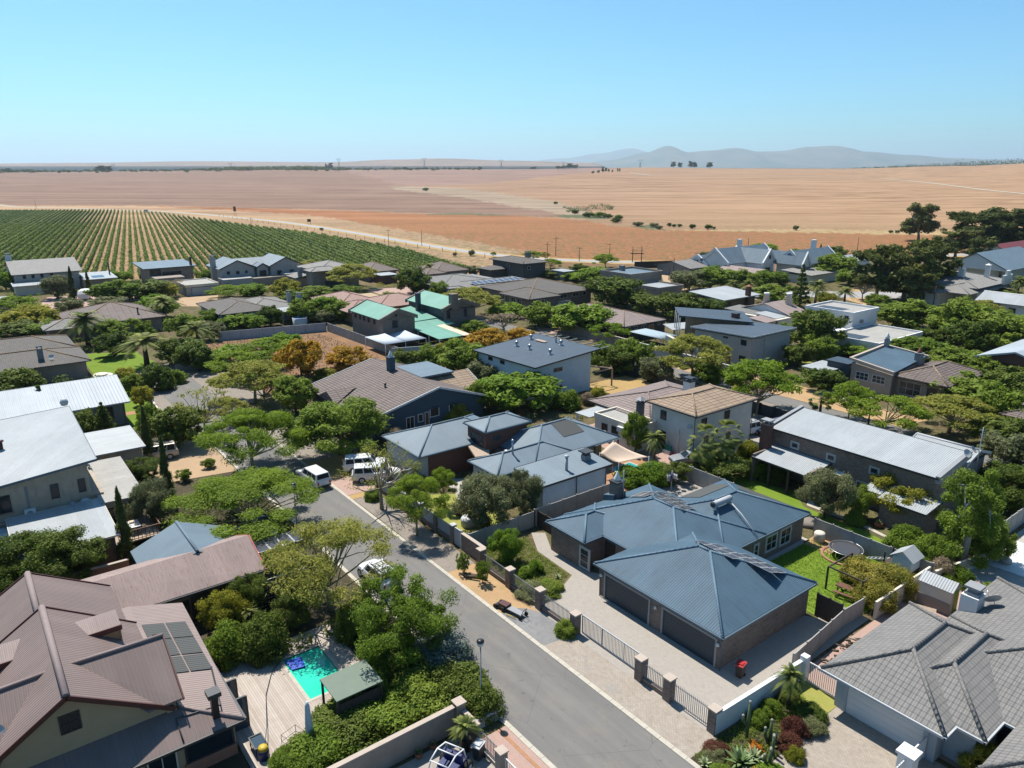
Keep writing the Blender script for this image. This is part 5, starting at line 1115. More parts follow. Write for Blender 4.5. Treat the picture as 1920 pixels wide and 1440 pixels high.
# left far group
h = House('pale_gable_house', 'two-storey white-grey house with broad pale roof at the left vineyard edge', 'house', (-248, 24))
h.walls([(-262, 14.6, -238.8, 29.6, 4.9)], M['pl_grey']); h.gable(-263, 13.8, -238, 30.5, 5.0, 7.6, M['tile_pale'], 'w', M['pl_grey'], None, .4, .2, M['dark'], -250.5)
for a in (16.3, 18.3, 20.4, 22.7): h.window('E', -238.8, a, 3.7, a + .75, 4.8, M['dark'], 1, 1)
h.chimney(-252, 14.6, 4, 9.0, 1.4, 1.4, M['white'], None, 'slab', M['dark']); h.walls([(-238.8, 13.8, -233.2, 21.8, 2.5)], M['pl_cream'], 'porch_wall'); h.mono(-238.6, 13.3, -232.6, 22.2, [2.9, 2.6, 2.6, 2.9], M['white_roof'], .12)
h.walls([(-245, 30, -233.6, 37.5, 2.8)], M['pl_stone'], 'outbuilding_wall'); h.mono(-246, 30.2, -233, 38.4, [3.4, 2.9, 2.9, 3.4], M['white_roof'], .12, None, 'outbuilding_roof'); h.part('skylight', MB().slab([(-239, 32.5, 3.2), (-235.5, 32.5, 3.05), (-235.5, 35.5, 3.05), (-239, 35.5, 3.2)], .03), M['glass_blue']); h.flue(-240, 37.5, 3, 6.4, .2, M['dark'])
h = House('flat_modern_house', 'modern dark glazed house with thin flat roof and double garage below vineyard', 'house', (-224, 51))
h.walls([(-243, 46.2, -231, 58.2, 4.9)], M['pl_stone']); h.mono(-245, 44.6, -230, 59.2, [5.5, 5.0, 5.0, 5.5], M['grey_roof'], .2, M['dark']); h.window('E', -231, 49.7, 2.6, 54.8, 3.7, M['dark'], 5, 1); h.window('E', -231, 46.4, 1.4, 49.3, 4.6, M['dark'], 3, 2)
h.walls([(-216, 49.4, -205.2, 57.6, 2.7)], M['pl_grey'], 'garage_wall'); h.flat(-216.2, 49.2, -205.0, 57.8, 2.7, M['fibre_roof'], .25, M['pl_cream']); h.garage('E', -205.2, 50.8, 56.4, 2.1, M['lightgrey'], M['pl_mid'], 5); h.walls([(-231, 46.2, -224, 54, 2.8)], M['pl_stone'], 'link_wall'); h.chimney(-232, 58, 4.5, 7.4, .6, .6, M['dark'])
h = House('far_left_flat_house', 'low white-roofed building at the left edge below pale gable house', 'building', (-208, 3)); h.walls([(-212, -4, -203, 10.5, 2.5)], M['pl_cream']); h.mono(-213, -4.5, -202, 11.4, [3.0, 2.7, 2.7, 3.0], M['white_roof'], .15); h.part('skylight', MB().slab([(-210, 0, 2.98), (-205, 0, 2.84), (-205, 7, 2.84), (-210, 7, 2.98)], .03), M['glass_blue'])
h = House('hidden_tile_hip_house', 'brown-grey tiled hip roof house standing behind the drooping palm', 'house', (-169, 25))
h.walls([(-179.5, 18, -164.2, 34, 2.8)], M['pl_stone']); h.hip(-180.5, 17.2, -163.2, 35, 2.95, .3, M['tile_brown'], M['tile_ochre']); h.walls([(-170, 13.6, -163.6, 18, 2.6)], M['pl_stone'], 'front_wall'); h.hip(-171, 12.8, -162.6, 22, 2.7, .3, M['tile_grey'], M['tile_ochre']); h.flue(-165.8, 30.0, 3, 4.7, .15, M['dark'])
h = House('long_hip_house', 'long grey tiled house with pale walls above the wall of the empty plot', 'house', (-161, 51))
h.walls([(-174, 44.6, -158.8, 53, 2.8), (-172, 50, -158, 60.6, 2.8)], M['pl_blue_grey']); h.hip(-174.8, 43.8, -157.6, 56.0, 2.95, .25, M['tile_charcoal'], M['tile_tan']); h.hip(-173, 50.2, -158.8, 61.4, 2.96, .24, M['tile_grey'], M['tile_tan'])
for u in (-171.5, -168.5, -165, -162): h.window('S', 44.6, u, 1.2, u + .9, 2.2, M['lightgrey'], 1, 1)
h.chimney(-157.4, 61.2, 0, 5.4, 1.2, 1.2, M['pl_grey'], None, 'slab', M['dark']); h.chimney(-163, 61.0, 2.5, 5.2, .9, .9, M['pl_grey'], None, 'slab', M['dark']); h.part('porch_roof', MB().slab([(-158.8, 55.8, 2.9), (-153.8, 55.8, 2.75), (-153.8, 60.4, 2.75), (-158.8, 60.4, 2.9)], .12), M['white_roof'])
for w in (56, 60.2): h.part('post', MB().box(-154.2, w - .1, 0, -154, w + .1, 2.62), M['lightgrey'])
h = House('pink_hip_house', 'pink tiled hips half hidden behind trees above the empty plot', 'house', (-156, 74))
h.walls([(-166, 68.5, -147, 83, 2.7)], M['pl_sand']); h.hip(-167, 67.6, -151.2, 79.4, 2.9, .3, M['tile_pink'], M['tile_pink']); h.hip(-157, 73.8, -144.6, 88.4, 2.905, .28, M['tile_pink'], M['tile_pink']); h.hip(-154.5, 66.4, -143.8, 77, 2.91, .28, M['tile_pink'], M['tile_pink'])
# modern house with tilted dark roofs
h = House('tilted_roof_house', 'modern grey house with two tilted dark blue roofs and slender columns', 'house', (-79, 109))
h.monowall(-81.4, 103.2, -69.8, 114.4, [5.2, 5.5, 5.5, 5.0], M['pl_grey']); h.mono(-82.0, 102.6, -69.2, 115.2, [5.5, 5.85, 5.85, 5.35], M['blue_roof_dark'], .16, M['lightgrey'])
h.part('roof', MB().slab([(-86.4, 104.8, 6.55), (-75.4, 111.7, 6.2), (-82.8, 118.8, 6.25), (-92.6, 110.7, 6.6)], .16), M['blue_roof_dark'])
h.part('upper_wall', MB().wedge([(-84.6, 106.4, 6.3), (-76.6, 111.7, 5.98), (-82.8, 117.4, 6.0), (-90.0, 111.0, 6.3)], 0), M['pl_brown'])
for p_ in ((-86.6, 105.3), (-88.4, 107.0), (-90.4, 108.9), (-92.2, 110.6)): h.part('column', MB().tube([(*p_, 0), (*p_, 6.4)], .09, 8), M['lightgrey'])
h.part('curved_wall', MB().slab([(-88.2, 103.4, 2.8), (-84.0, 103.0, 2.1), (-83.6, 103.4, 2.1), (-87.8, 104.0, 2.8)], 2.8), M['pl_cream']); h.chimney(-79.8, 112.4, 5.8, 7.0, 1.0, 1.2, M['brick_red'], M['dark'], None)
h.window('S', 103.2, -71.8, 4.0, -70.7, 4.95, M['dark'], 1, 1); h.window('S', 103.2, -71.9, 1.3, -70.6, 2.2, M['dark'], 1, 1); h.door('S', 103.2, -74.6, -73.7, 2.1, M['wood_orange']); h.window('S', 103.2, -75.4, 4.6, -74.4, 4.9, M['dark'], 1, 1)
h.pipe([(-69.65, 105, 5.2), (-69.65, 106.8, 5.1), (-69.65, 106.8, 0)], M['lightgrey']); h.part('low_roof', MB().slab([(-96, 111.5, 2.6), (-91, 108.6, 2.6), (-88.5, 113, 2.8), (-93.6, 116.4, 2.8)], .1), M['white_roof']); h.part('post', MB().box(-91.1, 109, 0, -90.9, 109.2, 2.5), M['dark'])
# white flat-roofed house
h = House('white_flat_house', 'white flat-roofed house in two steps with weathered grey roof decks', 'house', (-70, 137))
h.walls([(-80.5, 136.8, -70.7, 146.2, 5.3)], M['pl_white']); h.flat(-80.7, 136.6, -70.5, 146.4, 5.4, M['fibre_roof'], .35, M['pl_white'], .25)
h.walls([(-70.7, 127.4, -60.6, 143.4, 2.55), (-72.5, 129, -70.7, 136.6, 2.5)], M['pl_white'], 'lower_wall'); h.flat(-70.4, 127.2, -60.4, 143.6, 2.6, M['fibre_roof'], .3, M['pl_white'], .25); h.part('roof_mat', MB().box(-70.0, 127.6, 2.652, -64.8, 132.5, 2.67), M['blue_roof_dark'])
h.part('roof_mat', MB().box(-79.5, 137, 5.452, -74, 141.5, 5.47), M['blue_roof_dark'])
h.window('S', 136.8, -72.4, 3.7, -71.5, 5.0, M['grey'], 2, 1); t = empty('air_conditioner', (-70.65, 139.6, 3.4), 0, 'dark air conditioning box on the white flat-roofed house', 'air conditioner'); MB().box(0, 0, 0, .35, .8, .6).build('casing', M['grey'], t)
# right brown/blue roof house
h = House('blue_centre_roof_house', 'taupe house with sky-blue sheet roof between parapets and brown tiled hip', 'house', (-48, 112))
h.monowall(-54.2, 106.4, -48.0, 116.2, [4.3, 3.55, 4.5, 5.0], M['pl_stone']); h.mono(-53.9, 106.7, -47.9, 116.3, [4.55, 3.8, 4.8, 5.25], M['blue_roof'], .12)
h.part('parapet', MB().slab([(-54.6, 106.1, 4.9), (-47.8, 106.1, 4.0), (-47.8, 106.5, 4.0), (-54.6, 106.5, 4.9)], .4).slab([(-54.6, 106.5, 4.9), (-54.2, 106.5, 4.9), (-54.2, 116.6, 5.5), (-54.6, 116.6, 5.5)], .5).slab([(-54.2, 116.2, 5.5), (-47.6, 116.2, 4.95), (-47.6, 116.6, 4.95), (-54.2, 116.6, 5.5)], .5), M['coping'])
h.walls([(-48.0, 107.8, -41.4, 118.6, 3.1)], M['pl_stone'], 'side_wall'); h.hip(-48.6, 107.1, -40.6, 119.6, 3.25, .38, M['tile_brown'], M['tile_tan'], M['dark'])
for a in (-53.4, -50.9): h.window('S', 106.4, a, 1.75, a + 2.0, 2.95, M['lightgrey'], 3, 2, .1, sill=M['coping'])
h.window('S', 107.8, -47.5, .6, -44.4, 2.6, M['lightgrey'], 3, 2, .08); h.window('S', 107.8, -43.6, .4, -42.2, 2.4, M['dark'], 1, 1)
h.walls([(-58.2, 106.6, -54.6, 109.5, 3.5)], M['slate_door'], 'slatted_wall'); h.mono(-58.4, 106.4, -54.7, 109.8, [3.7, 3.7, 3.7, 3.7], M['blue_roof_dark'], .1, None, 'carport_roof')
h.part('carport_roof', MB().box(-60.6, 103.4, 2.5, -56.2, 109.4, 2.68), M['white_roof']); h.part('post', MB().box(-56.5, 103.6, 0, -56.3, 103.8, 2.5), M['lightgrey'])
h.chimney(-47.9, 113.8, 4, 5.6, .9, .9, M['pl_mid'], M['grey'], 'cone', M['terracotta']); h.chimney(-53.9, 115.9, 5, 6.5, .6, .6, M['grey'], None, 'cone', M['white'])
h = House('right_edge_gable_house', 'long pale ribbed gable roof house at the right edge behind trees', 'house', (-40, 130))
h.walls([(-44, 126.8, -36, 142, 3.9)], M['brick_red']); h.gable(-44.8, 126, -34, 145, 4.0, 5.6, M['silver_roof'], 'w', M['brick_red'], None, .4, .14, M['lightgrey'])
h = House('right_edge_brown_house', 'brown roofed low house cut by the right edge near pale bushes', 'house', (-30, 103)); h.walls([(-31, 101.5, -24, 110, 2.9)], M['brick_red']); h.hip(-32, 100.6, -23, 111, 3.0, .35, M['tile_brown'], M['tile_brown'])
# right far group
h = House('cape_house', 'wide pale tiled house with ornate white chimneys beside the tall gum trees', 'house', (-79, 208))
h.walls([(-90, 200, -73, 218, 4.3)], M['pl_cream']); h.hip(-93, 197, -72, 220, 4.5, .22, M['tile_pale'], M['tile_pale']); h.walls([(-84.5, 191.5, -78.5, 200, 3.4)], M['pl_cream'], 'wing_wall'); h.hip(-85.5, 190, -77.4, 204, 3.6, .4, M['tile_pale'], M['tile_pale']); h.hip(-81, 191.8, -71.6, 216.6, 3.65, .32, M['tile_pale'], M['tile_pale'])
h.chimney(-79.0, 204.6, 3.5, 7.6, 1.2, 1.2, M['white'], M['white'], 'pyr', M['white']); h.chimney(-76.3, 213, 4.4, 8.2, 1.0, 1.0, M['white'], M['white'], 'pyr', M['white']); h.window('S', 191.5, -83, 1.2, -81.5, 2.5, M['dark'], 2, 1); h.part('flat_roof', MB().box(-86, 200, 4.9, -80.5, 206, 5.05), M['white_roof'])
h.part('ornate_gable', MB().slab([(-72.4, 212, 6.4), (-71.9, 212, 6.4), (-71.9, 217.5, 6.4), (-72.4, 217.5, 6.4)], 2.4).box(-72.4, 213.6, 6.4, -71.9, 215.9, 7.5), M['white'])
h = House('blue_gable_far_house', 'large blue-grey gable roof house with white scrolled end gable at right', 'house', (-90, 255))
h.walls([(-96, 240, -84, 268, 4.6)], M['pl_cream']); h.gable(-98, 238, -80, 270, 4.7, 9.0, M['grey_roof'], 'w', M['white'], None, .4, .3); h.part('end_gable', MB().slab([(-80.2, 267, 5.2), (-79.6, 267, 5.2), (-79.6, 272, 5.2), (-80.2, 272, 5.2)], 5), M['white'])
for w in (243, 249): h.window('E', -84, w, 1.6, w + 2, 3.8, M['dark'], 1, 2)
h = House('red_roof_barn', 'distant barn with dark red roof at the right edge', 'barn', (-100, 300)); h.walls([(-108, 288, -96, 325, 4)], M['pl_cream']); h.gable(-110, 286, -94, 330, 4.2, 7.6, M['red_roof'], 'w', M['pl_cream'])
h = House('white_ribbed_house', 'long low white house with lilac-white ribbed roof at right edge', 'house', (-62, 193)); h.walls([(-68, 188.6, -50, 196, 3.0)], M['pl_white']); h.gable(-68.8, 187.6, -49, 197, 3.2, 4.9, M['white_roof'], 'u', M['pl_white'], M['white']); h.window('S', 188.6, -62, 1.2, -60.5, 2.3, M['grey'], 1, 1); h.window('S', 188.6, -58, 1.2, -57, 2.3, M['grey'], 1, 1)
# white cape gables in a row by the orange field
def cape(label, u0, w0, u1, w1, ze, zr, axis, roofm, name='white_gabled_house'):
    h = House(name, label, 'house', ((u0+u1)/2, (w0+w1)/2)); h.walls([(u0+.3, w0+.3, u1-.3, w1-.3, ze)], M['pl_white']); h.gable(u0, w0, u1, w1, ze + .1, zr, roofm, axis, M['pl_white'], None, .2, .15, parapet=(M['pl_white'], .55, .45)); return h
h = cape('largest white-gabled house with slate grey roofs beyond the orchard trees', -150, 190.5, -139.5, 216, 4.2, 8.6, 'w', M['grey_roof']); h.gable(-146, 199.6, -133.5, 206.5, 4.3, 8.4, M['grey_roof'], 'u', M['pl_white'], None, .2, .15, parapet=(M['pl_white'], .5, .4)); h.walls([(-142, 200, -134, 206, 4.2)], M['pl_white'], 'wing_wall')
h.window('E', -134, 201.6, .8, 204.2, 3, M['dark'], 2, 1); h.window('E', -133.4, 202.7, 5.6, 203.3, 6.8, M['dark'], 1, 1); h.chimney(-150, 210, 5, 10, 1.2, 1.2, M['white'], M['white'])
h = cape('small grey-roofed white gable at the left of the white-gabled row', -155.5, 190.5, -147.2, 201, 3.2, 6.0, 'w', M['grey_roof']); h.window('S', 190.7, -151.6, 3.6, -151.1, 4.6, M['dark'], 1, 1)
h = cape('white-gabled house with grey roof at the right of the gabled row', -134, 207, -124.5, 228, 4.2, 8.2, 'w', M['grey_roof']); h.walls([(-124.4, 209, -121, 220, 3.0)], M['pl_white'], 'porch_wall'); h.window('E', -121, 211, 1, 213, 2.2, M['dark'], 2, 1); h.chimney(-133, 226, 5, 9.8, 1.3, 1.3, M['white'], M['white'], 'slab', M['white']); h.gable(-137, 205.2, -123.6, 209.6, 4.3, 8.0, M['grey_roof'], 'u', M['pl_white'], None, .2, .15, parapet=(M['pl_white'], .5, .4))
h = cape('low white annex with pale roof right of the gabled row', -130, 229, -122, 243, 3.6, 5.4, 'w', M['white_roof'])
h = House('pink_low_roof', 'low building with pale pink roof in front of the white-gabled row', 'building', (-132, 196)); h.walls([(-140, 186, -128, 197, 2.4), (-126, 199, -117, 222, 2.4)], M['pl_cream']); h.gable(-141, 185, -127, 198, 2.6, 4.0, M['brown_roof_light'], 'u', M['pl_cream']); h.mono(-126.6, 198.4, -116.4, 223, [3.4, 2.7, 2.7, 3.4], M['tile_pale'], .15)
h = House('grey_shed', 'long low grey shed behind the fence by the orange field', 'shed', (-150, 187)); h.walls([(-160, 181.6, -147, 192.6, 2.8)], M['pl_mid']); h.gable(-161, 181, -146.2, 193.6, 3.0, 4.6, M['tile_grey'], 'w', M['pl_mid'])
h = House('parapet_house', 'brown flat-roofed house with pale sheet roofs behind parapets', 'house', (-136, 148)); h.walls([(-146, 142.8, -134.8, 155, 5.2)], M['pl_stone']); h.flat(-146.2, 142.6, -134.6, 155.2, 5.2, M['grey_roof'], .5, M['pl_stone'], .3); h.walls([(-134.6, 143, -125, 152, 2.8)], M['pl_stone'], 'lower_wall'); h.flat(-134.4, 142.8, -124.8, 152.4, 2.9, M['white_roof'], .4, M['pl_stone'], .3); h.window('E', -134.8, 144.4, 3.2, 145.2, 3.9, M['white'], 1, 1); h.chimney(-144, 149, 5, 6.7, 1.2, 1.2, M['pl_mid'])
h = House('white_slope_house', 'brown-walled house with bright white single slope roof', 'house', (-108, 149)); h.walls([(-113.4, 142.4, -105, 155, 3.0)], M['pl_brown']); h.mono(-114.4, 141.6, -104, 156, [3.9, 3.1, 3.1, 3.9], M['white_roof'], .14, M['lightgrey']); h.window('E', -105, 144, 1.2, 145.5, 2.2, M['dark'], 1, 1); h.chimney(-104.6, 151.5, 0, 5, 1.0, 1.0, M['brick_red'], None, 'pyr', M['terracotta'])
h = House('white_chimney_house', 'cluster of pale pink and white roofs with two white tapered chimneys', 'house', (-89, 134)); h.walls([(-95, 130.5, -82.6, 139.5, 3.2)], M['pl_cream']); h.gable(-95.5, 135, -82.6, 142, 3.4, 5.2, M['brown_roof_light'], 'w', M['pl_white']); h.mono(-96.5, 131.5, -87, 137, [3.5, 3.2, 3.4, 3.7], M['tile_grey'], .14); h.mono(-86.6, 126.2, -82.4, 130.4, [3.6, 3.2, 3.2, 3.6], M['brown_roof_light'], .14); h.walls([(-86, 126.8, -82.8, 130, 3.1)], M['pl_cream'], 'front_wall')
for (u, w) in ((-87.2, 141.0), (-90.5, 137.8)): h.part('chimney', MB().lathe([(1.1, 4.0), (.62, 6.6), (.7, 6.62), (.7, 7.0)], (u, w, 0), 4), M['white'])
h.mono(-88.5, 131, -83.4, 138, [3.7, 3.3, 3.3, 3.7], M['white_roof'], .12)
# walls and fences
def wall_run(label, pts, z, mat, cop=None, t=.2, bay=None, name='boundary_wall', post=None, step=None, cat='wall', ph=.12, gap=0):
    o = (pts[0][0], pts[0][1], 0); root = empty(name, o, 0, label, cat); q = 0
    for a, b in zip(pts, pts[1:]):
        L = math.dist(a, b); n = max(1, round(L / (bay or L))); dx, dy = (b[0]-a[0])/L, (b[1]-a[1])/L
        for i in range(n):
            f0, f1 = i*L/n, (i+1)*L/n; e = .06 if post else 0.0; zz = z - (step * q if step else 0); q += 1
            p = (a[0] + dx*(f0+e), a[1] + dy*(f0+e)); r = (a[0] + dx*(f1-e), a[1] + dy*(f1-e))
            m = MB()
            if gap:
                k = int(z / gap)
                for j in range(k): m.beam((*p, gap*(j+.5)), (*r, gap*(j+.5)), t, gap - .02)
            else: m.beam((*p, zz/2 - .1), (*r, zz/2 - .1), t, zz + .2)
            w = m.build('panel', mat, root, o)
            if cop: MB().beam((*p, zz + .035), (*r, zz + .035), t + .1, .07).build('coping', cop, w, o)
            if post: MB().box(a[0] + dx*f0 - ph/2, a[1] + dy*f0 - ph/2, -.1, a[0] + dx*f0 + ph/2, a[1] + dy*f0 + ph/2, zz + .08).build('post', post, root, o)
    if post: MB().box(b[0] - ph/2, b[1] - ph/2, -.1, b[0] + ph/2, b[1] + ph/2, z + .08).build('post', post, root, o)
    return root
PC = M['precast']
wall_run('precast concrete panel wall between the white garden wall and the timber screen, ending at the vine', [(-21.6, 39.9), (-22.3, 47.3), (-22.2, 50)], 1.5, PC, None, .07, 1.9, post=PC)
wall_run('white garden wall beside the cactus bed, running from the brick pier to the white gate', [(-21.25, 31.3), (-20.95, 39.7)], 1.45, M['pl_white'], M['white'], .16, 2.1)
wall_run('precast wall behind the trampoline and the green-topped tank, below the long brick house garden', [(-31.4, 58.8), (-21.2, 58.9)], 1.7, PC, None, .07, 1.8, post=PC)
wall_run('pale rendered wall between the vine pergola and the small garden shed', [(-21.4, 50.2), (-21.3, 58.6)], 1.5, M['pl_cream'], None, .16, 2.4)
wall_run('precast wall running away to the right edge beside the white birch-like tree', [(-20.6, 66.8), (-20.8, 92)], 1.8, PC, None, .07, 1.6, post=PC)
wall_run('low stepped wall on the near side of the white terrace courtyard', [(-21, 59), (-19.6, 66.2)], 1.1, M['pl_cream'], None, .2, 2)
wall_run('precast wall along the white outer wall between the two neighbouring roofs', [(-48.2, 39.6), (-48.2, 50.2)], 1.75, PC, None, .07, 1.7, post=PC)
wall_run('precast wall crossing behind the olive-like grey tree to the street piers', [(-48.2, 32.2), (-48.2, 39.6)], 1.6, PC, None, .07, 1.8, post=PC)
wall_run('precast wall between the palms and the sunlit concrete yard', [(-47.4, 59.2), (-40.6, 59.2)], 1.8, PC, None, .07, 1.75, post=PC)
wall_run('dark slatted timber screen closing the brick house side yard', [(-24.3, 47.25), (-22.4, 47.25)], 1.9, M['wood_dark'], None, .08, 1.0, 'timber_screen', M['wood_dark'], cat='fence')
wall_run('brown timber side gate between brick house corner and precast wall', [(-48.0, 39.9), (-44.4, 39.9)], 1.6, M['wood_dark'], None, .08, 1.2, 'timber_screen', M['wood_dark'], cat='fence')
wall_run('cream stepped courtyard wall below the bushes, ending in a square pillar', [(-30.8, 6), (-30.8, 19.3)], 1.75, M['pl_stone'], M['coping'], .22, 3.3)
t = empty('wall_pillar', (-30.75, 19.65, 0), 0, 'square pillar with flat stone cap ending the stepped courtyard wall', 'pillar'); MB().box(-.28, -.28, 0, .28, .28, 1.95).build('shaft', M['pl_stone'], t); MB().box(-.34, -.34, 1.952, .34, .34, 2.04).build('cap', M['coping'], t)
wall_run('short low wall behind the potted cycad, leading to the street railing', [(-30.4, 19.75), (-28.9, 19.75)], 1.5, M['pl_stone'], M['coping'], .2)
tag(MB().beam((-30.15, 20.0, .35), (-30.1, 22.0, .35), .22, .7).build('garden_kerb_wall', M['lightgrey']), 'low pale wall end between the street lamp bushes and the pink driveway', 'wall')
wall_run('grey precast back wall of the empty plot below the palms', [(-146, 40), (-141.7, 60.3)], 1.8, M['pl_blue_grey'], None, .1, 2.0, post=PC)
wall_run('pale precast side wall of the empty plot beside the shade awning', [(-141.5, 60.6), (-113.5, 61.4)], 1.8, PC, None, .1, 2.0, post=PC)
wall_run('plain blue-grey wall below the shade awning', [(-113.4, 60.2), (-110.5, 68.5)], 1.8, M['pl_blue_grey'], None, .15)
wall_run('orange-brown wall with pale coping behind the tall cypress', [(-62.2, 1), (-62.0, 7.9)], 1.3, M['brick_orange'], M['coping'], .2)
wall_run('short orange wall at the corner of the blue-grey cottage roof', [(-60.9, 15.5), (-60.9, 17.0)], 1.9, M['brick_orange'], M['coping'], .25)
wall_run('charcoal slatted fence along the second street in front of the dry lawn', [(-64, 85.0), (-46, 84.4)], 1.6, M['slate_door'], None, .06, 2.2, 'slatted_fence', M['dark'], cat='fence', ph=.3, gap=.16)
wall_run('dark fence behind the tan-tiled house along the second street', [(-84, 85.6), (-64.2, 85.1)], 1.5, M['slate_door'], None, .06, 2.2, 'slatted_fence', M['dark'], cat='fence')
wall_run('grey street wall with white coping in front of the tilted-roof house', [(-92, 98.2), (-66, 97.4)], 1.8, M['pl_grey'], M['white'], .2, 4)
wall_run('brown-grey street wall section left of the tilted-roof house wall', [(-112, 99), (-92.3, 98.3)], 1.8, M['pl_stone'], M['coping'], .2, 5)
wall_run('dark timber fence round the orange field corner behind the grey shed', [(-174, 186), (-168, 199), (-158, 199)], 2.2, M['wood_dark'], None, .1, 3, 'timber_fence', M['wood_dark'], cat='fence')
wall_run('stepped white garden wall with piers beside the bright lawn strip', [(-120, 20.6), (-102, 19.6)], .9, M['pl_cream'], None, .2, 2.6, post=M['coping'], ph=.45)
wall_run('low white gatepost wall at the end of the turning area', [(-127.5, 27.5), (-125.5, 33)], 1.2, M['pl_mid'], None, .25)
wall_run('low stone-edged planter around the bare tree by the charcoal fence', [(-54.5, 82), (-50.5, 82), (-50.5, 83.6), (-54.5, 83.6), (-54.5, 82)], .35, M['coping'], None, .2)
wall_run('blue-grey timber wall at the pool of the slate roof far left garden', [(-168, 37.5), (-152, 42.3)], 1.8, M['pl_slate'], None, .1, 2.0, post=M['slate_door'])
# front wall of the tower house: brick piers with grey panels
fr = empty('panel_wall', (-64.6, 31.9, 0), 0, 'street wall of grey panels between brick piers, stepping along the tower house garden', 'wall'); o = (-64.6, 31.9, 0)
us = [-64.6, -61.6, -58.6, -55.8, -53.0, -50.2]
for i, u in enumerate(us):
    p_ = MB().box(u - .22, 31.7, 0, u + .22, 32.14, 1.75).build('pier', M['brick'], fr, o); MB().box(u - .27, 31.65, 1.752, u + .27, 32.19, 1.84).build('cap', M['lightgrey'], p_, o)
    if i < 5:
        b_ = MB().box(u + .222, 31.82, 0, us[i+1] - .222, 32.02, .45).build('plinth', M['brick'], fr, o)
        MB().box(u + .224, 31.88, .452, us[i+1] - .224, 31.96, 1.55).build('panel', M['pl_blue_grey'], fr, o)
t = empty('pedestrian_gate', (-49.6, 31.9, 0), 0, 'white-framed grey pedestrian gate between panel wall and brick wall', 'gate'); MB().box(-.5, -.05, .05, .7, .05, 1.7).build('leaf', M['lightgrey'], t); MB().box(-.6, -.08, 0, -.502, .08, 1.8).box(.702, -.08, 0, .8, .08, 1.8).build('frame', M['white'], t)
wall_run('solid brick street wall between the pedestrian gate and the railings', [(-48.7, 31.9), (-45.3, 31.9)], 1.55, M['brick'], M['coping'], .25)
for (a, b, lab) in ((-66.5, 34.6, 'short grey panel wall between brick piers behind the parked pickups'),):
    wall_run(lab, [(-67.0, 34.5), (-63.9, 33.2), (-64.1, 36.2)], 1.6, M['pl_blue_grey'], None, .08, 1.5, post=M['brick'], ph=.4)
# brick piers and steel railings in front of the brick house
piers = [-45.3, -41.3, -37.55, -33.6, -27.3, -24.9, -21.45]
fn = empty('street_fence', (-33.6, 31.5, 0), 0, 'brick piers with pointed steel palings in front of the brick garage house', 'fence'); o = (-33.6, 31.5, 0)
for u in piers:
    p_ = MB().box(u - .28, 31.22, 0, u + .28, 31.78, 1.6).build('pier', M['brick'], fn, o); MB().box(u - .33, 31.17, 1.602, u + .33, 31.83, 1.7).build('cap', M['coping'], p_, o)
for i, (a, b) in enumerate(zip(piers, piers[1:])):
    if i == 3: continue
    a, b = a + .285, b - .285; base = .4 if i != 5 else .12
    if i != 5: MB().box(a, 31.38, 0, b, 31.62, .38).build('plinth', M['brick'], fn, o)
    m = MB(); n = int((b - a) / .14); tip = i > 1
    for j in range(1, n): x = a + (b-a)*j/n; m.beam((x, 31.5, base - .02), (x, 31.5, 1.45), .028); tip and m.tube([(x, 31.5, 1.45), (x, 31.5, 1.56)], [.022, .002], 4)
    m.beam((a, 31.5, 1.38), (b, 31.5, 1.38), .04); m.beam((a, 31.5, base + .1), (b, 31.5, base + .1), .04); m.build('railing', M['grey'], fn, o)
gt = empty('sliding_gate', (-33.3, 31.72, 0), 0, 'long silver barred sliding gate between two brick piers', 'gate'); m = MB()
for j in range(46): x = .05 + j * .135; m.beam((x, .2, .1), (x, .2, 1.5), .03)
m.beam((0, .2, .1), (6.2, .2, .1), .08); m.build('bars', M['steel'], gt); MB().beam((0, .2, 1.5), (6.2, .2, 1.5), .07).beam((0, .2, .1), (0, .2, 1.5), .06).beam((6.2, .2, .1), (6.2, .2, 1.5), .06).beam((2, .2, .1), (2, .2, 1.5), .05).beam((4.1, .2, .1), (4.1, .2, 1.5), .05).build('frame', M['lightgrey'], gt)
# railings at the near-left driveway
fn = empty('driveway_railing', (-28.9, 19.75, 0), 0, 'grey paling railing between low wall and pillar beside the potted cycad', 'railing'); m = MB()
for j in range(14): m.beam((.05 + j * .14, 0, .3), (.05 + j * .14, 0, 1.4), .03)
m.beam((0, 0, 1.3), (2, 0, 1.3), .04).beam((0, 0, .4), (2, 0, .4), .04); m.build('palings', M['grey'], fn); MB().box(0, -.12, 0, 2, .12, .28).build('plinth', M['coping'], fn)
t = empty('wall_pillar', (-26.7, 19.75, 0), 0, 'low stone-capped pillar at the near end of the grey paling railing', 'pillar'); MB().box(-.25, -.25, 0, .25, .25, 1.35).build('shaft', M['pl_stone'], t); MB().box(-.3, -.3, 1.352, .3, .3, 1.44).build('cap', M['coping'], t)
m = MB().beam((0, 0, 1.15), (9, 0, 1.15), .06).beam((0, 0, .2), (9, 0, .2), .06)
for j in range(50): m.beam((.1 + j * .18, 0, .2), (.1 + j * .18, 0, 1.15), .03)
g_ = tag(m.build('white_railing', M['white']), 'white railing continuing from the low pillar along the pink driveway', 'railing'); g_.location = (-26.4, 19.75, 0)

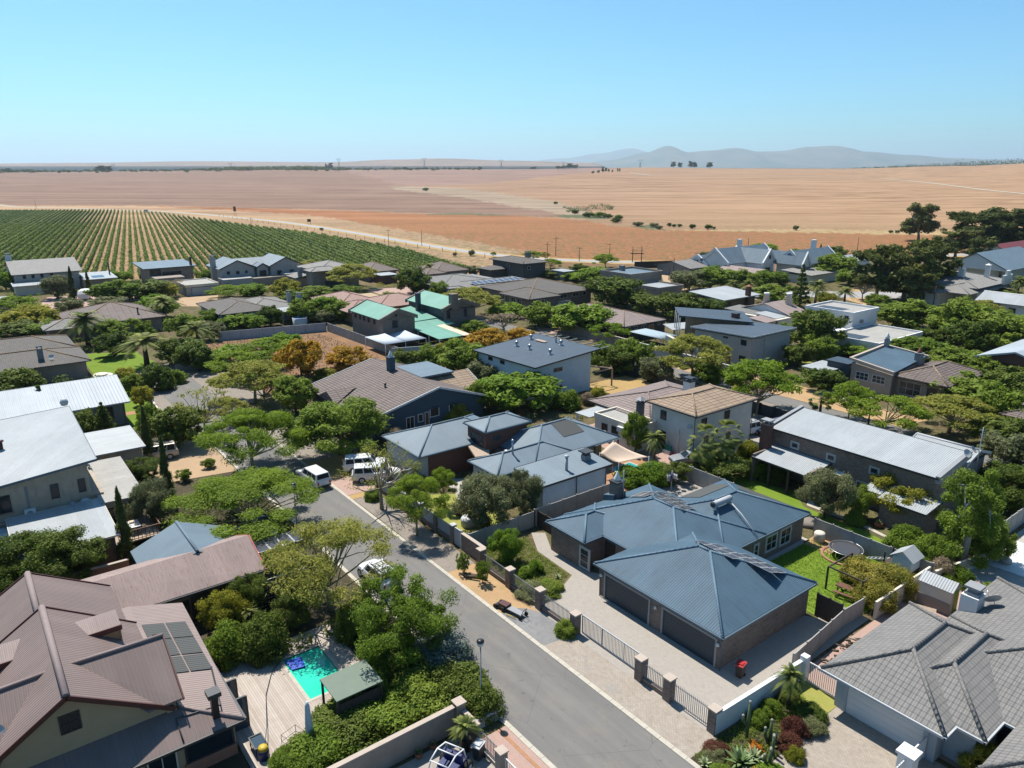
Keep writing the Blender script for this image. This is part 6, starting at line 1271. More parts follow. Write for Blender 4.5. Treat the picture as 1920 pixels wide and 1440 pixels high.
# street furniture and poles
def lamp(label, u, w, h_=4.7):
    t = empty('street_lamp', (u, w, 0), 0, label, 'street lamp', 'street lamps of the estate')
    MB().lathe([(.085, 0), (.08, 1.2), (.055, 1.25), (.045, h_ - .25)], (0, 0, 0), 10).build('pole', M['grey'], t)
    MB().lathe([(.12, h_ - .25), (.21, h_ - .12), (.2, h_ + .05)], (0, 0, 0), 12).build('lamp_lens', M['lamp_lens'], t)
    MB().lathe([(.24, h_ + .052), (.23, h_ + .14), (.08, h_ + .22)], (0, 0, 0), 12).build('lamp_head', M['black'], t); return t
lamp('street lamp beside the kerb in front of the near driveway, casting a thin shadow', -31.4, 21.7, 4.75)
lamp('street lamp behind the dark blue car under the wide tree', -60.8, 21.7, 4.6)
def pole(label, u, w, h_, cross=None, az=0, name='utility_pole', r=.13):
    t = empty(name, (u, w, 0), math.radians(az), label, 'utility pole', 'timber power poles')
    MB().lathe([(r, -.3), (r * .65, h_)], (0, 0, 0), 8).build('pole', M['wood_dark'], t)
    if cross:
        for k, z in enumerate(cross): MB().beam((-1.1, 0, h_ - z), (1.1, 0, h_ - z), .1, .12).build('crossarm', M['wood_dark'], t)
    return t
for lab, px, by, ty, cr in (
    ('power pole standing in the vineyard left of the triple-gabled house', 473, 441, 408, (.6,)), ('leaning power pole at the far left behind the vineyard', 68, 392, 374, None),
    ('power pole at the right vineyard edge nearest the road', 729, 463, 430, (.6,)), ('power pole on the roadside right of the vineyard pole', 791, 461, 431, None),
    ('left pole of the tall pair by the feathery roadside tree', 1026, 487, 454, (.8,)), ('right taller pole of the pair by the feathery roadside tree', 1042, 480, 443, (.8,)),
    ('short pole with a square head on the orange field verge', 1086, 490, 464, (.2,)), ('slim pole in the orange field left of the twin pole', 1143, 476, 456, (.4,)),
    ('pole standing left of the grey shed fence', 1254, 525, 494, None), ('pole immediately right of the fence pole', 1262, 522, 483, None), ('pole beside the small white gable', 1306, 508, 473, (.4,)),
    ('leaning pole behind the largest white-gabled house', 1402, 470, 446, None), ('leaning pole in front of the gum trees at the orange field', 1607, 472, 444, None), ('dark pole between the gum trees and the cape house', 1749, 577, 536, (.3,))):
    u, w = P(px, by); pole(lab, u, w, hgt(u, w, ty), cr, 40)
u, w = P(1194, 492); H_ = hgt(u, w, 462); t = empty('twin_pole', (u, w, 0), math.radians(52), 'twin-legged power pole with cross bars at the orange field edge', 'utility pole')
for x in (-1.6, 1.6): MB().lathe([(.16, 0), (.12, H_)], (x, 0, 0), 8).build('leg', M['wood_dark'], t)
MB().beam((-2.4, 0, H_ * .55), (2.4, 0, H_ * .55), .14, .3).beam((-2.2, 0, H_ * .72), (2.2, 0, H_ * .72), .12).build('crossarm', M['wood_dark'], t)
t = empty('road_sign', (*P(441, 404), 0), math.radians(50), 'dark tall sign board standing beside the country road', 'sign'); MB().box(-.9, -.1, 3.0, .9, .1, 6.4).build('board', M['dark'], t)
for x in (-.7, .7): MB().box(x - .08, -.07, 0, x + .08, .07, 3.0).build('post', M['wood_dark'], t)
t = empty('road_sign', (*P(580, 421), 0), math.radians(50), 'low square sign on two posts beside the country road', 'sign'); MB().box(-1.1, -.1, 1.6, 1.1, .1, 3.3).build('board', M['wood_dark'], t)
for x in (-.8, .8): MB().box(x - .08, -.07, 0, x + .08, .07, 1.6).build('post', M['wood_dark'], t)
# lattice pylons on the horizon
py0 = None
for i, (px, ty) in enumerate(((433, 306), (636, 298), (796, 297), (940, 300), (1200, 300), (1056, 304), (213, 308))):
    D = 3600.; d = ray(px, 318); l = math.hypot(d.x, d.y); u, w = d.x/l*D, d.y/l*D; z = hz(u, w); top = hgt(u, w, ty); Hh = max(30, top - z)
    if py0 is None:
        py0 = empty('lattice_pylon', (u, w, z), 0, 'faint lattice power pylon on the horizon', 'pylon', 'power pylons along the horizon'); m = MB()
        for a in (-1, 1):
            for b in (-1, 1): m.beam((a*5, b*5, 0), (a*1.2, b*1.2, 30), .7); m.beam((a*1.2, b*1.2, 30), (a*9, b*.6, 40), .6)
        for k in range(5): z0, z1 = k*6, k*6+6; f0, f1 = 5 - 3.8*z0/30, 5 - 3.8*z1/30; m.beam((-f0, -f0, z0), (f1, -f1, z1), .4); m.beam((f0, f0, z0), (-f1, f1, z1), .4)
        m.build('tower', M['grey'], py0); MB().beam((-11, 0, 40), (11, 0, 40), 1.0).build('crossarm', M['grey'], py0); p_ = py0
    else: p_ = copy_tree(py0); p_.location = (u, w, z)
    p_.scale = (1, 1, Hh / 40); p_.rotation_euler = (0, 0, math.radians(30)); p_['label'] = 'faint lattice power pylon standing on the horizon'

# garden and yard objects
# decking around the pool as four strips so that the water lies in a real hole
pm_ = MB()
pu0, pw0, pu1, pw1 = -43.3, 13.6, -38.5, 16.2
for a in ((-45.4, 8.8, pu0, 17.8), (pu0, 8.8, pu1, pw0), (pu0, pw1, pu1, 17.8), (pu1, 8.8, -34.4, 13.9)): pm_.box(a[0], a[1], 0, a[2], a[3], .12)
pm_.slab([(pu1, 13.9, .12), (-37.4, 13.9, .12), (-38.3, 16.2, .12), (pu1, 17.6, .12)], .12); dk = pm_.build('pool_deck', M['deck']); dk['kind'] = 'structure'
pool('bright green swimming pool set in the pale timber deck', [(pu0, pw0), (pu1, pw0), (pu1, pw1), (pu0, pw1)], .135, .06, M['water_green'])
tag(MB().slab([(-43.1, 13.7, .16), (-41.9, 13.75, .16), (-41.7, 14.6, .2), (-42.9, 14.8, .14)], .08).build('pool_cover', M['shadow_cloth']), 'crumpled bright blue plastic cover in the corner of the green pool', 'pool cover')
sheet('paving_strip', R4(-45.6, 8.72, -39.2, 9.9), M['paver_red'], .135)
t = empty('timber_pergola', (-36, 15.3, 0), 0, 'square pergola with flat grey-green roof at the pool corner', 'pergola')
MB().slab([(-1.15, -1.5, 2.35), (1.25, -1.5, 2.3), (1.25, 1.5, 2.3), (-1.15, 1.5, 2.4)], .07).build('roof', plain('grey_green_canvas', (.17, .22, .17), .8, .1), t)
for x, y in ((-1.05, -1.4), (1.15, -1.4), (1.15, 1.4), (-1.05, 1.4)): MB().box(x - .06, y - .06, 0, x + .06, y + .06, 2.25).build('post', M['wood_dark'], t)
MB().box(1.1, -1.3, .2, 1.16, 1.35, 1.9).box(-1.0, 1.36, .2, 1.05, 1.42, 1.5).build('slatted_side', M['wood_dark'], t); MB().box(-.8, .4, 0, .8, 1.2, .45).build('bench', M['wood_pale'], t)
t = empty('garden_umbrella', (-34.9, 12.1, .12), 0, 'closed white garden umbrella on a round base at the deck corner', 'umbrella'); MB().lathe([(.06, 2.95), (.13, 2.7), (.2, 1.6), (.22, .9), (.12, .75)], (0, 0, 0), 10).build('canopy', M['canvas_grey'], t); MB().lathe([(.03, 0), (.03, .8)], (0, 0, 0), 8).build('pole', M['lightgrey'], t); MB().lathe([(.42, 0), (.42, .05), (.2, .12)], (0, 0, 0), 16).build('base', M['lightgrey'], t)
t = empty('wire_rack', (-35.4, 11.3, .12), .3, 'rusty wire frame rack standing on the deck beside the closed umbrella', 'rack'); m = MB()
for x in (-.4, .4):
    for y in (-.5, .5): m.tube([(x, y, 0), (x, y, .9)], .018, 5)
for z in (.12, .45, .88): m.tube([(-.4, -.5, z), (.4, -.5, z), (.4, .5, z), (-.4, .5, z), (-.4, -.5, z)], .015, 5)
for i in range(6): m.tube([(-.4, -.4 + i*.16, .12), (.4, -.4 + i*.16, .12)], .012, 4)
m.build('frame', M['wood'], t)
t = empty('pool_pump_drum', (-35.5, 9.6, .12), 0, 'dark blue drum with mustard lid beside the glass corner of the deck', 'drum'); MB().lathe([(.3, 0), (.32, .5), (.3, .62)], (0, 0, 0), 14).build('drum', M['blue_pl'], t); MB().lathe([(.3, .622), (.24, .8), (.06, .85)], (0, 0, 0), 14).build('lid', M['yellow'], t)
tag(MB().tube([(-35.5, 9.7, .9), (-37.5, 10.5, .4), (-40.5, 11.5, .2), (-42.5, 12.6, .18), (-43.2, 13.5, .2)], .022, 6).build('pool_hose', M['dark']), 'thin dark hose curving across the timber deck to the pool', 'hose')
t = empty('glass_box', (-36.3, 9.6, .12), 0, 'black-framed glass table at the deck edge near the house corner', 'table'); MB().box(-.6, -.35, .5, .5, .35, .53).build('pane', M['glass_blue'], t); MB().beam((-.6, -.35, .55), (.5, -.35, .55), .07).beam((.5, -.35, .55), (.5, .35, .55), .07).beam((.5, .35, .55), (-.6, .35, .55), .07).beam((-.6, .35, .55), (-.6, -.35, .55), .07).build('frame', M['dark'], t)
for x in (-.55, .45):
    for y in (-.3, .3): MB().box(x - .03, y - .03, 0, x + .03, y + .03, .5).build('leg', M['dark'], t)
t = empty('timber_lattice', (-50.2, 16.3, 0), math.radians(0), 'black lattice screen with white gaps behind the yellow-flowered shrub', 'screen')
m = MB(); r_ = random.Random(3)
for i in range(17): m.beam((0, -1.9 + i*.24, 0), (0, -1.9 + i*.24, 2.3), .05, .09)
for j in range(9): m.beam((0, -1.9, .15 + j*.27), (0, 2, .15 + j*.27), .05, .12)
m.build('lattice', M['black'], t); MB().box(-.35, -1.9, 0, -.3, 2.0, 2.2).build('backing', M['pl_white'], t)
# solar carport
t = empty('solar_carport', (-55.4, 18, 0), 0, 'carport roofed with blue solar panels beside the red-trimmed worn roof', 'carport'); k_ = 0
for i in range(4):
    a = -1.9 + i * 1.02; MB().box(-1.0, a, 2.45, 1.0, a + .98, 2.49).build('solar_panel', M['white'], t); MB().box(-.96, a + .04, 2.492, .96, a + .94, 2.5).build('cells', M['solar'], t)
for x in (-.9, .9):
    for y in (-1.7, 2.0): MB().box(x - .05, y - .05, 0, x + .05, y + .05, 2.44).build('post', M['steel'], t)
# wheelie bins, pots, buggy
def bin_(label, u, w, rz, body, lid):
    t = empty('wheelie_bin', (u, w, .03), math.radians(rz), label, 'bin'); m = MB(); v = [(-.24, -.28), (.24, -.28), (.24, .28), (-.24, .28)]
    lo = [(x*.8, y*.8, .05) for x, y in v]; hi = [(x, y, .95) for x, y in v]; m.face(lo[::-1]).face(hi)
    for i in range(4): m.face([lo[i], lo[(i+1)%4], hi[(i+1)%4], hi[i]])
    m.build('body', body, t); MB().slab([(-.29, -.34, 1.0), (.29, -.34, 1.0), (.29, .34, 1.06), (-.29, .34, 1.06)], .06).box(-.2, -.2, 1.03, .2, .2, 1.08).build('lid', lid, t)
    for x in (-.22, .22): MB().tube([(x-.03, .26, .1), (x+.03, .26, .1)], .1, 10).build('wheel', M['rubber'], t)
bin_('black wheelie bin with pale grey lid beside the potted cycad', -28.2, 19.25, 20, M['dark'], M['lightgrey']); bin_('brown bin with red lid in the shade at the garage corner', -23.5, 36.9, 10, M['wood_dark'], M['red'])
def pot(label, u, w, r, h_, mat, name='plant_pot', z=.04):
    t = empty(name, (u, w, z), 0, label, 'plant pot'); MB().lathe([(r*.7, 0), (r, h_*.6), (r*.92, h_*.9), (r*.98, h_)], (0, 0, 0), 14, False).lathe([(r*.9, h_*.88), (.01, h_*.9)], (0, 0, 0), 14, False).build('pot', mat, t); return t
pot('large black urn holding the cycad', -29.2, 19.0, .42, .85, M['black']); pot('terracotta pot with spiky plant against the stepped wall', -30.3, 16.6, .22, .35, M['terracotta']); pot('small terracotta pot close to the wall pillar', -30.4, 17.6, .2, .3, M['terracotta']); pot('terracotta bowl beside the path of the long brick house', -28.6, 65.0, .4, .4, M['terracotta'])
t = empty('beach_buggy', (-28.0, 16.9, .04), math.radians(-65), 'navy blue open buggy with white roll cage in the courtyard', 'buggy')
m = MB().slab([(-1.6, -.55, .62), (1.3, -.6, .62), (1.75, -.35, .55), (1.75, .35, .55), (1.3, .6, .62), (-1.6, .55, .62)], .34); m.build('body', M['blue_pl'], t)
for y in (-.32, .32): MB().box(-.7, y - .26, .62, -.1, y + .26, .78).box(-.95, y - .26, .62, -.72, y + .26, 1.25).build('seat', M['blue_pl'], t)
m = MB()
for y in (-.58, .58): m.tube([(-1.3, y, .6), (-1.0, y, 1.5), (-.2, y, 1.72), (.5, y, 1.5), (.95, y, .65)], .045, 8)
for x, z in ((-1.0, 1.5), (-.2, 1.72), (.5, 1.5)): m.tube([(x, -.58, z), (x, .58, z)], .04, 8)
m.build('roll_cage', M['white'], t)
for x in (-1.15, 1.25):
    for y in (-.78, .78): w_ = MB().tube([(x, y - .13, .33), (x, y + .13, .33)], .33, 14).build('wheel', M['rubber'], t); MB().tube([(x, y - .14, .33), (x, y + .14, .33)], .15, 10).build('rim', M['lightgrey'], w_)
MB().tube([(.35, -.3, .95), (.42, -.15, 1.0), (.42, -.42, 1.0), (.35, -.3, .95)], .02, 6).build('steering_wheel', M['black'], t)
# tow-dolly / tools heap on the verge
t = empty('garden_trailer', (-38.6, 29.4, .06), math.radians(12), 'red and black lawn machine lying on the dry verge by the kerb', 'machine')
MB().slab([(-.9, -.28, .5), (-.1, -.3, .5), (-.1, .3, .5), (-.9, .28, .5)], .22).build('engine_cover', M['maroon'], t); MB().box(-1.2, -.3, .1, -.1, .3, .3).build('chassis', M['black'], t); MB().slab([(-.1, -.28, .34), (1.3, -.25, .3), (1.3, .25, .3), (-.1, .28, .34)], .08).build('deck', M['grey'], t)
for x in (-1.15, -.4, 1.3):
    for y in (-.36, .36): MB().tube([(x, y-.06, .17), (x, y+.06, .17)], .17, 12).build('wheel', M['rubber'], t)
MB().tube([(1.3, -.2, .3), (1.5, -.2, .75), (1.5, .2, .75), (1.3, .2, .3)], .025, 6).build('handle', M['black'], t); MB().tube([(.1, -.55, .1), (1.0, -.5, .12)], .03, 6).build('hose', M['yellow'], t)
tag(MB().tube([(-44.9, 29.5, .15), (-43.9, 30.3, .2), (-43.2, 30.6, .22)], [.2, .16, .12], 8).tube([(-44.6, 29.4, .25), (-43.6, 30.1, .3)], .1, 7).build('log_pile', M['bark']), 'short pile of dark logs across the verge near the brick wall', 'logs')
# rear garden: trampoline, tanks, playhouse, sheds, tables
t = empty('trampoline', (-27.6, 57.4, 0), 0, 'round black trampoline with silver rim on the bright lawn', 'trampoline')
MB().lathe([(.01, .76), (1.12, .78)], (0, 0, 0), 28, False).build('mat', plain('trampoline_mat', (.05, .055, .07), .6, .05), t); MB().lathe([(1.16, .785), (1.34, .8)], (0, 0, 0), 28, False).build('spring_cover', M['dark'], t)
n = 28; MB().tube([(1.38*math.cos(2*math.pi*i/n), 1.38*math.sin(2*math.pi*i/n), .8) for i in range(n+1)], .035, 6).build('rim', M['steel'], t)
for i in range(6): a = math.pi*i/3; MB().tube([(1.36*math.cos(a), 1.36*math.sin(a), 0), (1.36*math.cos(a), 1.36*math.sin(a), .78)], .03, 6).build('leg', M['steel'], t)
tag(MB().lathe([(1.75, 0), (1.8, .1), (1.6, .12), (1.55, .02)], (-27.7, 57.2, .04), 28, False).build('brick_edging', M['brick_orange']), 'curved brick edging ring round the trampoline', 'edging')
t = empty('water_tank', (-30.4, 58.0, 0), 0, 'pale round water tank beside the precast wall', 'tank'); MB().lathe([(.48, 0), (.48, .85), (.42, .95), (.1, 1.0)], (0, 0, 0), 20).build('tank', M['pl_cream'], t)
t = empty('water_tank', (-52.1, 34.9, 0), 0, 'flat silver-grey tank lid in the garden behind the panel wall', 'tank'); MB().lathe([(.75, 0), (.78, .7), (.7, .85), (.2, .9)], (0, 0, 0), 20).build('tank', M['lightgrey'], t); MB().lathe([(.2, .9), (.2, .98)], (0, 0, 0), 12).build('lid', M['dark'], t)
t = empty('garden_playhouse', (-22.9, 58.0, 0), 0, 'pale blue playhouse on stilts with white gable roof', 'playhouse')
MB().box(-.75, -.85, .95, .75, .75, 2.0).build('cabin', M['pl_blue'], t); MB().slab([(-.95, -1.0, 1.95), (0, -1.0, 2.65), (0, .95, 2.65), (-.95, .95, 1.95)], .05).slab([(0, -1.0, 2.65), (.95, -1.0, 1.95), (.95, .95, 1.95), (0, .95, 2.65)], .05).build('roof', M['white_roof'], t)
MB().face([(-.75, -.8, 1.95), (.75, -.8, 1.95), (0, -.8, 2.58)]).face([(.75, -.78, 1.95), (-.75, -.78, 1.95), (0, -.78, 2.58)]).build('gable', M['pl_blue'], t); MB().box(-1.5, -.8, .85, .8, .8, .93).build('platform', M['wood_dark'], t)
for x in (-1.4, .7):
    for y in (-.75, .7): MB().box(x-.05, y-.05, 0, x+.05, y+.05, .85 if x > 0 else 1.95).build('leg', M['wood_dark'], t)
m = MB().beam((-3.2, 0, .25), (-1.5, 0, .95), .05).beam((-3.2, .45, .25), (-1.5, .45, .95), .05)
for i in range(6): f = i/5; m.beam((-3.2+1.7*f, 0, .25+.7*f), (-3.2+1.7*f, .45, .25+.7*f), .05)
m.build('ladder', M['lightgrey'], t)
tag(MB().slab([(-24.6, 59.6, .5), (-23.1, 59.6, .5), (-23.1, 61.0, .5), (-24.6, 61.0, .5)], .5).build('green_cover', plain('green_tank_cover', (.02, .17, .08), .6, .1)), 'square dark green cover behind the wall beside the playhouse', 'cover')
t = empty('garden_shed', (-19.5, 55.6, 0), 0, 'cream garden shed with pale sheet roof and lime green door', 'shed')
MB().box(-1.0, -.6, 0, 1.3, .75, 2.0).build('wall', M['pl_cream'], t); MB().slab([(-1.1, -.75, 2.02), (1.4, -.75, 2.02), (1.4, .08, 2.6), (-1.1, .08, 2.6)], .05).slab([(-1.1, .08, 2.6), (1.4, .08, 2.6), (1.4, .9, 2.02), (-1.1, .9, 2.02)], .05).build('roof', M['white_roof'], t)
MB().box(1.3, -.1, .05, 1.34, .5, 1.9).build('door', M['lime'], t); MB().box(-1.02, -.64, 0, 1.32, -.602, 1.0).build('plinth_panel', M['pl_stone'], t); MB().face([(1.3, -.6, 2.0), (1.3, .75, 2.0), (1.3, .08, 2.52)]).build('gable', M['pl_cream'], t)
def picnic(label, u, w, rz, mat):
    t = empty('picnic_table', (u, w, .04), math.radians(rz), label, 'picnic table')
    m = MB(); [m.box(-.8, -.36 + i*.15, .72, .8, -.23 + i*.15, .76) for i in range(5)]; m.build('table_top', mat, t)
    for y in (-.72, .72): MB().box(-.8, y-.13, .42, .8, y+.13, .46).build('bench', mat, t)
    for x in (-.6, .6):
        for s_ in (-1, 1): MB().beam((x, s_*.65, 0), (x, s_*.2, .72), .07).build('leg', mat, t)
        MB().beam((x, -.8, .39), (x, .8, .39), .06).build('crossbar', mat, t)
picnic('weathered picnic table beside the cream garden shed', -19.3, 53.3, 20, M['wood_pale']); picnic('dark red picnic table in the shade below the flowering vine', -24.3, 51.6, 10, M['wood'])
tag(MB().lathe([(.1, 0), (.7, .1), (.8, .5), (.4, .85), (.05, .9)], (-19.7, 66.6, .1), 9).build('pale_boulder', M['concrete']), 'large pale boulder at the edge of the white terrace', 'boulder')
tag(MB().lathe([(.1, 0), (.5, .1), (.5, .35), (.2, .55), (.05, .6)], (-18.7, 66.9, .1), 8).build('pale_boulder', M['concrete']), 'smaller pale boulder in front of the larger one on the terrace', 'boulder')
for i, (u, w, s_, lab) in enumerate(((-35.5, 60.2, 1, 'brown rock mound at the garden edge below the vine porch, the left one'), (-33.0, 60.6, 1.1, 'brown flat rock mound right of its neighbour, beside the pale hose'))):
    m = MB(); rr = random.Random(i); m.lathe([(1.3*s_, 0), (1.15*s_, .35), (.7*s_, .5), (.1, .55)], (u, w, 0), 9); m.v = [(x + rr.uniform(-.15, .15), y + rr.uniform(-.1, .1), z) for x, y, z in m.v]; tag(m.build('rock_mound', M['gravel_brown']), lab, 'rock')
# firewood beside the tiled house
t = empty('firewood_pile', (-20.6, 44.6, 0), 0, 'untidy firewood pile in the narrow strip beside the tiled garage', 'firewood')
rr = random.Random(5)
for i in range(36):
    x, y, z = rr.uniform(-.5, .6), rr.uniform(-2.2, 1.8), rr.uniform(.05, .7); a = rr.uniform(-.5, .5); L_ = rr.uniform(.3, .6)
    MB().tube([(x, y, z), (x + math.cos(a)*L_, y + math.sin(a)*L_, z + .06)], rr.uniform(.05, .09), 6).build('log', M['wood_pale'] if i % 3 == 0 else M['bark'], t)
# washing on a line behind the brick house, and small yard things
t = empty('washing_line', P(1258, 921, 0) + (0,), 0, 'dark blue and white washing hanging from a pole in the shady yard', 'washing'); t.location.z = 0
MB().tube([(0, 0, 0), (0, 0, 2.3)], .04, 8).build('pole', M['lightgrey'], t)
for i, (a, zc, hh, ww, mt) in enumerate(((.2, 1.75, .55, .5, 'white'), (1.5, 1.55, .8, .5, 'blue_pl'), (2.8, 1.7, .5, .45, 'blue_pl'), (4.1, 1.5, .7, .4, 'lightgrey'), (5.2, 1.6, .8, .55, 'blue_pl'))):
    c, s_ = math.cos(a), math.sin(a); m = MB(); N_ = 6
    pts = [(c*(.12 + ww*k/N_) - s_*.05*math.sin(k*2), s_*(.12 + ww*k/N_) + c*.05*math.sin(k*2)) for k in range(N_+1)]
    for (x0, y0), (x1, y1) in zip(pts, pts[1:]): m.face([(x0, y0, zc-hh/2), (x1, y1, zc-hh/2), (x1, y1, zc+hh/2), (x0, y0, zc+hh/2)], True)
    g_ = m.build('garment', M[mt], t); md = g_.modifiers.new('t', 'SOLIDIFY'); md.thickness = .015
t = empty('garden_bench', (-53.0, 63.6, 0), 0, 'green box bench with red cushions against the cream-white wall', 'bench'); MB().box(-.5, -.2, 0, .5, .25, .45).build('seat', M['white'], t); MB().box(-.5, .1, .45, .5, .25, 1.0).build('backrest', M['green_pl'], t); MB().lathe([(.18, 0), (.2, .3), (.1, .5)], (.75, .1, 0), 10).build('red_cushion', M['red'], t)
t = empty('round_paddling_pool', (-150.2, 58.2, 0), 0, 'small bright blue round paddling pool behind the precast wall', 'paddling pool'); MB().lathe([(1.5, 0), (1.55, 1.9), (1.45, 1.9)], (0, 0, 0), 20, False).build('rim', M['lightgrey'], t); MB().lathe([(.01, 1.75), (1.47, 1.75)], (0, 0, 0), 20, False).build('water', plain('bright_blue_water', (.03, .25, .65), .2, .05), t)
t = empty('laundry_pole', (-51.5, 62.2, 0), 0, 'tall thin pale pole with a small basket against the cream-white house wall', 'pole'); MB().tube([(0, 1.6, 0), (0, 1.6, 3.4)], .04, 6).build('pole', M['wood_pale'], t)
# vehicles
def wheel(t, x, y, r=.36, w=.24):
    k = 1 if y > 0 else -1
    o = MB().tube([(x, y - w/2, r), (x, y + w/2, r)], r, 18).build('wheel', M['rubber'], t)
    MB().tube([(x, y + k*(w/2 - .02), r), (x, y + k*(w/2 + .012), r)], r * .6, 12).build('rim', M['lightgrey'], o)
def loft(m, st):
    # st: list of (x, [(y, z) ... half outline from bottom centre outwards to top centre])
    for (x0, a), (x1, b) in zip(st, st[1:]):
        for s_ in (1, -1):
            for (p, q), (r, t_) in zip(zip(a, a[1:]), zip(b, b[1:])):
                f = [(x0, s_*p[0], p[1]), (x0, s_*q[0], q[1]), (x1, s_*t_[0], t_[1]), (x1, s_*r[0], r[1])]
                m.face(f if s_ < 0 else f[::-1], True)
    for x, a, flip in ((st[0][0], st[0][1], 1), (st[-1][0], st[-1][1], 0)):
        ring = [(x, y, z) for y, z in a] + [(x, -y, z) for y, z in reversed(a)]; m.face(ring if flip else ring[::-1])
def car(name, label, cat, u, w, rz, paint, L=4.5, W=1.78, H=1.65, hood=1.0, belt=.95, cab=(-.3, 1.0), roof=(.15, .75), kind='suv', lightc='red', rack=False, group=None):
    """x forward. cab: greenhouse base from/to as fraction of half length measured from the centre; roof the same at the top"""
    t = empty(name, (u, w, .03), math.radians(rz), label, cat, group); hl, hw = L/2, W/2
    def sec(k, zb, zt): return [(0, zb), (hw*.86*k, zb), (hw*k, zb + .18), (hw*k, zt - .16), (hw*.95*k, zt), (0, zt + .02)]
    m = MB(); hb_ = belt - .06
    st = [(-hl, sec(.90, .42, belt - .12)), (-hl + .12, sec(.97, .32, belt)), (-hl*.5, sec(1, .28, belt)), (hl*.1, sec(1, .28, belt)), (hl - hood, sec(1, .28, belt)), (hl - .35, sec(.96, .30, hb_ - .08)), (hl - .06, sec(.88, .36, hb_ - .22)), (hl, sec(.80, .42, hb_ - .35))]
    loft(m, st); m.build('body', paint, t)
    xb, xf = -hl + .1 if cab[0] is None else cab[0]*hl, cab[1]*hl; rb, rf = roof[0]*hl, roof[1]*hl; y0, y1 = hw*.93, hw*.78; z0, z1 = belt - .02, H
    g = MB(); B = [(xb, -y0, z0), (xf, -y0, z0), (xf, y0, z0), (xb, y0, z0)]; T = [(rb, -y1, z1 - .05), (rf, -y1, z1 - .05), (rf, y1, z1 - .05), (rb, y1, z1 - .05)]; R_ = [(rb + .12, -y1*.85, z1), (rf - .15, -y1*.85, z1), (rf - .15, y1*.85, z1), (rb + .12, y1*.85, z1)]
    for i in range(4): j = (i+1) % 4; g.face([B[i], B[j], T[j], T[i]]); g.face([T[i], T[j], R_[j], R_[i]])
    g.face(R_); g.build('cabin', paint, t)
    def quad(i, j, a0, a1, c0, c1, nm='window', off=.012):
        bi, bj, ti, tj = Vector(B[i]), Vector(B[j]), Vector(T[i]), Vector(T[j])
        def pt(a, c): return bi.lerp(bj, a).lerp(ti.lerp(tj, a), c)
        q = [pt(a0, c0), pt(a1, c0), pt(a1, c1), pt(a0, c1)]; nrm = (q[1]-q[0]).cross(q[3]-q[0]).normalized()
        MB().face([tuple(p + nrm*off) for p in q]).build(nm, M['glass'], t)
    quad(1, 2, .06, .94, .1, .94, 'windscreen'); quad(3, 0, .08, .92, .22, .92, 'rear_window')
    ns = 3 if kind != 'sedan' else 2
    for s_ in range(ns):
        a0, a1 = .05 + .9*s_/ns, .05 + .9*(s_+1)/ns - .035
        quad(0, 1, a0, a1, .16, .9); quad(2, 3, 1-a1, 1-a0, .16, .9)
    for x in (-hl*.6, hl*.62):
        for y in (-hw + .1, hw - .1): wheel(t, x, y, .37 if kind != 'sedan' else .32)
    for y in (-hw*.66, hw*.66):
        MB().box(hl - .1, y - .17, hb_ - .42, hl + .004, y + .17, hb_ - .27).build('headlight', M['lamp_lens'], t); MB().box(-hl - .012, y*1.1 - .09, belt - .45, -hl + .06, y*1.1 + .09, belt - .12).build('tail_light', M['red'], t)
        MB().box(xf - .35, (y/abs(y))*(hw + .02), belt - .02, xf - .2, (y/abs(y))*(hw + .2), belt + .14).build('mirror', paint, t)
    MB().box(-hl - .06, -hw*.85, .36, -hl + .02, hw*.85, .52).build('rear_bumper', M['dark'] if kind == 'pickup' else paint, t); MB().box(hl - .05, -hw*.75, .32, hl + .05, hw*.75, .5).build('front_bumper', M['dark'], t); MB().box(-hl - .072, -.24, .58, -hl - .01, .24, .69).build('number_plate', M['white'], t)
    MB().box(hl - .02, -hw*.4, .52, hl + .015, hw*.4, hb_ - .3).build('grille', M['dark'], t)
    if rack:
        q = MB(); [q.beam((rb+.2, y, z1+.08), (rf-.3, y, z1+.08), .05) for y in (-y1*.8, y1*.8)]; [q.beam((x, -y1*.8, z1+.1), (x, y1*.8, z1+.1), .05) for x in (rb+.5, (rb+rf)/2, rf-.6)]; q.build('roof_rack', M['dark'], t)
    return t
def pickup(label, u, w, rz, paint=None):
    t = car('pickup_truck', label, 'pickup truck', u, w, rz, paint or M['car_white'], 5.1, 1.8, 1.78, 1.15, 1.08, (-.96, .42), (-.9, .18), 'pickup'); return t
pickup('white canopied pickup standing alone on the road at the kerb', -70.4, 27.3, 184); pickup('white canopied pickup in the pink driveway, farther of the two side by side', -70.0, 33.4, 66); pickup('white canopied pickup in the pink driveway, nearer the yellow-barked tree', -66.9, 33.0, 62)
car('suv', 'dark blue car in the shade under the wide feathery tree', 'car', -62.6, 18.9, 0, M['car_blue'], 4.6, 1.8, 1.68, 1.1, .98, (-.85, .4), (-.7, .12))
car('suv', 'silver-white car with glossy roof half hidden under the kerbside tree', 'car', -48.6, 23.6, 182, M['car_white'], 4.5, 1.8, 1.66, 1.0, .98, (-.9, .42), (-.8, .15), rack=True)
car('suv', 'champagne four-wheel drive parked behind the two cypress trees', 'car', -87.6, 15.6, -98, M['car_beige'], 4.7, 1.9, 1.88, 1.05, 1.05, (-.93, .42), (-.88, .2), rack=True)
car('suv', 'white car with dark roof rails parked beside the palms', 'car', -51.4, 76.2, -100, M['car_white'], 4.6, 1.84, 1.78, 1.15, 1.02, (-.92, .4), (-.8, .12), rack=True)
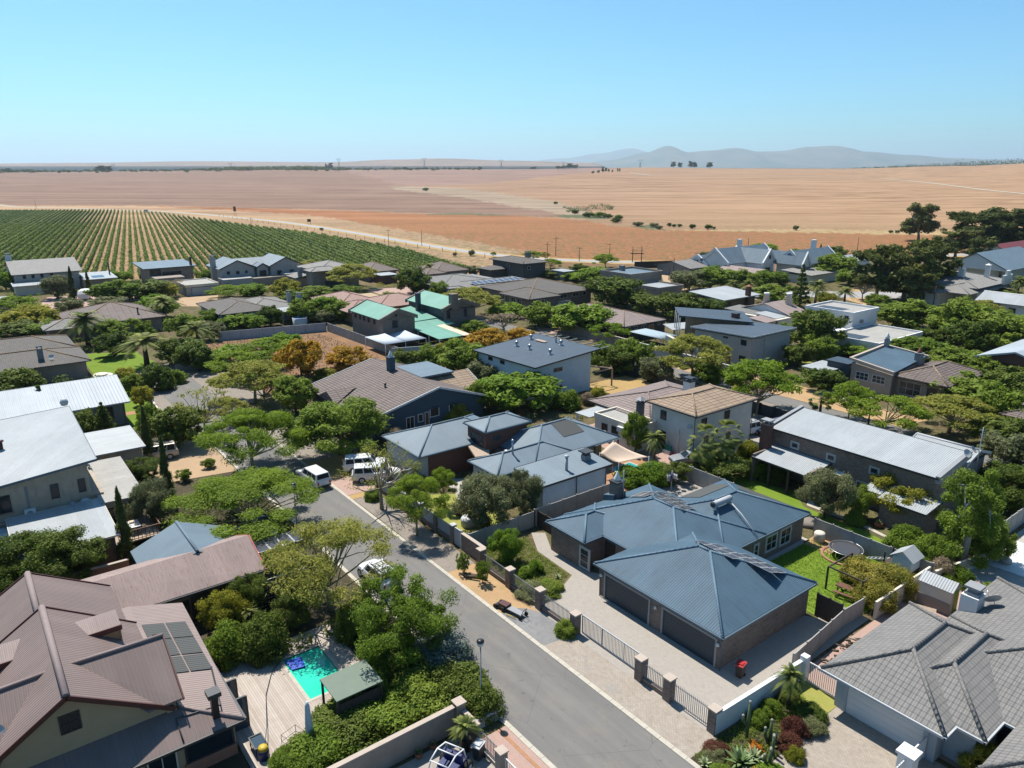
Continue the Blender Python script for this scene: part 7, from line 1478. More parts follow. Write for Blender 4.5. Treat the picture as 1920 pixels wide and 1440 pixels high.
car('suv', 'grey-lilac car beside the white one in front of the charcoal fence', 'car', -49.4, 79.6, -100, M['car_lilac'], 4.7, 1.86, 1.78, 1.2, 1.02, (-.92, .36), (-.8, .08))
car('sedan', 'pale silver car bonnet showing between the palms and the precast wall', 'car', -49.6, 63.4, -120, M['car_silver'], 4.3, 1.7, 1.42, 1.1, .86, (-.7, .4), (-.4, .1), 'sedan')
car('suv', 'white car driving on the country road beyond the vineyard', 'car', *P(275, 398), 20, M['car_white'], 5.0, 2.0, 2.1, 1.0, 1.0, (-.92, .4), (-.8, .12))
t = empty('caravan', (*P(160, 562), .0), math.radians(-18), 'white caravan parked on the pink paved yard at far left', 'caravan'); m = MB()
loft(m, [(-2.6, [(0, .6), (1.0, .6), (1.1, 1.2), (1.05, 1.9), (.9, 2.1), (0, 2.15)]), (-2.3, [(0, .5), (1.1, .5), (1.2, 1.0), (1.2, 2.2), (1.0, 2.5), (0, 2.6)]), (2.0, [(0, .5), (1.1, .5), (1.2, 1.0), (1.2, 2.2), (1.0, 2.5), (0, 2.6)]), (2.6, [(0, .6), (1.0, .6), (1.1, 1.1), (1.05, 1.6), (.9, 1.8), (0, 1.85)])]); m.build('body', M['white'], t)
for s_ in (-1, 1): MB().box(-1.2, s_*1.19, 1.3, -.2, s_*1.215, 1.9).build('window', M['glass'], t); MB().box(.4, s_*1.19, 1.3, 1.2, s_*1.215, 1.9).build('window', M['glass'], t); wheel(t, -.2, s_*1.05, .34)
MB().box(-2.62, -.7, 1.3, -2.56, .7, 1.85).build('rear_window', M['glass'], t); MB().beam((2.5, 0, .5), (3.6, 0, .45), .08).build('drawbar', M['grey'], t)
# foliage
M['lf_ac'] = leafm('feathery_olive_leaves', (0.11, 0.132, 0.0165), (0.396, 0.396, 0.077), .38)
M['lf_acg'] = leafm('feathery_green_leaves', (.06, .12, .008), (.27, .38, .03), .4)
M['lf_rd'] = leafm('mid_green_leaves', (0.0455, 0.091, 0.0078), (0.247, 0.351, 0.0364), .32)
M['lf_dk'] = leafm('dark_green_leaves', (0.0234, 0.0468, 0.0065), (0.143, 0.208, 0.0234), .25)
M['lf_br'] = leafm('bright_green_leaves', (0.0575, 0.127, 0.0092), (0.276, 0.414, 0.0403), .38)
M['lf_ol'] = leafm('olive_grey_leaves', (0.0633, 0.0805, 0.0322), (0.265, 0.287, 0.138), .28)
M['lf_yl'] = leafm('golden_blossom', (0.066, 0.077, 0.011), (0.682, 0.374, 0.022), .3)
M['lf_yg'] = leafm('yellow_green_leaves', (0.088, 0.11, 0.0132), (0.418, 0.396, 0.0385), .35)
M['lf_gum'] = leafm('gum_leaves', (0.0207, 0.0368, 0.0092), (0.138, 0.167, 0.0345), .22)
M['lf_cyp'] = leafm('cypress_leaves', (0.0216, 0.0384, 0.0096), (0.12, 0.156, 0.0264), .15)
M['lf_palm'] = leafm('palm_fronds', (0.036, 0.066, 0.0144), (0.288, 0.324, 0.084), .25)
M['lf_red'] = leafm('dark_red_leaves', (.035, .018, .015), (.22, .06, .045), .25)
M['lf_dry'] = leafm('dry_twigs', (.16, .11, .075), (.42, .34, .24), .2)
M['lf_vine'] = leafm('flowering_vine_leaves', (0.06, 0.108, 0.0144), (0.432, 0.36, 0.06), .3)
M['lf_blue'] = leafm('pale_blue_flowers', (.04, .08, .015), (.24, .32, .36), .25)
M['lf_vy'] = leafm('vineyard_leaves', (.045, .08, .012), (.17, .25, .045), .3)

def leaf_mesh(name, C_, R_, per, ls, mat, seed, shell=.55, up=.35, lw=.42, tintz=None):
    rng = np.random.default_rng(seed); n = len(C_); N = n * per; idx = np.repeat(np.arange(n), per)
    d = rng.normal(size=(N, 3)); d /= np.linalg.norm(d, axis=1)[:, None]
    rr = shell + (1 - shell) * rng.random(N); rr *= 1 + .18 * rng.normal(size=N).clip(-1, 1.6)
    p = C_[idx] + d * R_[idx] * rr[:, None]
    nrm = d * .8 + rng.normal(size=(N, 3)) * .55; nrm[:, 2] += up; nrm /= np.linalg.norm(nrm, axis=1)[:, None]
    t = np.cross(nrm, rng.normal(size=(N, 3))); t /= np.linalg.norm(t, axis=1)[:, None]; b = np.cross(nrm, t)
    s = ls * (.55 + .9 * rng.random(N))[:, None]
    v = np.stack([p + t * s, p + b * s * lw, p - t * s, p - b * s * lw], 1).reshape(-1, 3).astype(np.float32)
    v[:, 2] = np.maximum(v[:, 2], .02)
    ct = rng.random(n); tint = (.45 * ct[idx] + .55 * rng.random(N)).astype(np.float32)
    me = bpy.data.meshes.new(name); me.vertices.add(N * 4); me.vertices.foreach_set('co', v.ravel())
    me.loops.add(N * 4); me.loops.foreach_set('vertex_index', np.arange(N * 4, dtype=np.int32))
    me.polygons.add(N); me.polygons.foreach_set('loop_start', np.arange(N, dtype=np.int32) * 4); me.update(calc_edges=True)
    a = me.attributes.new('tint', 'FLOAT', 'POINT'); a.data.foreach_set('value', np.repeat(tint, 4)); me.materials.append(mat); return me
def clumps(kind, r, h, seed, rnd):
    """crown clump centres and radii for a tree of radius r and height h"""
    C_, R_ = [], []
    if kind in ('ac', 'acg'):
        for i in range(48):
            a, q = rnd.uniform(0, 2*math.pi), math.sqrt(rnd.random()) * r * .95
            z = h * (.93 - .34 * (q/r)**2 - (rnd.random()**2) * .26)
            C_.append((q*math.cos(a), q*math.sin(a), z)); s = rnd.uniform(.10, .25) * r; R_.append((s*1.15, s*1.15, s*.42))
    elif kind == 'gum':
        for i in range(24):
            a, q = rnd.uniform(0, 2*math.pi), math.sqrt(rnd.random()) * r * .78; z = h * rnd.uniform(.32, .93) - (q/r)*h*.08
            for k in range(5): s = rnd.uniform(.15, .25) * r; C_.append((q*math.cos(a) + rnd.uniform(-.2, .2)*r, q*math.sin(a) + rnd.uniform(-.2, .2)*r, z + rnd.uniform(-.07, .07)*h)); R_.append((s, s, s*.75))
    elif kind == 'cyp':
        for i in range(60):
            f = i / 59; a = rnd.uniform(0, 7); q = r * (1 - f)**.62 * .72; s = r * (.36 + .3 * (1 - f)**.6)
            C_.append((q*math.cos(a)*.7, q*math.sin(a)*.7, h * (.03 + .94 * f))); R_.append((s * (1-f*.72), s * (1-f*.72), h * .06))
    elif kind == 'con':
        for l in range(9):
            f = l / 8; q = r * (1 - f)**.9 + .1; nb = 7
            for k in range(nb):
                a = 2*math.pi*(k + .37*l)/nb + rnd.uniform(-.2, .2)
                for g in (.45, .85): C_.append((q*g*math.cos(a), q*g*math.sin(a), h*(.12 + .84*f) + g*.05*h*(1-f))); R_.append((r*.14*(1.3-f), r*.14*(1.3-f), r*.1))
    elif kind == 'pop':
        for i in range(58):
            f = rnd.random(); a = rnd.uniform(0, 7); q = r * (.25 + .6*rnd.random()) * (1.1 - .55*abs(f-.35)*2*.6); C_.append((q*math.cos(a), q*math.sin(a), h*(.12 + .85*f))); s = r*rnd.uniform(.16, .27); R_.append((s, s, s*1.1))
    elif kind == 'bare':
        for i in range(26):
            a, q = rnd.uniform(0, 2*math.pi), math.sqrt(rnd.random()) * r * .9; C_.append((q*math.cos(a), q*math.sin(a), h*(.95 - .3*(q/r)**2 - rnd.random()*.25))); s = r*.16; R_.append((s*1.2, s*1.2, s*.5))
    elif kind == 'bush':
        for i in range(40):
            th, f = rnd.uniform(0, 2*math.pi), rnd.random(); q = r*.74*math.sqrt(max(0, 1 - (f*.95)**2)) * (1 if i % 4 else .5)
            C_.append((q*math.cos(th), q*math.sin(th), h*(.08 + .76*f))); s = r*rnd.uniform(.24, .38); R_.append((s, s, min(s, h*.22)))
    else:
        fe = kind == 'feather'
        for i in range(95 if fe else 56):
            d = Vector((rnd.gauss(0, 1), rnd.gauss(0, 1), rnd.gauss(.15, 1))).normalized() * (1 if i % 5 else .5); k = rnd.uniform(.5, 1.02) if fe else rnd.uniform(.6, .95)
            C_.append((d.x*r*k, d.y*r*k, h*(.54 + .43*k*d.z))); s = r*(rnd.uniform(.09, .2) if fe else rnd.uniform(.12, .33)); R_.append((s, s, s*.8))
    return np.array(C_), np.array(R_)
def limbs(kind, r, h, C_, mat, rnd, n=9, tr=None):
    m = MB(); tr = tr or .035*h*.75; fork = h * {'ac': .28, 'acg': .28, 'bare': .3, 'gum': .3, 'cyp': .6, 'con': .9, 'pop': .85, 'bush': .15}.get(kind, .34)
    lean = (rnd.uniform(-.04, .04)*h, rnd.uniform(-.04, .04)*h)
    m.tube([(0, 0, -.2), (lean[0]*.4, lean[1]*.4, fork*.5), (lean[0], lean[1], fork)], [tr*1.25, tr, tr*.8], 8)
    idx = list(range(len(C_))); rnd.shuffle(idx)
    if kind in ('cyp', 'con'): m.tube([(lean[0], lean[1], fork), (0, 0, h*.97)], [tr*.7, tr*.12], 6); return m
    for j, i in enumerate(idx[:n]):
        c = Vector(C_[i]); p = Vector((lean[0], lean[1], fork)); mid = p.lerp(c, .5) + Vector((rnd.uniform(-.1, .1)*r, rnd.uniform(-.1, .1)*r, -.03*h))
        m.tube([tuple(p), tuple(mid), tuple(c)], [tr*.55, tr*.34, tr*.12], 6, False)
        for i2 in idx[n + j*3: n + j*3 + 3]:
            c2 = Vector(C_[i2])
            if (c2 - mid).length < r * .95: m.tube([tuple(mid), tuple(mid.lerp(c2, .5) + Vector((0, 0, .03*h))), tuple(c2)], [tr*.28, tr*.18, tr*.05], 5, False)
    return m
# kind: (radius, height, leaf material, bark, near leaf count/size, far leaf count/size)
KIND = {
    'ac': (4., 6., 'lf_ac', 'bark_yellow', 330, .10, 150, .21), 'acg': (4., 5.6, 'lf_acg', 'bark_yellow', 760, .10, 170, .22),
    'rd': (3., 5.5, 'lf_rd', 'bark', 480, .10, 150, .21), 'dk': (3., 5.5, 'lf_dk', 'bark', 500, .10, 160, .21), 'br': (3., 5., 'lf_br', 'bark', 640, .10, 160, .21),
    'ol': (3., 5., 'lf_ol', 'bark', 560, .09, 140, .20), 'yl': (3., 4.6, 'lf_yl', 'bark', 500, .10, 150, .20), 'yg': (3., 4.6, 'lf_yg', 'bark', 500, .10, 150, .20),
    'gum': (6., 14., 'lf_gum', 'bark_pale', 300, .20, 90, .40), 'cyp': (.8, 6.5, 'lf_cyp', 'bark', 260, .07, 90, .12), 'con': (2.4, 8., 'lf_dk', 'bark', 130, .12, 60, .2),
    'pop': (3., 9., 'lf_rd', 'bark_white', 330, .11, 150, .2), 'bare': (3.5, 5.5, 'lf_ac', 'bark_pale', 70, .07, 22, .14), 'brk': (3.5, 5., 'lf_dry', 'bark_pale', 110, .07, 40, .14),
    'shr': (1.5, 1.8, 'lf_rd', 'bark', 420, .07, 140, .12), 'shd': (1.5, 1.8, 'lf_dk', 'bark', 420, .07, 140, .12), 'shb': (1.5, 1.8, 'lf_br', 'bark', 420, .07, 140, .12),
    'shy': (1.5, 1.8, 'lf_yg', 'bark', 420, .07, 140, .12), 'sho': (1.5, 1.8, 'lf_ol', 'bark', 400, .06, 130, .11), 'shk': (1.5, 1.6, 'lf_dry', 'bark', 300, .06, 110, .1), 'shr_red': (1.2, 1.2, 'lf_red', 'bark', 300, .05, 110, .1),
    'shf': (1.5, 1.8, 'lf_blue', 'bark', 400, .05, 140, .1), 'vine': (2.2, 2.6, 'lf_vine', 'wood_dark', 420, .08, 160, .15), 'feather': (3., 4.5, 'lf_rd', 'bark', 420, .075, 150, .18),
}
SHAPE = {'shr': 'bush', 'shd': 'bush', 'shb': 'bush', 'shy': 'bush', 'sho': 'bush', 'shk': 'bush', 'shr_red': 'bush', 'shf': 'bush', 'vine': 'bush', 'brk': 'bare', 'feather': 'feather'}
NAMES = {'ac': 'acacia_tree', 'acg': 'acacia_tree', 'gum': 'gum_tree', 'cyp': 'cypress_tree', 'con': 'conifer_tree', 'pop': 'birch_tree', 'bare': 'bare_tree', 'brk': 'bare_tree', 'ol': 'olive_tree', 'yl': 'blossom_tree', 'vine': 'garden_vine', 'palm': 'palm_tree', 'fan': 'palm_tree'}
CACHE = {}
def tree_meshes(kind, near, var):
    key = (kind, near, var)
    if key in CACHE: return CACHE[key]
    r, h, lm, bk, n1, s1, n2, s2 = KIND[kind]; shp = SHAPE.get(kind, kind); rnd = random.Random(hash_(kind) + var * 17); C_, R_ = clumps(shp, r, h, var, rnd)
    cm = leaf_mesh('crown', C_, R_, n1 if near else n2, s1 if near else s2, M[lm], hash_(kind) + var, .5 if shp != 'bush' else .6, .3 if kind not in ('ac', 'acg') else .5, .3 if kind in ('ac', 'acg', 'feather') else .45)
    tm = limbs(shp, r, h, C_, M[bk], random.Random(var + 5), 16 if kind in ('bare', 'brk', 'ac', 'acg') else 8).build('trunk', M[bk]); me = tm.data; bpy.data.objects.remove(tm)
    CACHE[key] = (cm, me, r, h); return CACHE[key]
def hash_(s): return sum(ord(c) * (i + 3) for i, c in enumerate(s))
cnt = [0]
def put(kind, u, w, r, h, label, group=None, z=0., name=None, var=None):
    cnt[0] += 1; D = math.hypot(u, w); near = D < 92; v = var if var is not None else cnt[0] % (3 if near else 2)
    cat = 'shrub' if SHAPE.get(kind) == 'bush' and kind != 'vine' else ('vine' if kind == 'vine' else 'tree')
    nm = name or NAMES.get(kind, 'leafy_tree' if cat == 'tree' else 'garden_shrub'); rz = random.uniform(0, 6.28)
    t = empty(nm, (u, w, z), rz, label, cat, group)
    if kind in ('palm', 'fan'): cm, tm, r0, h0 = palm_meshes(kind);
    else: cm, tm, r0, h0 = tree_meshes(kind, near, v)
    for n_, me in (('crown', cm), ('trunk', tm)):
        o = bpy.data.objects.new(n_, me); C.objects.link(o); o.parent = t; o.scale = (r / r0, r / r0, h / h0)
    return t
def palm_meshes(kind):
    if kind in CACHE: return CACHE[kind]
    rnd = random.Random(3); r0, h0 = 3., 6.; V, T_ = [], []; nf = 54 if kind == 'palm' else 46
    for k in range(nf):
        a = rnd.uniform(0, 2*math.pi); el = rnd.uniform(-.5, 1.35) if kind == 'palm' else rnd.uniform(-.7, 1.3); L = rnd.uniform(.8, 1.05) * r0 * (.95 if kind == 'palm' else .62); n = 11 if kind == 'palm' else 1
        dx, dy = math.cos(a), math.sin(a); pts = []
        for i in range(n + 1):
            s = i / n; x = L * s * math.cos(el) if kind == 'fan' else L * s * (math.cos(el) + .25*s); z = L * (s * math.sin(el) - (.62 if kind == 'palm' else .35) * s * s)
            pts.append(Vector((dx*x, dy*x, h0*.72 + z)))
        tint = rnd.random() * (1 if el > -.1 else 1.4)
        side = Vector((-dy, dx, 0))
        if kind == 'palm':
            for i in range(1, n + 1):
                p, q = pts[i-1], pts[i]; d = (q - p)
                for sg in (-1, 1):
                    for e in (0, .33, .66):
                        b0 = p.lerp(q, e); ll = .62 * math.sin(math.pi * min(1, (i + e) / n * .85 + .12)); tip = b0 + side*sg*ll*.75 + d.normalized()*ll*.6 + Vector((0, 0, -.22*ll + .1))
                        w_ = d.normalized() * .045; V += [b0 - w_, b0 + w_, tip + w_*.2, tip - w_*.2]; T_.append(tint)
        else:
            c = pts[-1]; d = (c - pts[0]).normalized(); upv = side.cross(d);
            V += [pts[0] - side*.02, pts[0] + side*.02, c + side*.02, c - side*.02]; T_.append(tint)
            for j in range(15):
                b = (j - 7) / 7 * 1.35; dd = d*math.cos(b) + side*math.sin(b); tip = c + dd * .85 + Vector((0, 0, -.18)); w_ = (d*math.sin(b) - side*math.cos(b)) * .05; V += [c, c.lerp(tip, .6) - w_, tip, c.lerp(tip, .6) + w_]; T_.append(tint)
    me = bpy.data.meshes.new('crown'); me.from_pydata([tuple(v) for v in V], [], [(4*i, 4*i+1, 4*i+2, 4*i+3) for i in range(len(V)//4)]); at_ = me.attributes.new('tint', 'FLOAT', 'POINT'); at_.data.foreach_set('value', np.repeat(np.array(T_, dtype=np.float32), 4)); me.materials.append(M['lf_palm'])
    tm = MB().lathe([(.32, -.2), (.24, h0*.4), (.22, h0*.62), (.36, h0*.7), (.2, h0*.76)], (0, 0, 0), 10).build('trunk', M['bark']); m2 = tm.data; bpy.data.objects.remove(tm)
    CACHE[kind] = (me, m2, r0, h0); return CACHE[kind]
def tr(kind, cx, top, bot, wpx, label, group=None, base=None):
    """cx, top, bot: where the plant's middle, top and foot show in the photograph; wpx its width there"""
    u, w = P(*(base or (cx, bot)), 0)
    if base is None:                       # the foot is hidden behind the front of the crown: step back
        d = depth(u, w); r = wpx * math.hypot(d, H_CAM) / F_PX / 2; l = math.hypot(u, w); back = min(r * .55, 3.5); u, w = u * (1 + back / l), w * (1 + back / l)
    dd = depth(u, w) ; r = wpx * math.hypot(dd, H_CAM) * (1.03 if kind in ('cyp', 'con', 'palm', 'fan') else 1.16) / F_PX / 2
    # the crown's back rim shows highest: lower the top a little
    h = max(.5, hgt(u * (1 + .25*r/dd), w * (1 + .25*r/dd), top)); return put(kind, u, w, r, h, label, group)
GT = 'garden trees between the houses'; GS = 'garden shrubs'
for a in (
 ('ac', 612, 968, 1150, 208, 'wide feathery olive-green tree overhanging the kerb above the half-hidden white car', GT, (622, 1146)),
 ('feather', 768, 1076, 1240, 186, 'feathery bright green tree leaning over the road beside the pool garden', GT, (742, 1236)),
 ('acg', 452, 886, 1015, 225, 'wide green umbrella tree shading the dark blue car', GT, (470, 1000)),
 ('acg', 474, 762, 888, 160, 'yellow-green umbrella tree with many pale stems at the road edge', GT, (476, 887)),
 ('rd', 640, 742, 868, 160, 'large round dense green bush-tree beside the lone pickup', GT),
 ('bare', 712, 820, 955, 140, 'sparse bare tree with yellow bark in front of the paired pickups', GT, (716, 955)),
 ('acg', 786, 885, 1004, 96, 'small bright umbrella tree on the brown gravel verge', GT, (782, 1004)),
 ('acg', 838, 872, 952, 52, 'little feathery tree by the garden path of the tower house', GT, (833, 952)),
 ('ol', 922, 882, 990, 98, 'grey-green olive-like tree with forked trunk, the left of the pair', GT, (912, 990)),
 ('ol', 985, 876, 968, 62, 'grey-green olive-like tree, the right of the pair by the white wall', GT, (985, 966)),
 ('br', 948, 985, 1060, 52, 'leafy green shrub behind the brick street wall', GS),
 ('dk', 470, 1070, 1160, 60, 'dark shrub mass under the feathery tree near the lattice', GS), ('dk', 560, 1100, 1180, 70, 'dark shaded shrub behind the pool deck left of the trunk', GS), ('shd', 655, 1130, 1205, 44, 'dark shrub between the deck and the feathery tree trunk', GS), ('shd', 722, 1180, 1255, 60, 'dark shrub under the bright feathery tree beside the pergola', GS),
 ('cyp', 240, 914, 1052, 36, 'tall cypress beside the timber deck, nearest of the three', 'three tall cypresses', (240, 1050)), ('cyp', 312, 818, 945, 30, 'slender cypress in the middle of the three', 'three tall cypresses', (318, 943)), ('cyp', 276, 762, 868, 28, 'tall cypress farthest of the three, by the four-wheel drive', 'three tall cypresses', (281, 866)),
 ('dk', 60, 990, 1110, 125, 'dark leafy tree at the left edge in front of the white lean-to roof', GT), ('dk', 138, 985, 1105, 115, 'dark leafy tree right of its twin, above the steep brown gable', GT), ('dk', 10, 1040, 1130, 80, 'dark shrub mass cut by the left edge above the brown house', GT),
 ('dk', 336, 755, 846, 84, 'dense dark green tree above the champagne four-wheel drive', GT), ('rd', 285, 752, 835, 50, 'narrow leafy tree between cypress and dense dark tree', GT), ('dk', 266, 855, 912, 62, 'dense rounded shrub between the cypresses and the weathered roof', GS), ('ol', 290, 893, 992, 72, 'silvery olive tree right of the weathered flat roof', GT),
 ('con', 200, 752, 826, 48, 'golden-tipped conifer beside the long silvery roof', GT), ('dk', 165, 765, 826, 52, 'round dark shrub left of the golden-tipped conifer', GS), ('con', 85, 720, 800, 62, 'dark spiky conifer in front of the silvery ribbed roof', GT),
 ('bare', 378, 712, 828, 96, 'leafless branching tree beside the turning area', GT, (386, 826)), ('ac', 480, 672, 765, 130, 'olive feathery tree left of the slate-blue house', GT), ('rd', 555, 700, 780, 70, 'green bushy tree at the gable of the slate-blue house', GT), ('ac', 425, 742, 800, 70, 'grey-green feathery bush by the road bend', GT), ('brk', 500, 700, 768, 90, 'twiggy brown-branched tree at the road bend', GT),
 ('shb', 430, 645, 690, 85, 'low bright feathery bush on the empty plot, the left one', GS), ('acg', 505, 630, 690, 110, 'bright feathery tree on the empty plot left of the yellow blossom', GT), ('yl', 578, 633, 708, 75, 'yellow-blossomed tree with dark stems on the empty plot', GT, (566, 709)), ('yl', 652, 648, 697, 74, 'low yellow-blossomed bush near the precast corner of the empty plot', GT),
 ('acg', 440, 655, 715, 80, 'low feathery shrub-tree at the near left of the empty plot', GT), ('br', 540, 622, 672, 60, 'bright green low tree behind the yellow blossom', GT), ('shb', 470, 690, 722, 70, 'bright low scrub at the near edge of the empty plot', GS), ('shy', 610, 690, 712, 44, 'small olive scrub between the two yellow blossoms', GS), ('palm', 167, 575, 655, 88, 'drooping palm beside the green lawn at left', GT), ('palm', 277, 618, 692, 100, 'big drooping palm right of the green lawn', GT), ('palm', 375, 595, 668, 75, 'dark drooping palm at the left end of the precast wall', GT), ('palm', 312, 548, 612, 72, 'upright palm behind the tiled hip roof at left', GT),
 ('dk', 340, 628, 690, 75, 'dark tree mass between the two drooping palms', GT), ('rd', 350, 585, 640, 60, 'leafy tree below the sandy yard at left', GT), ('dk', 372, 640, 700, 60, 'dark tree beside the white gatepost wall', GT), ('shd', 296, 683, 735, 58, 'dark rounded bush at the foot of the drooping palm', GS), ('shy', 238, 688, 728, 46, 'yellow-green bush behind the long silvery roof', GS), ('shd', 36, 690, 740, 80, 'dark hedge-like bush in front of the left tiled house', GS), ('rd', 226, 596, 645, 76, 'climbing green hedge tree in front of the brown-grey hip roof', GT), ('dk', 215, 620, 672, 60, 'dark tree in the shade behind the green lawn', GT), ('rd', 275, 600, 640, 34, 'small rounded tree right of the climbing hedge', GT),
 ('acg', 30, 552, 598, 78, 'feathery bright tree at the left edge below the low white roof', GT), ('yg', 66, 570, 618, 92, 'yellow-green spreading tree at left', GT), ('dk', 42, 600, 635, 80, 'dark bush mass above the left tiled house', GT), ('rd', 100, 598, 635, 62, 'green bush right of the dark bush mass at left', GT), ('ol', 135, 556, 596, 48, 'silvery olive tree near the caravan', GT), ('ol', 205, 555, 582, 62, 'silver-grey low tree right of the caravan', GT), ('br', 12, 508, 545, 34, 'bright green tree cut by the left edge beside the pale gable house', GT),
 ('ol', 108, 514, 562, 46, 'olive tree in front of the pale gable house', GT), ('cyp', 139, 500, 562, 17, 'dark cypress left of the white caravan', 'two far cypresses'), ('cyp', 168, 509, 552, 14, 'smaller dark cypress right of the first one by the caravan', 'two far cypresses'),
 ('rd', 218, 523, 572, 78, 'spreading green tree left in the row behind the caravan', GT), ('dk', 268, 520, 566, 84, 'spreading dark tree in the middle of the row behind the caravan', GT), ('yg', 306, 526, 562, 62, 'yellowish tree at the right end of the row behind the caravan', GT), ('br', 226, 506, 530, 36, 'small bright tree below the vineyard rows', GT), ('brk', 330, 520, 556, 50, 'purple-brown tree in front of the flat modern garage', GT), ('br', 300, 549, 600, 66, 'bright green tree above the brown-grey hip roof', GT), ('shr', 385, 505, 522, 24, 'small bush at the vineyard edge right of the modern house', GS),
 ('rd', 393, 578, 612, 38, 'green tree at the left end of the long hip house', GT), ('br', 440, 588, 618, 52, 'banana-like plants below the long hip house, left clump', GS), ('br', 478, 586, 618, 46, 'banana-like plants below the long hip house, middle clump', GS), ('dk', 508, 571, 614, 42, 'dark leafy clump right of the banana-like plants', GS), ('ol', 400, 600, 640, 42, 'grey-green tree at the wall end beside the palms', GT),
 ('acg', 428, 532, 562, 62, 'feathery hedge tree below the triple-gabled house, left part', GT), ('br', 472, 530, 560, 56, 'feathery hedge tree below the triple-gabled house, right part', GT), ('yg', 535, 521, 562, 54, 'round olive-brown tree under the terrace of the triple-gabled house', GT), ('rd', 552, 543, 584, 48, 'green tree above the long hip house chimneys', GT), ('rd', 592, 534, 560, 62, 'green tree below the pale hip house garage', GT), ('rd', 642, 534, 560, 56, 'green tree right below the pale hip house', GT), ('ac', 585, 486, 510, 42, 'small feathery tree between triple gables and pale hip house', GT), ('ac', 662, 492, 548, 86, 'large feathery yellow-green tree right of the pale hip house', GT), ('dk', 776, 499, 554, 56, 'dark round tree by the pink paved yard', GT), ('rd', 736, 546, 582, 46, 'dark green bushy tree between the green-roofed gables', GT),
 ('rd', 568, 558, 608, 56, 'green tree above the precast wall, left of its group', GT), ('br', 604, 552, 600, 64, 'bright tree above the precast wall in the middle of its group', GT), ('rd', 640, 562, 604, 52, 'green tree above the precast wall corner', GT), ('ol', 606, 580, 608, 36, 'grey bush in front of the precast wall group', GS),
 ('palm', 806, 490, 524, 32, 'slim palm beside the brown hipped roofs', GT), ('fan', 856, 514, 548, 30, 'fan palm in front of the solar panel roof', GT), ('ol', 883, 496, 520, 28, 'grey-green tree right of the brown hip house', GT), ('rd', 945, 502, 520, 34, 'green tree before the far dark house', GT), ('yg', 974, 500, 520, 38, 'yellow-green tree before the far dark house', GT), ('br', 1006, 500, 522, 26, 'bright small tree right of the yellow-green one', GT), ('dk', 1035, 505, 524, 44, 'dark tree row right of the far dark house', GT), ('acg', 1000, 470, 490, 34, 'feathery round tree beside the pair of tall poles', GT), ('ac', 1022, 471, 490, 16, 'little olive bush right of the feathery roadside tree', GT), ('acg', 1032, 484, 506, 36, 'green feathery tree by the end of the country road', GT),
 ('ac', 880, 535, 600, 98, 'wide feathery tree right of the green-roofed brick gable', GT), ('rd', 822, 526, 560, 34, 'green bush left of the fan palm', GS), ('brk', 946, 582, 630, 80, 'bare grey-brown tree below the white-window house', GT), ('br', 955, 566, 600, 64, 'green round tree below the white-window house, left', GT), ('rd', 1012, 564, 616, 64, 'round green street tree left of the brightest one', GT), ('br', 1082, 562, 630, 104, 'large bright green street tree below the white-window house', GT), ('acg', 1142, 602, 644, 62, 'pale green tree in front of the mauve hip roof', GT), ('dk', 1152, 513, 582, 100, 'large dark tree right of the white-window house', GT), ('br', 1108, 499, 534, 64, 'bright green tree behind the white-window house', GT), ('acg', 1135, 474, 504, 42, 'bright tree at the orange field edge', GT), ('dk', 1085, 493, 514, 32, 'small dark tree near the country road end', GT), ('br', 1075, 508, 528, 40, 'low bright trees behind the white slab roof', GT),
 ('rd', 886, 598, 630, 52, 'green shrub below the green-roofed house', GS), ('yl', 914, 614, 660, 68, 'golden flowering tree behind the pale blue box house', GT), ('yl', 975, 614, 645, 50, 'smaller golden tree right of the round golden one', GT), ('rd', 850, 612, 640, 40, 'green shrub left of the golden tree', GS), ('dk', 762, 652, 705, 62, 'dark green tree below the blue-grey awning wall', GT), ('rd', 803, 645, 706, 52, 'green tree between awning wall and slate-blue house', GT), ('rd', 868, 632, 715, 92, 'broad olive-green tree left of the pale blue box house', GT), ('ac', 830, 640, 700, 40, 'feathery tree beside the blue-grey wall', GT), ('ol', 905, 670, 730, 66, 'grey-green tree at the corner of the pale blue box house', GT),
 ('br', 962, 690, 778, 136, 'large bright broad tree in front of the pale blue box house', GT), ('rd', 895, 712, 778, 48, 'green tree left of the large bright broad tree', GT), ('shy', 852, 748, 792, 56, 'yellow-green rounded shrub beside the slate-blue gable', GS), ('shr', 1062, 728, 770, 48, 'fine green shrub below the pale blue wall', GS), ('shk', 1100, 735, 760, 26, 'brownish shrub right of the fine green shrub', GS), ('shy', 1122, 725, 756, 32, 'olive shrub beside the patio frame', GS), ('rd', 1128, 640, 700, 46, 'green tree at the patio frame right of pergola beams', GT), ('dk', 1155, 648, 706, 66, 'dark green tree behind the dry lawn', GT),
 ('dk', 1212, 548, 592, 66, 'dark tree below the parapet house', GT), ('dk', 1270, 545, 604, 84, 'wide dark tree left of the white slope roof', GT), ('dk', 1325, 556, 600, 56, 'dark tree in front of the white slope roof', GT), ('ol', 1292, 503, 550, 66, 'olive tree left of the orchard group', GT), ('rd', 1330, 498, 548, 78, 'large green tree in the middle of the orchard group', GT), ('rd', 1385, 503, 546, 56, 'green tree right in the orchard group', GT), ('rd', 1430, 506, 538, 48, 'rounded tree on the sandy yard, left', GT), ('rd', 1462, 508, 536, 36, 'rounded tree on the sandy yard, right', GT), ('palm', 1372, 522, 552, 36, 'low palm behind the white slope roof, left', GT), ('palm', 1402, 522, 558, 38, 'low palm behind the white slope roof, right', GT),
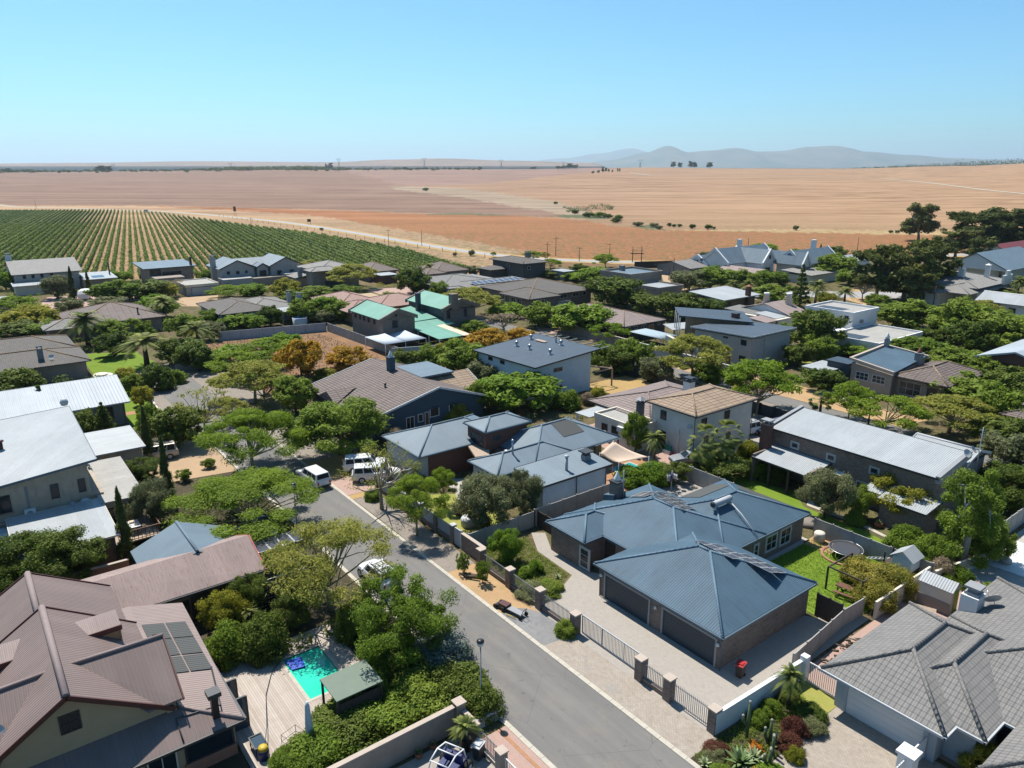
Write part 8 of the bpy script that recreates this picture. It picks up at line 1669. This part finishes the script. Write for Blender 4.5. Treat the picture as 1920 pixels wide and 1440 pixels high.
 ('br', 1428, 454, 476, 42, 'round green tree behind the white-gabled row', GT), ('ol', 1322, 471, 484, 26, 'low olive bush behind the small white gable', GT), ('rd', 1492, 466, 484, 30, 'green bush left of the small dark cypresses', GT), ('cyp', 1524, 462, 482, 8, 'tiny dark cypress, left of two beyond the white annex', None), ('cyp', 1537, 458, 482, 9, 'tiny dark cypress, right of two beyond the white annex', None), ('dk', 1565, 460, 484, 38, 'dark tree beyond the white annex', GT), ('rd', 1556, 474, 524, 76, 'large mid-green tree by the curved lane', GT), ('con', 1498, 494, 580, 36, 'tall dark pointed conifer beside the pink chimney roofs', GT), ('rd', 1455, 532, 574, 72, 'green tree left of the tall conifer', GT), ('palm', 1527, 518, 580, 50, 'tall palm right of the pointed conifer', GT), ('yg', 1545, 545, 572, 36, 'yellow-green shrub behind the white flat house', GS), ('palm', 1582, 534, 574, 46, 'spreading palm behind the white flat house', GT),
 ('dk', 1522, 572, 668, 92, 'big dark tree in front of the white flat-roofed house', GT), ('rd', 1470, 604, 652, 42, 'green bush right of the tilted-roof house', GS), ('dk', 1495, 640, 690, 50, 'dark shrub below the big dark tree', GS), ('rd', 1176, 630, 696, 62, 'green street tree left of the grey-green one', GT), ('rd', 1210, 640, 704, 40, 'green street tree close to the grey one', GT), ('ol', 1228, 664, 722, 58, 'grey-green tree behind the dark fence', GT), ('ac', 1298, 624, 722, 130, 'wide feathery tree in front of the tilted-roof house', GT), ('rd', 1328, 676, 728, 54, 'darker tree under the wide feathery tree', GT), ('shr', 1385, 690, 722, 44, 'green verge shrub right of the sandy patch', GS), ('shy', 1382, 722, 758, 42, 'yellow-brown shrub at the charcoal fence', GS), ('acg', 1436, 668, 752, 124, 'flat-topped bright green tree with bare forked stem by the second street', GT, (1421, 772)), ('brk', 1425, 690, 770, 90, 'leafless fan-shaped stems of the tree by the charcoal fence', GT, (1418, 778)), ('dk', 1540, 688, 738, 66, 'dark tree left of the blue-centre roof house', GT),
 ('gum', 1642, 468, 566, 90, 'dark gum tree, leftmost of the tall group', 'tall gum trees'), ('gum', 1692, 444, 568, 104, 'tallest dark gum tree of the group', 'tall gum trees'), ('gum', 1742, 450, 560, 74, 'dark gum tree right of the tallest one', 'tall gum trees'), ('gum', 1718, 498, 572, 66, 'lower dark gum tree in front of the group', 'tall gum trees'), ('gum', 1725, 380, 452, 64, 'lone gum tree standing on the straw field', 'tall gum trees', (1722, 452)), ('gum', 1822, 386, 474, 96, 'far gum tree of the right-hand wood, left end', 'tall gum trees'), ('gum', 1872, 390, 474, 96, 'far gum tree in the middle of the right-hand wood', 'tall gum trees'), ('gum', 1915, 396, 476, 80, 'far gum tree cut by the right edge', 'tall gum trees'), ('gum', 1790, 428, 486, 70, 'gum tree between the lone tree and the blue gable roof', 'tall gum trees'), ('gum', 1835, 440, 506, 44, 'slim gum tree in front of the blue gable roof', 'tall gum trees'), ('acg', 1880, 460, 482, 34, 'bright tree between the gums at the right', GT),
 ('rd', 1592, 504, 538, 52, 'green tree beside the gum group, lower left', GT), ('brk', 1616, 524, 566, 52, 'pinkish-brown bare bushes left of the gum trunks', GT), ('rd', 1643, 550, 584, 42, 'green bush below the gum trunks', GS), ('rd', 1702, 560, 622, 106, 'broad round green tree right of the white flat house', GT), ('rd', 1790, 556, 645, 90, 'tall green tree in front of the cape house', GT), ('ac', 1842, 560, 596, 52, 'olive feathery tree left of the white ribbed roof', GT), ('rd', 1872, 582, 668, 116, 'large green tree mass below the white ribbed roof', GT), ('dk', 1815, 596, 672, 76, 'blue-green dark tree in the right middle distance', GT), ('dk', 1855, 536, 566, 80, 'low dark tree beside the cape house gable', GT), ('palm', 1905, 512, 566, 40, 'palm at the right edge near the white scrolled gable', GT), ('rd', 1722, 632, 684, 96, 'green tree behind the brown tiled hip, left', GT), ('rd', 1795, 648, 704, 96, 'green tree behind the brown tiled hip, right', GT), ('dk', 1888, 682, 752, 92, 'dark tree at the right edge below the ribbed gable roof', GT), ('rd', 1848, 664, 722, 66, 'green tree left of the dark edge tree', GT), ('rd', 1532, 626, 682, 62, 'olive-green bush above the white carport roof', GS), ('br', 1602, 644, 672, 54, 'bright shrub below the white flat house', GS), ('dk', 1752, 610, 645, 60, 'dark tree above the white flat roof end', GT),
 ('acg', 1594, 710, 788, 76, 'yellow-green umbrella tree beyond the long white roof', GT, (1590, 788)), ('fan', 1536, 730, 785, 56, 'fan palm on the verge beyond the long white roof', GT), ('acg', 1665, 736, 812, 112, 'bright umbrella tree with forked stems right of the yellow-green one', GT, (1660, 812)), ('palm', 1627, 748, 802, 34, 'dark aloe-like tree between two umbrella trees', GT), ('ac', 1776, 736, 822, 136, 'olive umbrella tree with bare pale branches', GT), ('rd', 1802, 698, 765, 124, 'green tree in front of the brown tiled hip', GT), ('rd', 1862, 714, 808, 96, 'tall green tree right of the olive umbrella tree', GT), ('ol', 1890, 806, 892, 94, 'silvery grey-green tree at the right edge', GT), ('dk', 1872, 778, 845, 96, 'dark tree behind the silvery edge tree', GT), ('dk', 1884, 862, 965, 112, 'dark green tree at the right edge above the precast wall', GT),
 ('pop', 1806, 876, 1085, 118, 'tall birch-like tree with white stems behind the playhouse', GT, (1802, 1062)), ('rd', 1850, 960, 1060, 70, 'leafy dark shrub right of the birch-like tree', GT), ('yg', 1680, 886, 985, 108, 'yellow-green layered tree in front of the long brick house', GT), ('ol', 1564, 876, 978, 82, 'open grey-green tree with white stems left of the layered one', GT, (1546, 972)), ('rd', 1600, 905, 976, 50, 'small leafy tree beside the open grey-green tree', GT), ('shr', 1700, 985, 1035, 70, 'green shrub under the layered tree', GS), ('shd', 1450, 868, 905, 44, 'dark climbing plant on the porch of the long brick house', GS), ('shb', 1600, 955, 985, 34, 'small bright garden shrub at the curved path', GS), ('shr', 1745, 1000, 1060, 56, 'leafy shrub at the birch-like tree foot', GS),
 ('rd', 1190, 768, 854, 42, 'upright leafy tree in front of the cream annex', GT), ('palm', 1226, 800, 872, 50, 'small palm right of the upright leafy tree', GT), ('fan', 1318, 786, 900, 84, 'clustered fan palm before the cream-white house, left', GT), ('fan', 1358, 778, 895, 84, 'clustered fan palm before the cream-white house, right', GT), ('dk', 1345, 845, 905, 96, 'dark foliage mass at the foot of the clustered palms', GT), ('shb', 1182, 872, 912, 58, 'bright leafy hedge shrub below the peach sail, left', GS), ('shb', 1222, 866, 912, 64, 'bright leafy hedge shrub right of its neighbour below the sail', GS), ('dk', 1262, 862, 912, 54, 'dark hedge shrub beside the washing', GS), ('shy', 1402, 826, 885, 50, 'yellowish shrub beside the brick chimney of the long house', GS), ('shr', 1420, 855, 900, 40, 'small tree-like shrub near the porch corner', GS), ('acg', 1275, 790, 850, 22, 'thin pale sapling against the cream-white wall', GT),
 ('shr', 1860, 1095, 1150, 70, 'grey-green shrub cut by the right edge above the tiled roof', GS), ('shk', 1762, 1045, 1090, 46, 'dry straw-coloured shrub left of the pale boulders', GS), ('shr', 1795, 1060, 1100, 52, 'green shrub with dry plumes beside the white terrace', GS), ('shy', 1838, 1392, 1470, 66, 'bright yellow-green conifer shrub in front of the tiled bungalow', GS),
 ('yg', 424, 1104, 1190, 68, 'yellow-flowered shrub beside the worn wing', GS), ('shr', 432, 1165, 1248, 78, 'dense green shrub at the deck corner, left', GS), ('shd', 498, 1150, 1240, 86, 'dense dark shrub at the deck corner, right', GS), ('palm', 470, 1128, 1180, 50, 'spiky yucca behind the deck shrubs', GS),
 ('feather', 905, 1050, 1098, 26, 'small grey-green sapling on the dry verge, right one', GS), ('feather', 868, 1034, 1078, 24, 'small grey sapling on the dry verge, left one', GS), ('shr', 1062, 1160, 1195, 40, 'low green tuft spilling through the fence onto grey gravel', GS),
 ('shb', 1004, 1048, 1078, 28, 'lime green agave-like clump in the bed', GS), ('shb', 985, 1062, 1085, 24, 'bright clump left in the bed behind the fence', GS), ('sho', 1000, 1092, 1125, 60, 'low silvery ground shrub in the bed behind the fence', GS), ('shr', 1030, 1088, 1118, 50, 'low green ground shrub by the curved path edge', GS),
 ('shd', 652, 1322, 1400, 120, 'dark leafy hedge bush left along the stepped wall', GS), ('shr', 735, 1290, 1370, 125, 'leafy hedge bush in the middle along the stepped wall', GS), ('shr', 610, 1370, 1445, 110, 'mustard-tinged hedge bush at the bottom of the stepped wall', GS), ('shr', 800, 1260, 1340, 110, 'leafy hedge bush near the wall pillar', GS), ('shf', 822, 1180, 1262, 110, 'blue-flowered bush beside the road', GS), ('shd', 858, 1240, 1320, 100, 'dark bush between the flowered bush and street lamp', GS), ('shd', 900, 1280, 1350, 74, 'dark bush at the foot of the street lamp', GS), ('shd', 760, 1210, 1290, 110, 'dark bush behind the pergola roof', GS), ('shr', 690, 1255, 1330, 80, 'green bush touching the pergola', GS), ('shr', 545, 1400, 1450, 60, 'green bush at the bottom deck corner', GS),
 ('sho', 620, 770, 800, 30, 'pale bush beside the slate-blue house wall', GS), ('shk', 740, 800, 830, 40, 'dry bush by the white eave of the tower house', GS), ('shr', 838, 780, 800, 40, 'shrub behind the blue-grey roof of the tower house', GS), ('shr', 700, 915, 940, 30, 'green plant beside the nearer pickup wheel', GS), ('shy', 780, 890, 915, 50, 'orange-green planting beside the panelled piers', GS), ('shr_red', 868, 945, 968, 26, 'dark red bush on the tower house lawn', GS),
 ('shr', 455, 890, 915, 44, 'tangled bush along the low rubble wall', GS), ('rd', 345, 878, 905, 26, 'tiny tree on the sandy drive, left of two', GS), ('rd', 392, 858, 880, 24, 'tiny tree on the sandy drive, right of two', GS), ('shr', 330, 690, 720, 40, 'green garden shrub beside the stepped white wall', GS), ('yg', 268, 720, 765, 36, 'yellowish tree beside the bright lawn strip', GT), ('rd', 250, 700, 740, 40, 'green tree behind the silvery roof end', GT),
): tr(*a[:6], *( (a[6],) if len(a) > 6 else ()), **({'base': a[7]} if len(a) > 7 else {}))
# vine on its pergola beside the lawn
VB = [(-23.7, 53.4, 2.4, 2.5), (-22.3, 51.9, 1.7, 2.3), (-22.4, 55.0, 1.9, 2.3), (-25.0, 54.3, 1.3, 2.2)]
for (u, w, r, h_), lab in zip(VB, ('flowering vine canopy over the pergola, largest clump above the red picnic table', 'flowering vine hanging over the precast wall end', 'flowering vine clump nearest the playhouse', 'small vine clump at the trampoline side')): put('vine', u, w, r, h_, lab, 'flowering vine clumps')
t = empty('vine_pergola', (-24.2, 53.2, 0), 0, 'dark timber pergola posts holding up the flowering vine', 'pergola'); [MB().box(x - .06, y - .06, 0, x + .06, y + .06, 2.0).build('post', M['wood_dark'], t) for x, y in ((-1.6, -2), (1.2, -2), (-1.6, 1.6), (1.2, 1.6))]; MB().beam((-1.6, -2, 2), (-1.6, 1.6, 2), .1).beam((1.2, -2, 2), (1.2, 1.6, 2), .1).beam((-1.6, -2, 2.05), (1.2, -2, 2.05), .1).build('beam', M['wood_dark'], t)
# cactus and succulent bed
def agave(label, u, w, r, n=18, mat=None, z=.03, kind='agave_plant', h_=.6):
    t = empty(kind, (u, w, z), 0, label, 'succulent'); rr = random.Random(int(abs(u)*31)); m = MB()
    for i in range(n):
        a = i * 2.4; el = .25 + 1.1 * (i / n); L = r * rr.uniform(.8, 1.1); d = Vector((math.cos(a), math.sin(a), 0)); s_ = Vector((-d.y, d.x, 0)); pts = []
        for k in range(5): f = k/4; pts.append((d * L * f * math.cos(el) + Vector((0, 0, h_*.12 + L * f * math.sin(el) * (1 - .25*f))), .085*r/.6 * (1 - f**1.6) + .004))
        for (p, wp), (q, wq) in zip(pts, pts[1:]): m.face([p - s_*wp, p + s_*wp, q + s_*wq, q - s_*wq]); m.face([q - s_*wq - Vector((0,0,.02)), q + s_*wq - Vector((0,0,.02)), p + s_*wp - Vector((0,0,.02)), p - s_*wp - Vector((0,0,.02))])
    m.build('leaves', mat or M['agave'], t); return t
M['agave'] = plain('agave_green', (.16, .24, .08), .6, .2); M['agave_pale'] = plain('agave_pale_edge', (.34, .40, .20), .6, .2); M['cactus'] = plain('cactus_green', (.09, .14, .06), .7, .2); M['cactus_tip'] = plain('woolly_cactus', (.34, .34, .26), .9, .2)
M['orange_fl'] = leafm('orange_flowers', (.25, .08, .01), (.75, .28, .02)); M['yellow_fl'] = leafm('yellow_succulent', (.2, .2, .02), (.6, .5, .08))
agave('big dark green agave with pale edged leaves in the cactus bed', -18.9, 30.6, 1.15, 26, M['agave'], h_=1); agave('pale-edged agave behind the big dark one', -18.7, 31.6, .8, 20, M['agave_pale']); agave('light green agave at the pavement corner of the bed', -20.1, 29.0, .55, 16, M['agave_pale']); agave('small agave near the cactus group', -18.4, 33.5, .6, 16, M['agave'])
for i, (lab, u, w, hs) in enumerate((('tall branching cactus against the white garden wall', -19.9, 32.6, (2.6, 2.0, 1.7)), ('group of columnar cacti in the middle of the bed', -18.9, 33.4, (1.6, 1.3, 1.1, .9)), ('shorter woolly-topped columnar cacti near the groundcover', -17.9, 31.9, (1.1, .9, .8)), ('single pair of slim cacti behind the big agave', -18.2, 32.6, (1.4, 1.2)))):
    t = empty('column_cactus', (u, w, 0), 0, lab, 'cactus');
    for k, h_ in enumerate(hs): a = k*2.1; x, y = .32*math.cos(a)*(k > 0), .32*math.sin(a)*(k > 0); s_ = MB().tube([(x*.3, y*.3, 0 if i else (0 if k == 0 else 1.0)), (x, y, h_*.5 if i or k == 0 else 1.3), (x*1.1, y*1.1, h_)], [.09, .1, .07], 8).build('stem', M['cactus'], t); MB().lathe([(.08, h_ - .15), (.085, h_), (.03, h_ + .06)], (x*1.1, y*1.1, 0), 8).build('woolly_tip', M['cactus_tip'], s_)
for lab, k, u, w, r, h_ in (('dark red bush in the middle of the cactus bed', 'shr_red', -18.4, 35.2, .9, 1.0), ('second dark red bush left of the yellow shrub', 'shr_red', -17.9, 33.9, .8, .9), ('dark green low bush beside the palm-like tree', 'shd', -18.6, 37.0, 1.1, .9), ('green grassy bush along the white wall', 'shr', -20.2, 35.6, .8, .9), ('grassy bush nearer the tall cactus', 'shr', -20.3, 34.2, .7, .8), ('yellow-green shrub beside the second dark red bush', 'shy', -17.3, 33.4, .6, .8), ('bright lime groundcover mound at the driveway edge', 'shb', -17.3, 31.2, 1.1, .35), ('lime groundcover mound nearest the bottom of the bed', 'shb', -17.2, 30.0, .9, .35), ('purple-brown low bush by the brick pier', 'shr_red', -20.3, 30.3, .8, .6), ('mixed low bush at the pavement edge', 'sho', -20.1, 29.9, .7, .6), ('dark reddish bush at the very bottom of the bed', 'shr_red', -18.0, 29.3, .8, .6), ('green low bush left of the bottom agave', 'shr', -19.0, 29.0, .8, .6), ('grassy bush under the white gate', 'shd', -20.2, 37.4, .8, .8), ('blue-green shrub facing the driveway', 'sho', -17.9, 36.2, .9, .8)): put(k, u, w, r, h_, lab, 'planting in the cactus bed')
for lab, mt, u, w in (('mound of orange flowers beside the tall cactus', 'orange_fl', -19.1, 32.2), ('yellow succulent mound near the agave', 'yellow_fl', -17.8, 30.6)):
    me = leaf_mesh('flowers', np.array([(0, 0, .25), (.25, .1, .2), (-.2, .15, .22), (.05, -.25, .2)]), np.full((4, 3), .28), 260, .05, M[mt], 5); o_ = bpy.data.objects.new('flower_mound', me); C.objects.link(o_); o_.location = (u, w, 0); tag(o_, lab, 'flowers')
tr('palm', 1484, 1238, 1330, 62, 'spiky-headed dracaena tree in the bed beside the white gate', None, base=(1477, 1328))
put('palm', -29.2, 19.0, 1.05, 2.0, 'yellow-green cycad growing in the large black urn', None, .3, 'cycad_plant'); agave('spiky plant in the terracotta pot against the stepped wall', -30.3, 16.6, .35, 12, M['agave'], .35); agave('small plant in the pot close to the wall pillar', -30.4, 17.6, .25, 10, M['agave'], .3); agave('potted succulent clump on the bowl by the curved path', -28.6, 65.0, .45, 12, M['agave'], .4)
agave('aloe clump in the planted bed behind the railings', -42.2, 34.4, .6, 14, M['agave_pale']); agave('lime aloe at the pointed end of the planted bed', -40.0, 35.4, .45, 12, M['agave_pale'])
# ground cover, one mass
rr = np.random.default_rng(4)
def cover(name, label, poly, n, ls, mat, h_=.12):
    xs = [p[0] for p in poly]; ys = [p[1] for p in poly]; pts = []
    while len(pts) < n:
        x, y = rr.uniform(min(xs), max(xs)), rr.uniform(min(ys), max(ys))
        if inpoly((x, y), poly): pts.append((x, y, h_*rr.random() + .05))
    me = leaf_mesh(name, np.array(pts), np.full((n, 3), .12), 5, ls, M[mat], n, .3); o_ = bpy.data.objects.new(name, me); C.objects.link(o_); tag(o_, label, 'ground cover', kind='stuff')
cover('ground_cover', 'mixed low ground cover filling the cactus bed', [(-20.9, 28.9), (-15.9, 28.9), (-17.9, 31.6), (-18.15, 37.4), (-20.8, 39)], 2600, .05, 'lf_rd'); cover('ground_cover', 'low leafy ground cover in the bed behind the street railings', [(-47.3, 32), (-38.3, 32), (-38.6, 34), (-39.8, 36.4), (-44.3, 36.7), (-47, 37.8)], 3200, .05, 'lf_rd')
cover('grass', 'short bright grass on the lawn behind the brick house', [(-31, 47.7), (-24.5, 47.5), (-22.4, 50.2), (-22, 59.5), (-31, 58.2)], 5200, .045, 'lf_br', .03)
cover('ground_cover', 'dark ground cover around the pool garden trees', [(-46.2, 18.4), (-46.2, 21.8), (-31.2, 21.8), (-31.2, 14.4), (-34, 14.4), (-38, 18.4)], 5200, .06, 'lf_dk', .25)
cover('ground_cover', 'leafy ground cover under the wide umbrella tree', [(-72, 12), (-72, 21.6), (-57, 21.6), (-57, 12)], 3600, .07, 'lf_dk', .2)
cover('weeds', 'scrubby weeds on the empty plot', [(-146, 36), (-106, 36), (-106, 52), (-116, 59), (-140, 58)], 2600, .12, 'lf_dry', .15)
# vineyard rows
VD = Vector((math.cos(math.radians(169.1)), math.sin(math.radians(169.1)), 0)); VN = Vector((-VD.y, VD.x, 0)) * -1   # rows run away along VD; VN points right
edge_far = [P(x, y, 1.8) for x, y in ((-420, 392), (0, 392), (200, 391), (255, 393), (290, 395), (350, 403), (400, 410), (480, 421), (590, 434), (700, 452), (790, 469), (860, 486), (893, 496))]
edge_near = [(-330, -110), (-285, -20), (-272, 18), (-258, 34), (-250, 44), (-244, 52), (-238, 66), (-232, 80), (-222, 96), (-212, 112), (-203, 128), (-205, 146)]
def cross(poly, c):                          # distance along VD where the edge meets row offset c
    for a, b in zip(poly, poly[1:]):
        ca, cb = Vector((*a, 0)).dot(VN), Vector((*b, 0)).dot(VN)
        if (ca - c) * (cb - c) <= 0 and ca != cb: f = (c - ca) / (cb - ca); p = Vector((*a, 0)).lerp(Vector((*b, 0)), f); return p.dot(VD)
    return None
vr = np.random.default_rng(9); nrow = 0
def cc(p): return Vector((p[0], p[1], 0)).dot(VN)
c0 = max(-150, min(cc(edge_far[0]), cc(edge_near[0]))); c1 = min(cc(edge_far[-1]), cc(edge_near[-1]))
c = c0
while c < c1 - 1:
    a, b = cross(edge_near, c), cross(edge_far, c); c_ = c; c += 2.62
    if a is None or b is None or b - a < 6: continue
    n = int((b - a) / 1.1); prof = [(-.26, .3), (-.34, .8), (-.24, 1.4), (0, 1.62), (.24, 1.4), (.34, .8), (.26, .3)]; k = len(prof)
    s = np.linspace(a, b, n); o_ = VD * a + VN * c_
    V_ = np.zeros((n, k, 3)); jit = vr.normal(size=(n, k, 2)) * np.array((.17, .15)); wig = np.cumsum(vr.normal(size=n)) * .004; gapm = (vr.random(n) < .035)
    for j, (x, z) in enumerate(prof):
        xx = x + jit[:, j, 0] + wig; zz = np.maximum(.1, (z + jit[:, j, 1]) * np.where(gapm, .35, 1)); along = (s - a)
        V_[:, j, 0] = VD.x * along + VN.x * xx; V_[:, j, 1] = VD.y * along + VN.y * xx; V_[:, j, 2] = zz
    me = bpy.data.meshes.new('vine_row'); i = np.arange(n - 1)[:, None] * k + np.arange(k - 1)[None, :]; q = np.stack([i, i + 1, i + k + 1, i + k], -1).reshape(-1, 4)
    # loose leaf tufts along the row
    nt_ = int((b - a) * 5) if a < 420 else 0; ts = vr.uniform(0, 1, nt_) ** 1.3 * min(b - a, 260); tx = vr.normal(size=nt_) * .3; tz = vr.uniform(.35, 1.85, nt_)
    P0 = np.stack([VD.x*ts + VN.x*tx, VD.y*ts + VN.y*tx, tz], 1); d1 = vr.normal(size=(nt_, 3)) * .20; d2 = vr.normal(size=(nt_, 3)) * .14
    LV = np.stack([P0 + d1, P0 + d2, P0 - d1, P0 - d2], 1).reshape(-1, 3); base = n * k
    allv = np.concatenate([V_.reshape(-1, 3), LV]); allq = np.concatenate([q, base + np.arange(nt_ * 4).reshape(-1, 4)])
    me.vertices.add(len(allv)); me.vertices.foreach_set('co', allv.astype(np.float32).ravel()); me.loops.add(allq.size); me.loops.foreach_set('vertex_index', allq.ravel().astype(np.int32)); me.polygons.add(len(allq)); me.polygons.foreach_set('loop_start', (np.arange(len(allq)) * 4).astype(np.int32)); me.update(calc_edges=True)
    at_ = me.attributes.new('tint', 'FLOAT', 'POINT'); at_.data.foreach_set('value', np.concatenate([np.repeat(vr.random(n), k) * .5 + vr.random(n * k) * .35, np.repeat(vr.random(nt_), 4)]).astype(np.float32)); me.materials.append(M['lf_vy'])
    o = bpy.data.objects.new('vine_row', me); C.objects.link(o); o.location = tuple(o_); tag(o, 'long green trellised row of vines in the vineyard behind the houses', 'vine row', 'parallel rows of the vineyard'); nrow += 1
print('vine rows', nrow)
# bushes and tree groups on the fields, far trees
FG = 'scattered bushes along the dry stream'
for px, py, wp, hp, k in ((798, 358, 12, 6, 'ol'), (1042, 383, 9, 5, 'dk'), (1078, 401, 16, 8, 'dk'), (1104, 407, 26, 9, 'dk'), (1125, 408, 24, 10, 'rd'), (1140, 409, 18, 8, 'dk'), (1160, 412, 16, 9, 'rd'), (1155, 418, 20, 10, 'dk'), (1196, 424, 22, 8, 'ol'), (1226, 426, 18, 8, 'ol'), (1236, 430, 14, 7, 'ol'), (1255, 425, 9, 7, 'dk'), (1264, 426, 9, 6, 'dk'), (1274, 426, 10, 6, 'dk'), (1298, 429, 13, 9, 'dk'), (1328, 430, 14, 9, 'dk'), (1338, 430, 8, 5, 'rd'), (1492, 432, 11, 9, 'ol'), (1670, 437, 8, 5, 'ol'), (1682, 438, 8, 6, 'ol'), (1705, 440, 12, 10, 'ol'), (853, 480, 9, 7, 'ol'), (603, 432, 8, 5, 'ol'), (885, 480, 14, 12, 'ol'), (925, 482, 12, 10, 'acg')):
    u, w = PT(px, py); D = math.hypot(u, w); put(k, u, w, wp * D / F_PX / 2, max(1., hp * D / F_PX), 'small dark bush on the dry field along the stream line', FG, hz(u, w), 'field_bush')
for px, py, wp, hp in ((1112, 326, 6, 5), (1122, 325, 6, 6), (1130, 324, 6, 10), (1136, 323, 5, 9), (1141, 323, 4, 6), (1148, 324, 3, 6), (1158, 323, 3, 7), (1162, 323, 3, 7)):
    u, w = PT(px, py); D = math.hypot(u, w); put('gum', u, w, wp * D / F_PX / 2, hp * D / F_PX, 'tiny dark tree of the clump standing on the far field', 'clump of trees on the far field', hz(u, w), 'far_tree')
for px, ty, wp in ((1046, 311, 10), (1056, 310, 12), (1068, 306, 14), (1078, 308, 12), (1262, 303, 10), (1275, 304, 9), (1294, 302, 10), (1302, 303, 10), (1330, 304, 12), (183, 311, 10), (190, 310, 12), (200, 310, 12), (206, 311, 9), (5, 316, 8), (14, 315, 8), (612, 306, 4), (620, 305, 10), (555, 313, 8), (600, 313, 10), (575, 314, 14), (640, 314, 14), (760, 315, 12), (900, 316, 12), (1000, 313, 12)):
    d = ray(px, 318); l = math.hypot(d.x, d.y); D = 2560.; u, w = d.x/l*D, d.y/l*D; z = hz(u, w); top = hgt(u, w, ty); put('gum', u, w, wp * D / F_PX / 2, max(9, top - z), 'tiny bluish tree on the horizon line', 'trees along the horizon', z, 'horizon_tree')
# far wooded belts that read as one mass
def belt(label, D, pts, n, seed):
    rng = np.random.default_rng(seed); Cn, Rn = [], []
    for i in range(n):
        f = rng.random() * (len(pts) - 1); k_ = int(f); px = pts[k_][0] + (pts[k_+1][0]-pts[k_][0])*(f-k_); hh = pts[k_][1] + (pts[k_+1][1]-pts[k_][1])*(f-k_)
        d = ray(px, 318); l = math.hypot(d.x, d.y); DD = D * (1 + .03*rng.normal()); u, w = d.x/l*DD, d.y/l*DD; Cn.append((u, w, hz(u, w) + hh * rng.uniform(.2, .9))); Rn.append((hh*rng.uniform(.8, 1.6), hh*rng.uniform(.8, 1.6), hh*.5))
    me = leaf_mesh('distant_wood', np.array(Cn), np.array(Rn), 60, 2.4 if D > 1000 else .5, M['lf_gum'] if D > 1000 else M['lf_ol'], seed); o_ = bpy.data.objects.new('distant_wood', me); C.objects.link(o_); tag(o_, label, 'woodland', kind='stuff')
belt('dark distant tree belt along the left horizon', 2620, [(-80, 9), (100, 5), (230, 5), (330, 3), (440, 9), (480, 9), (560, 12), (620, 8), (660, 5), (780, 6), (900, 4)], 420, 1)
belt('dark distant wood along the right horizon under the hills', 3900, [(1380, 3), (1500, 10), (1640, 16), (1700, 22), (1800, 30), (1930, 36), (2100, 40)], 420, 2)
belt('low green scrub strip along the stream bed', 640, [(1060, 1.5), (1090, 3), (1140, 3.5), (1150, 2)], 26, 3)
# fence poles along the vineyard road
for i in range(34):
    u, w = -560 + i * 10., 172.5 if i > 16 else 172.5 - (16 - i) * .0
    tag(MB().box(-.07, -.07, 0, .07, .07, 1.5).build('fence_post', M['wood_dark']), 'thin fence post along the country road verge', 'post', 'fence posts along the country road').location = (u, 163.5, 0)
# undergrowth filling the gardens, one mass per tint
_us = [P(x, y) for x, y in ((-60, 600), (-60, 540), (0, 520), (210, 525), (400, 545), (560, 530), (720, 535), (900, 500), (1060, 505), (1260, 530), (1600, 500), (1990, 500), (1990, 1150), (1500, 1080), (1000, 1000), (500, 1300), (-60, 1150))]
_ug = {k: ([], []) for k in ('rd', 'dk', 'yg', 'ol')}; _r = random.Random(11); _n = 0
_bb = [(min(x for x, y in p), min(y for x, y in p), max(x for x, y in p), max(y for x, y in p), p) for p in EXCL]
while _n < 4300:
    u, w = _r.uniform(-250, -18), _r.uniform(-20, 260); _n += 1
    if not inpoly((u, w), _us) or mnoise.noise(Vector((u*.11, w*.11, 2))) < -.12: continue
    if any(a-.9 < u < c+.9 and b-.9 < w < d+.9 and inpoly((u, w), p) for a, b, c, d, p in _bb): continue
    if any(inpoly((u + dx, w + dy), p) for dx, dy in ((1.1, 0), (-1.1, 0), (0, 1.1), (0, -1.1)) for a, b, c, d, p in _bb if a-2 < u < c+2 and b-2 < w < d+2): continue
    k = ('rd', 'rd', 'dk', 'dk', 'yg', 'ol')[int((mnoise.noise(Vector((u*.05, w*.05, 9))) + .5) * 5.9) % 6]; s_ = _r.uniform(.7, 1.5); h_ = _r.uniform(.35, 1.3)
    _ug[k][0].append((u, w, h_ * .6)); _ug[k][1].append((s_, s_, h_ * .7))
for k, (c_, q_) in _ug.items():
    me = leaf_mesh('undergrowth', np.array(c_), np.array(q_), 85, .15, M['lf_' + k], 21, .5, .5); o_ = bpy.data.objects.new('undergrowth', me); C.objects.link(o_)
    tag(o_, {'rd': 'mid green', 'dk': 'dark green', 'yg': 'yellow-green', 'ol': 'grey-green'}[k] + ' undergrowth and low hedging filling the gardens between the houses', 'undergrowth', kind='stuff')
print('undergrowth', sum(len(c) for c, q in _ug.values()))
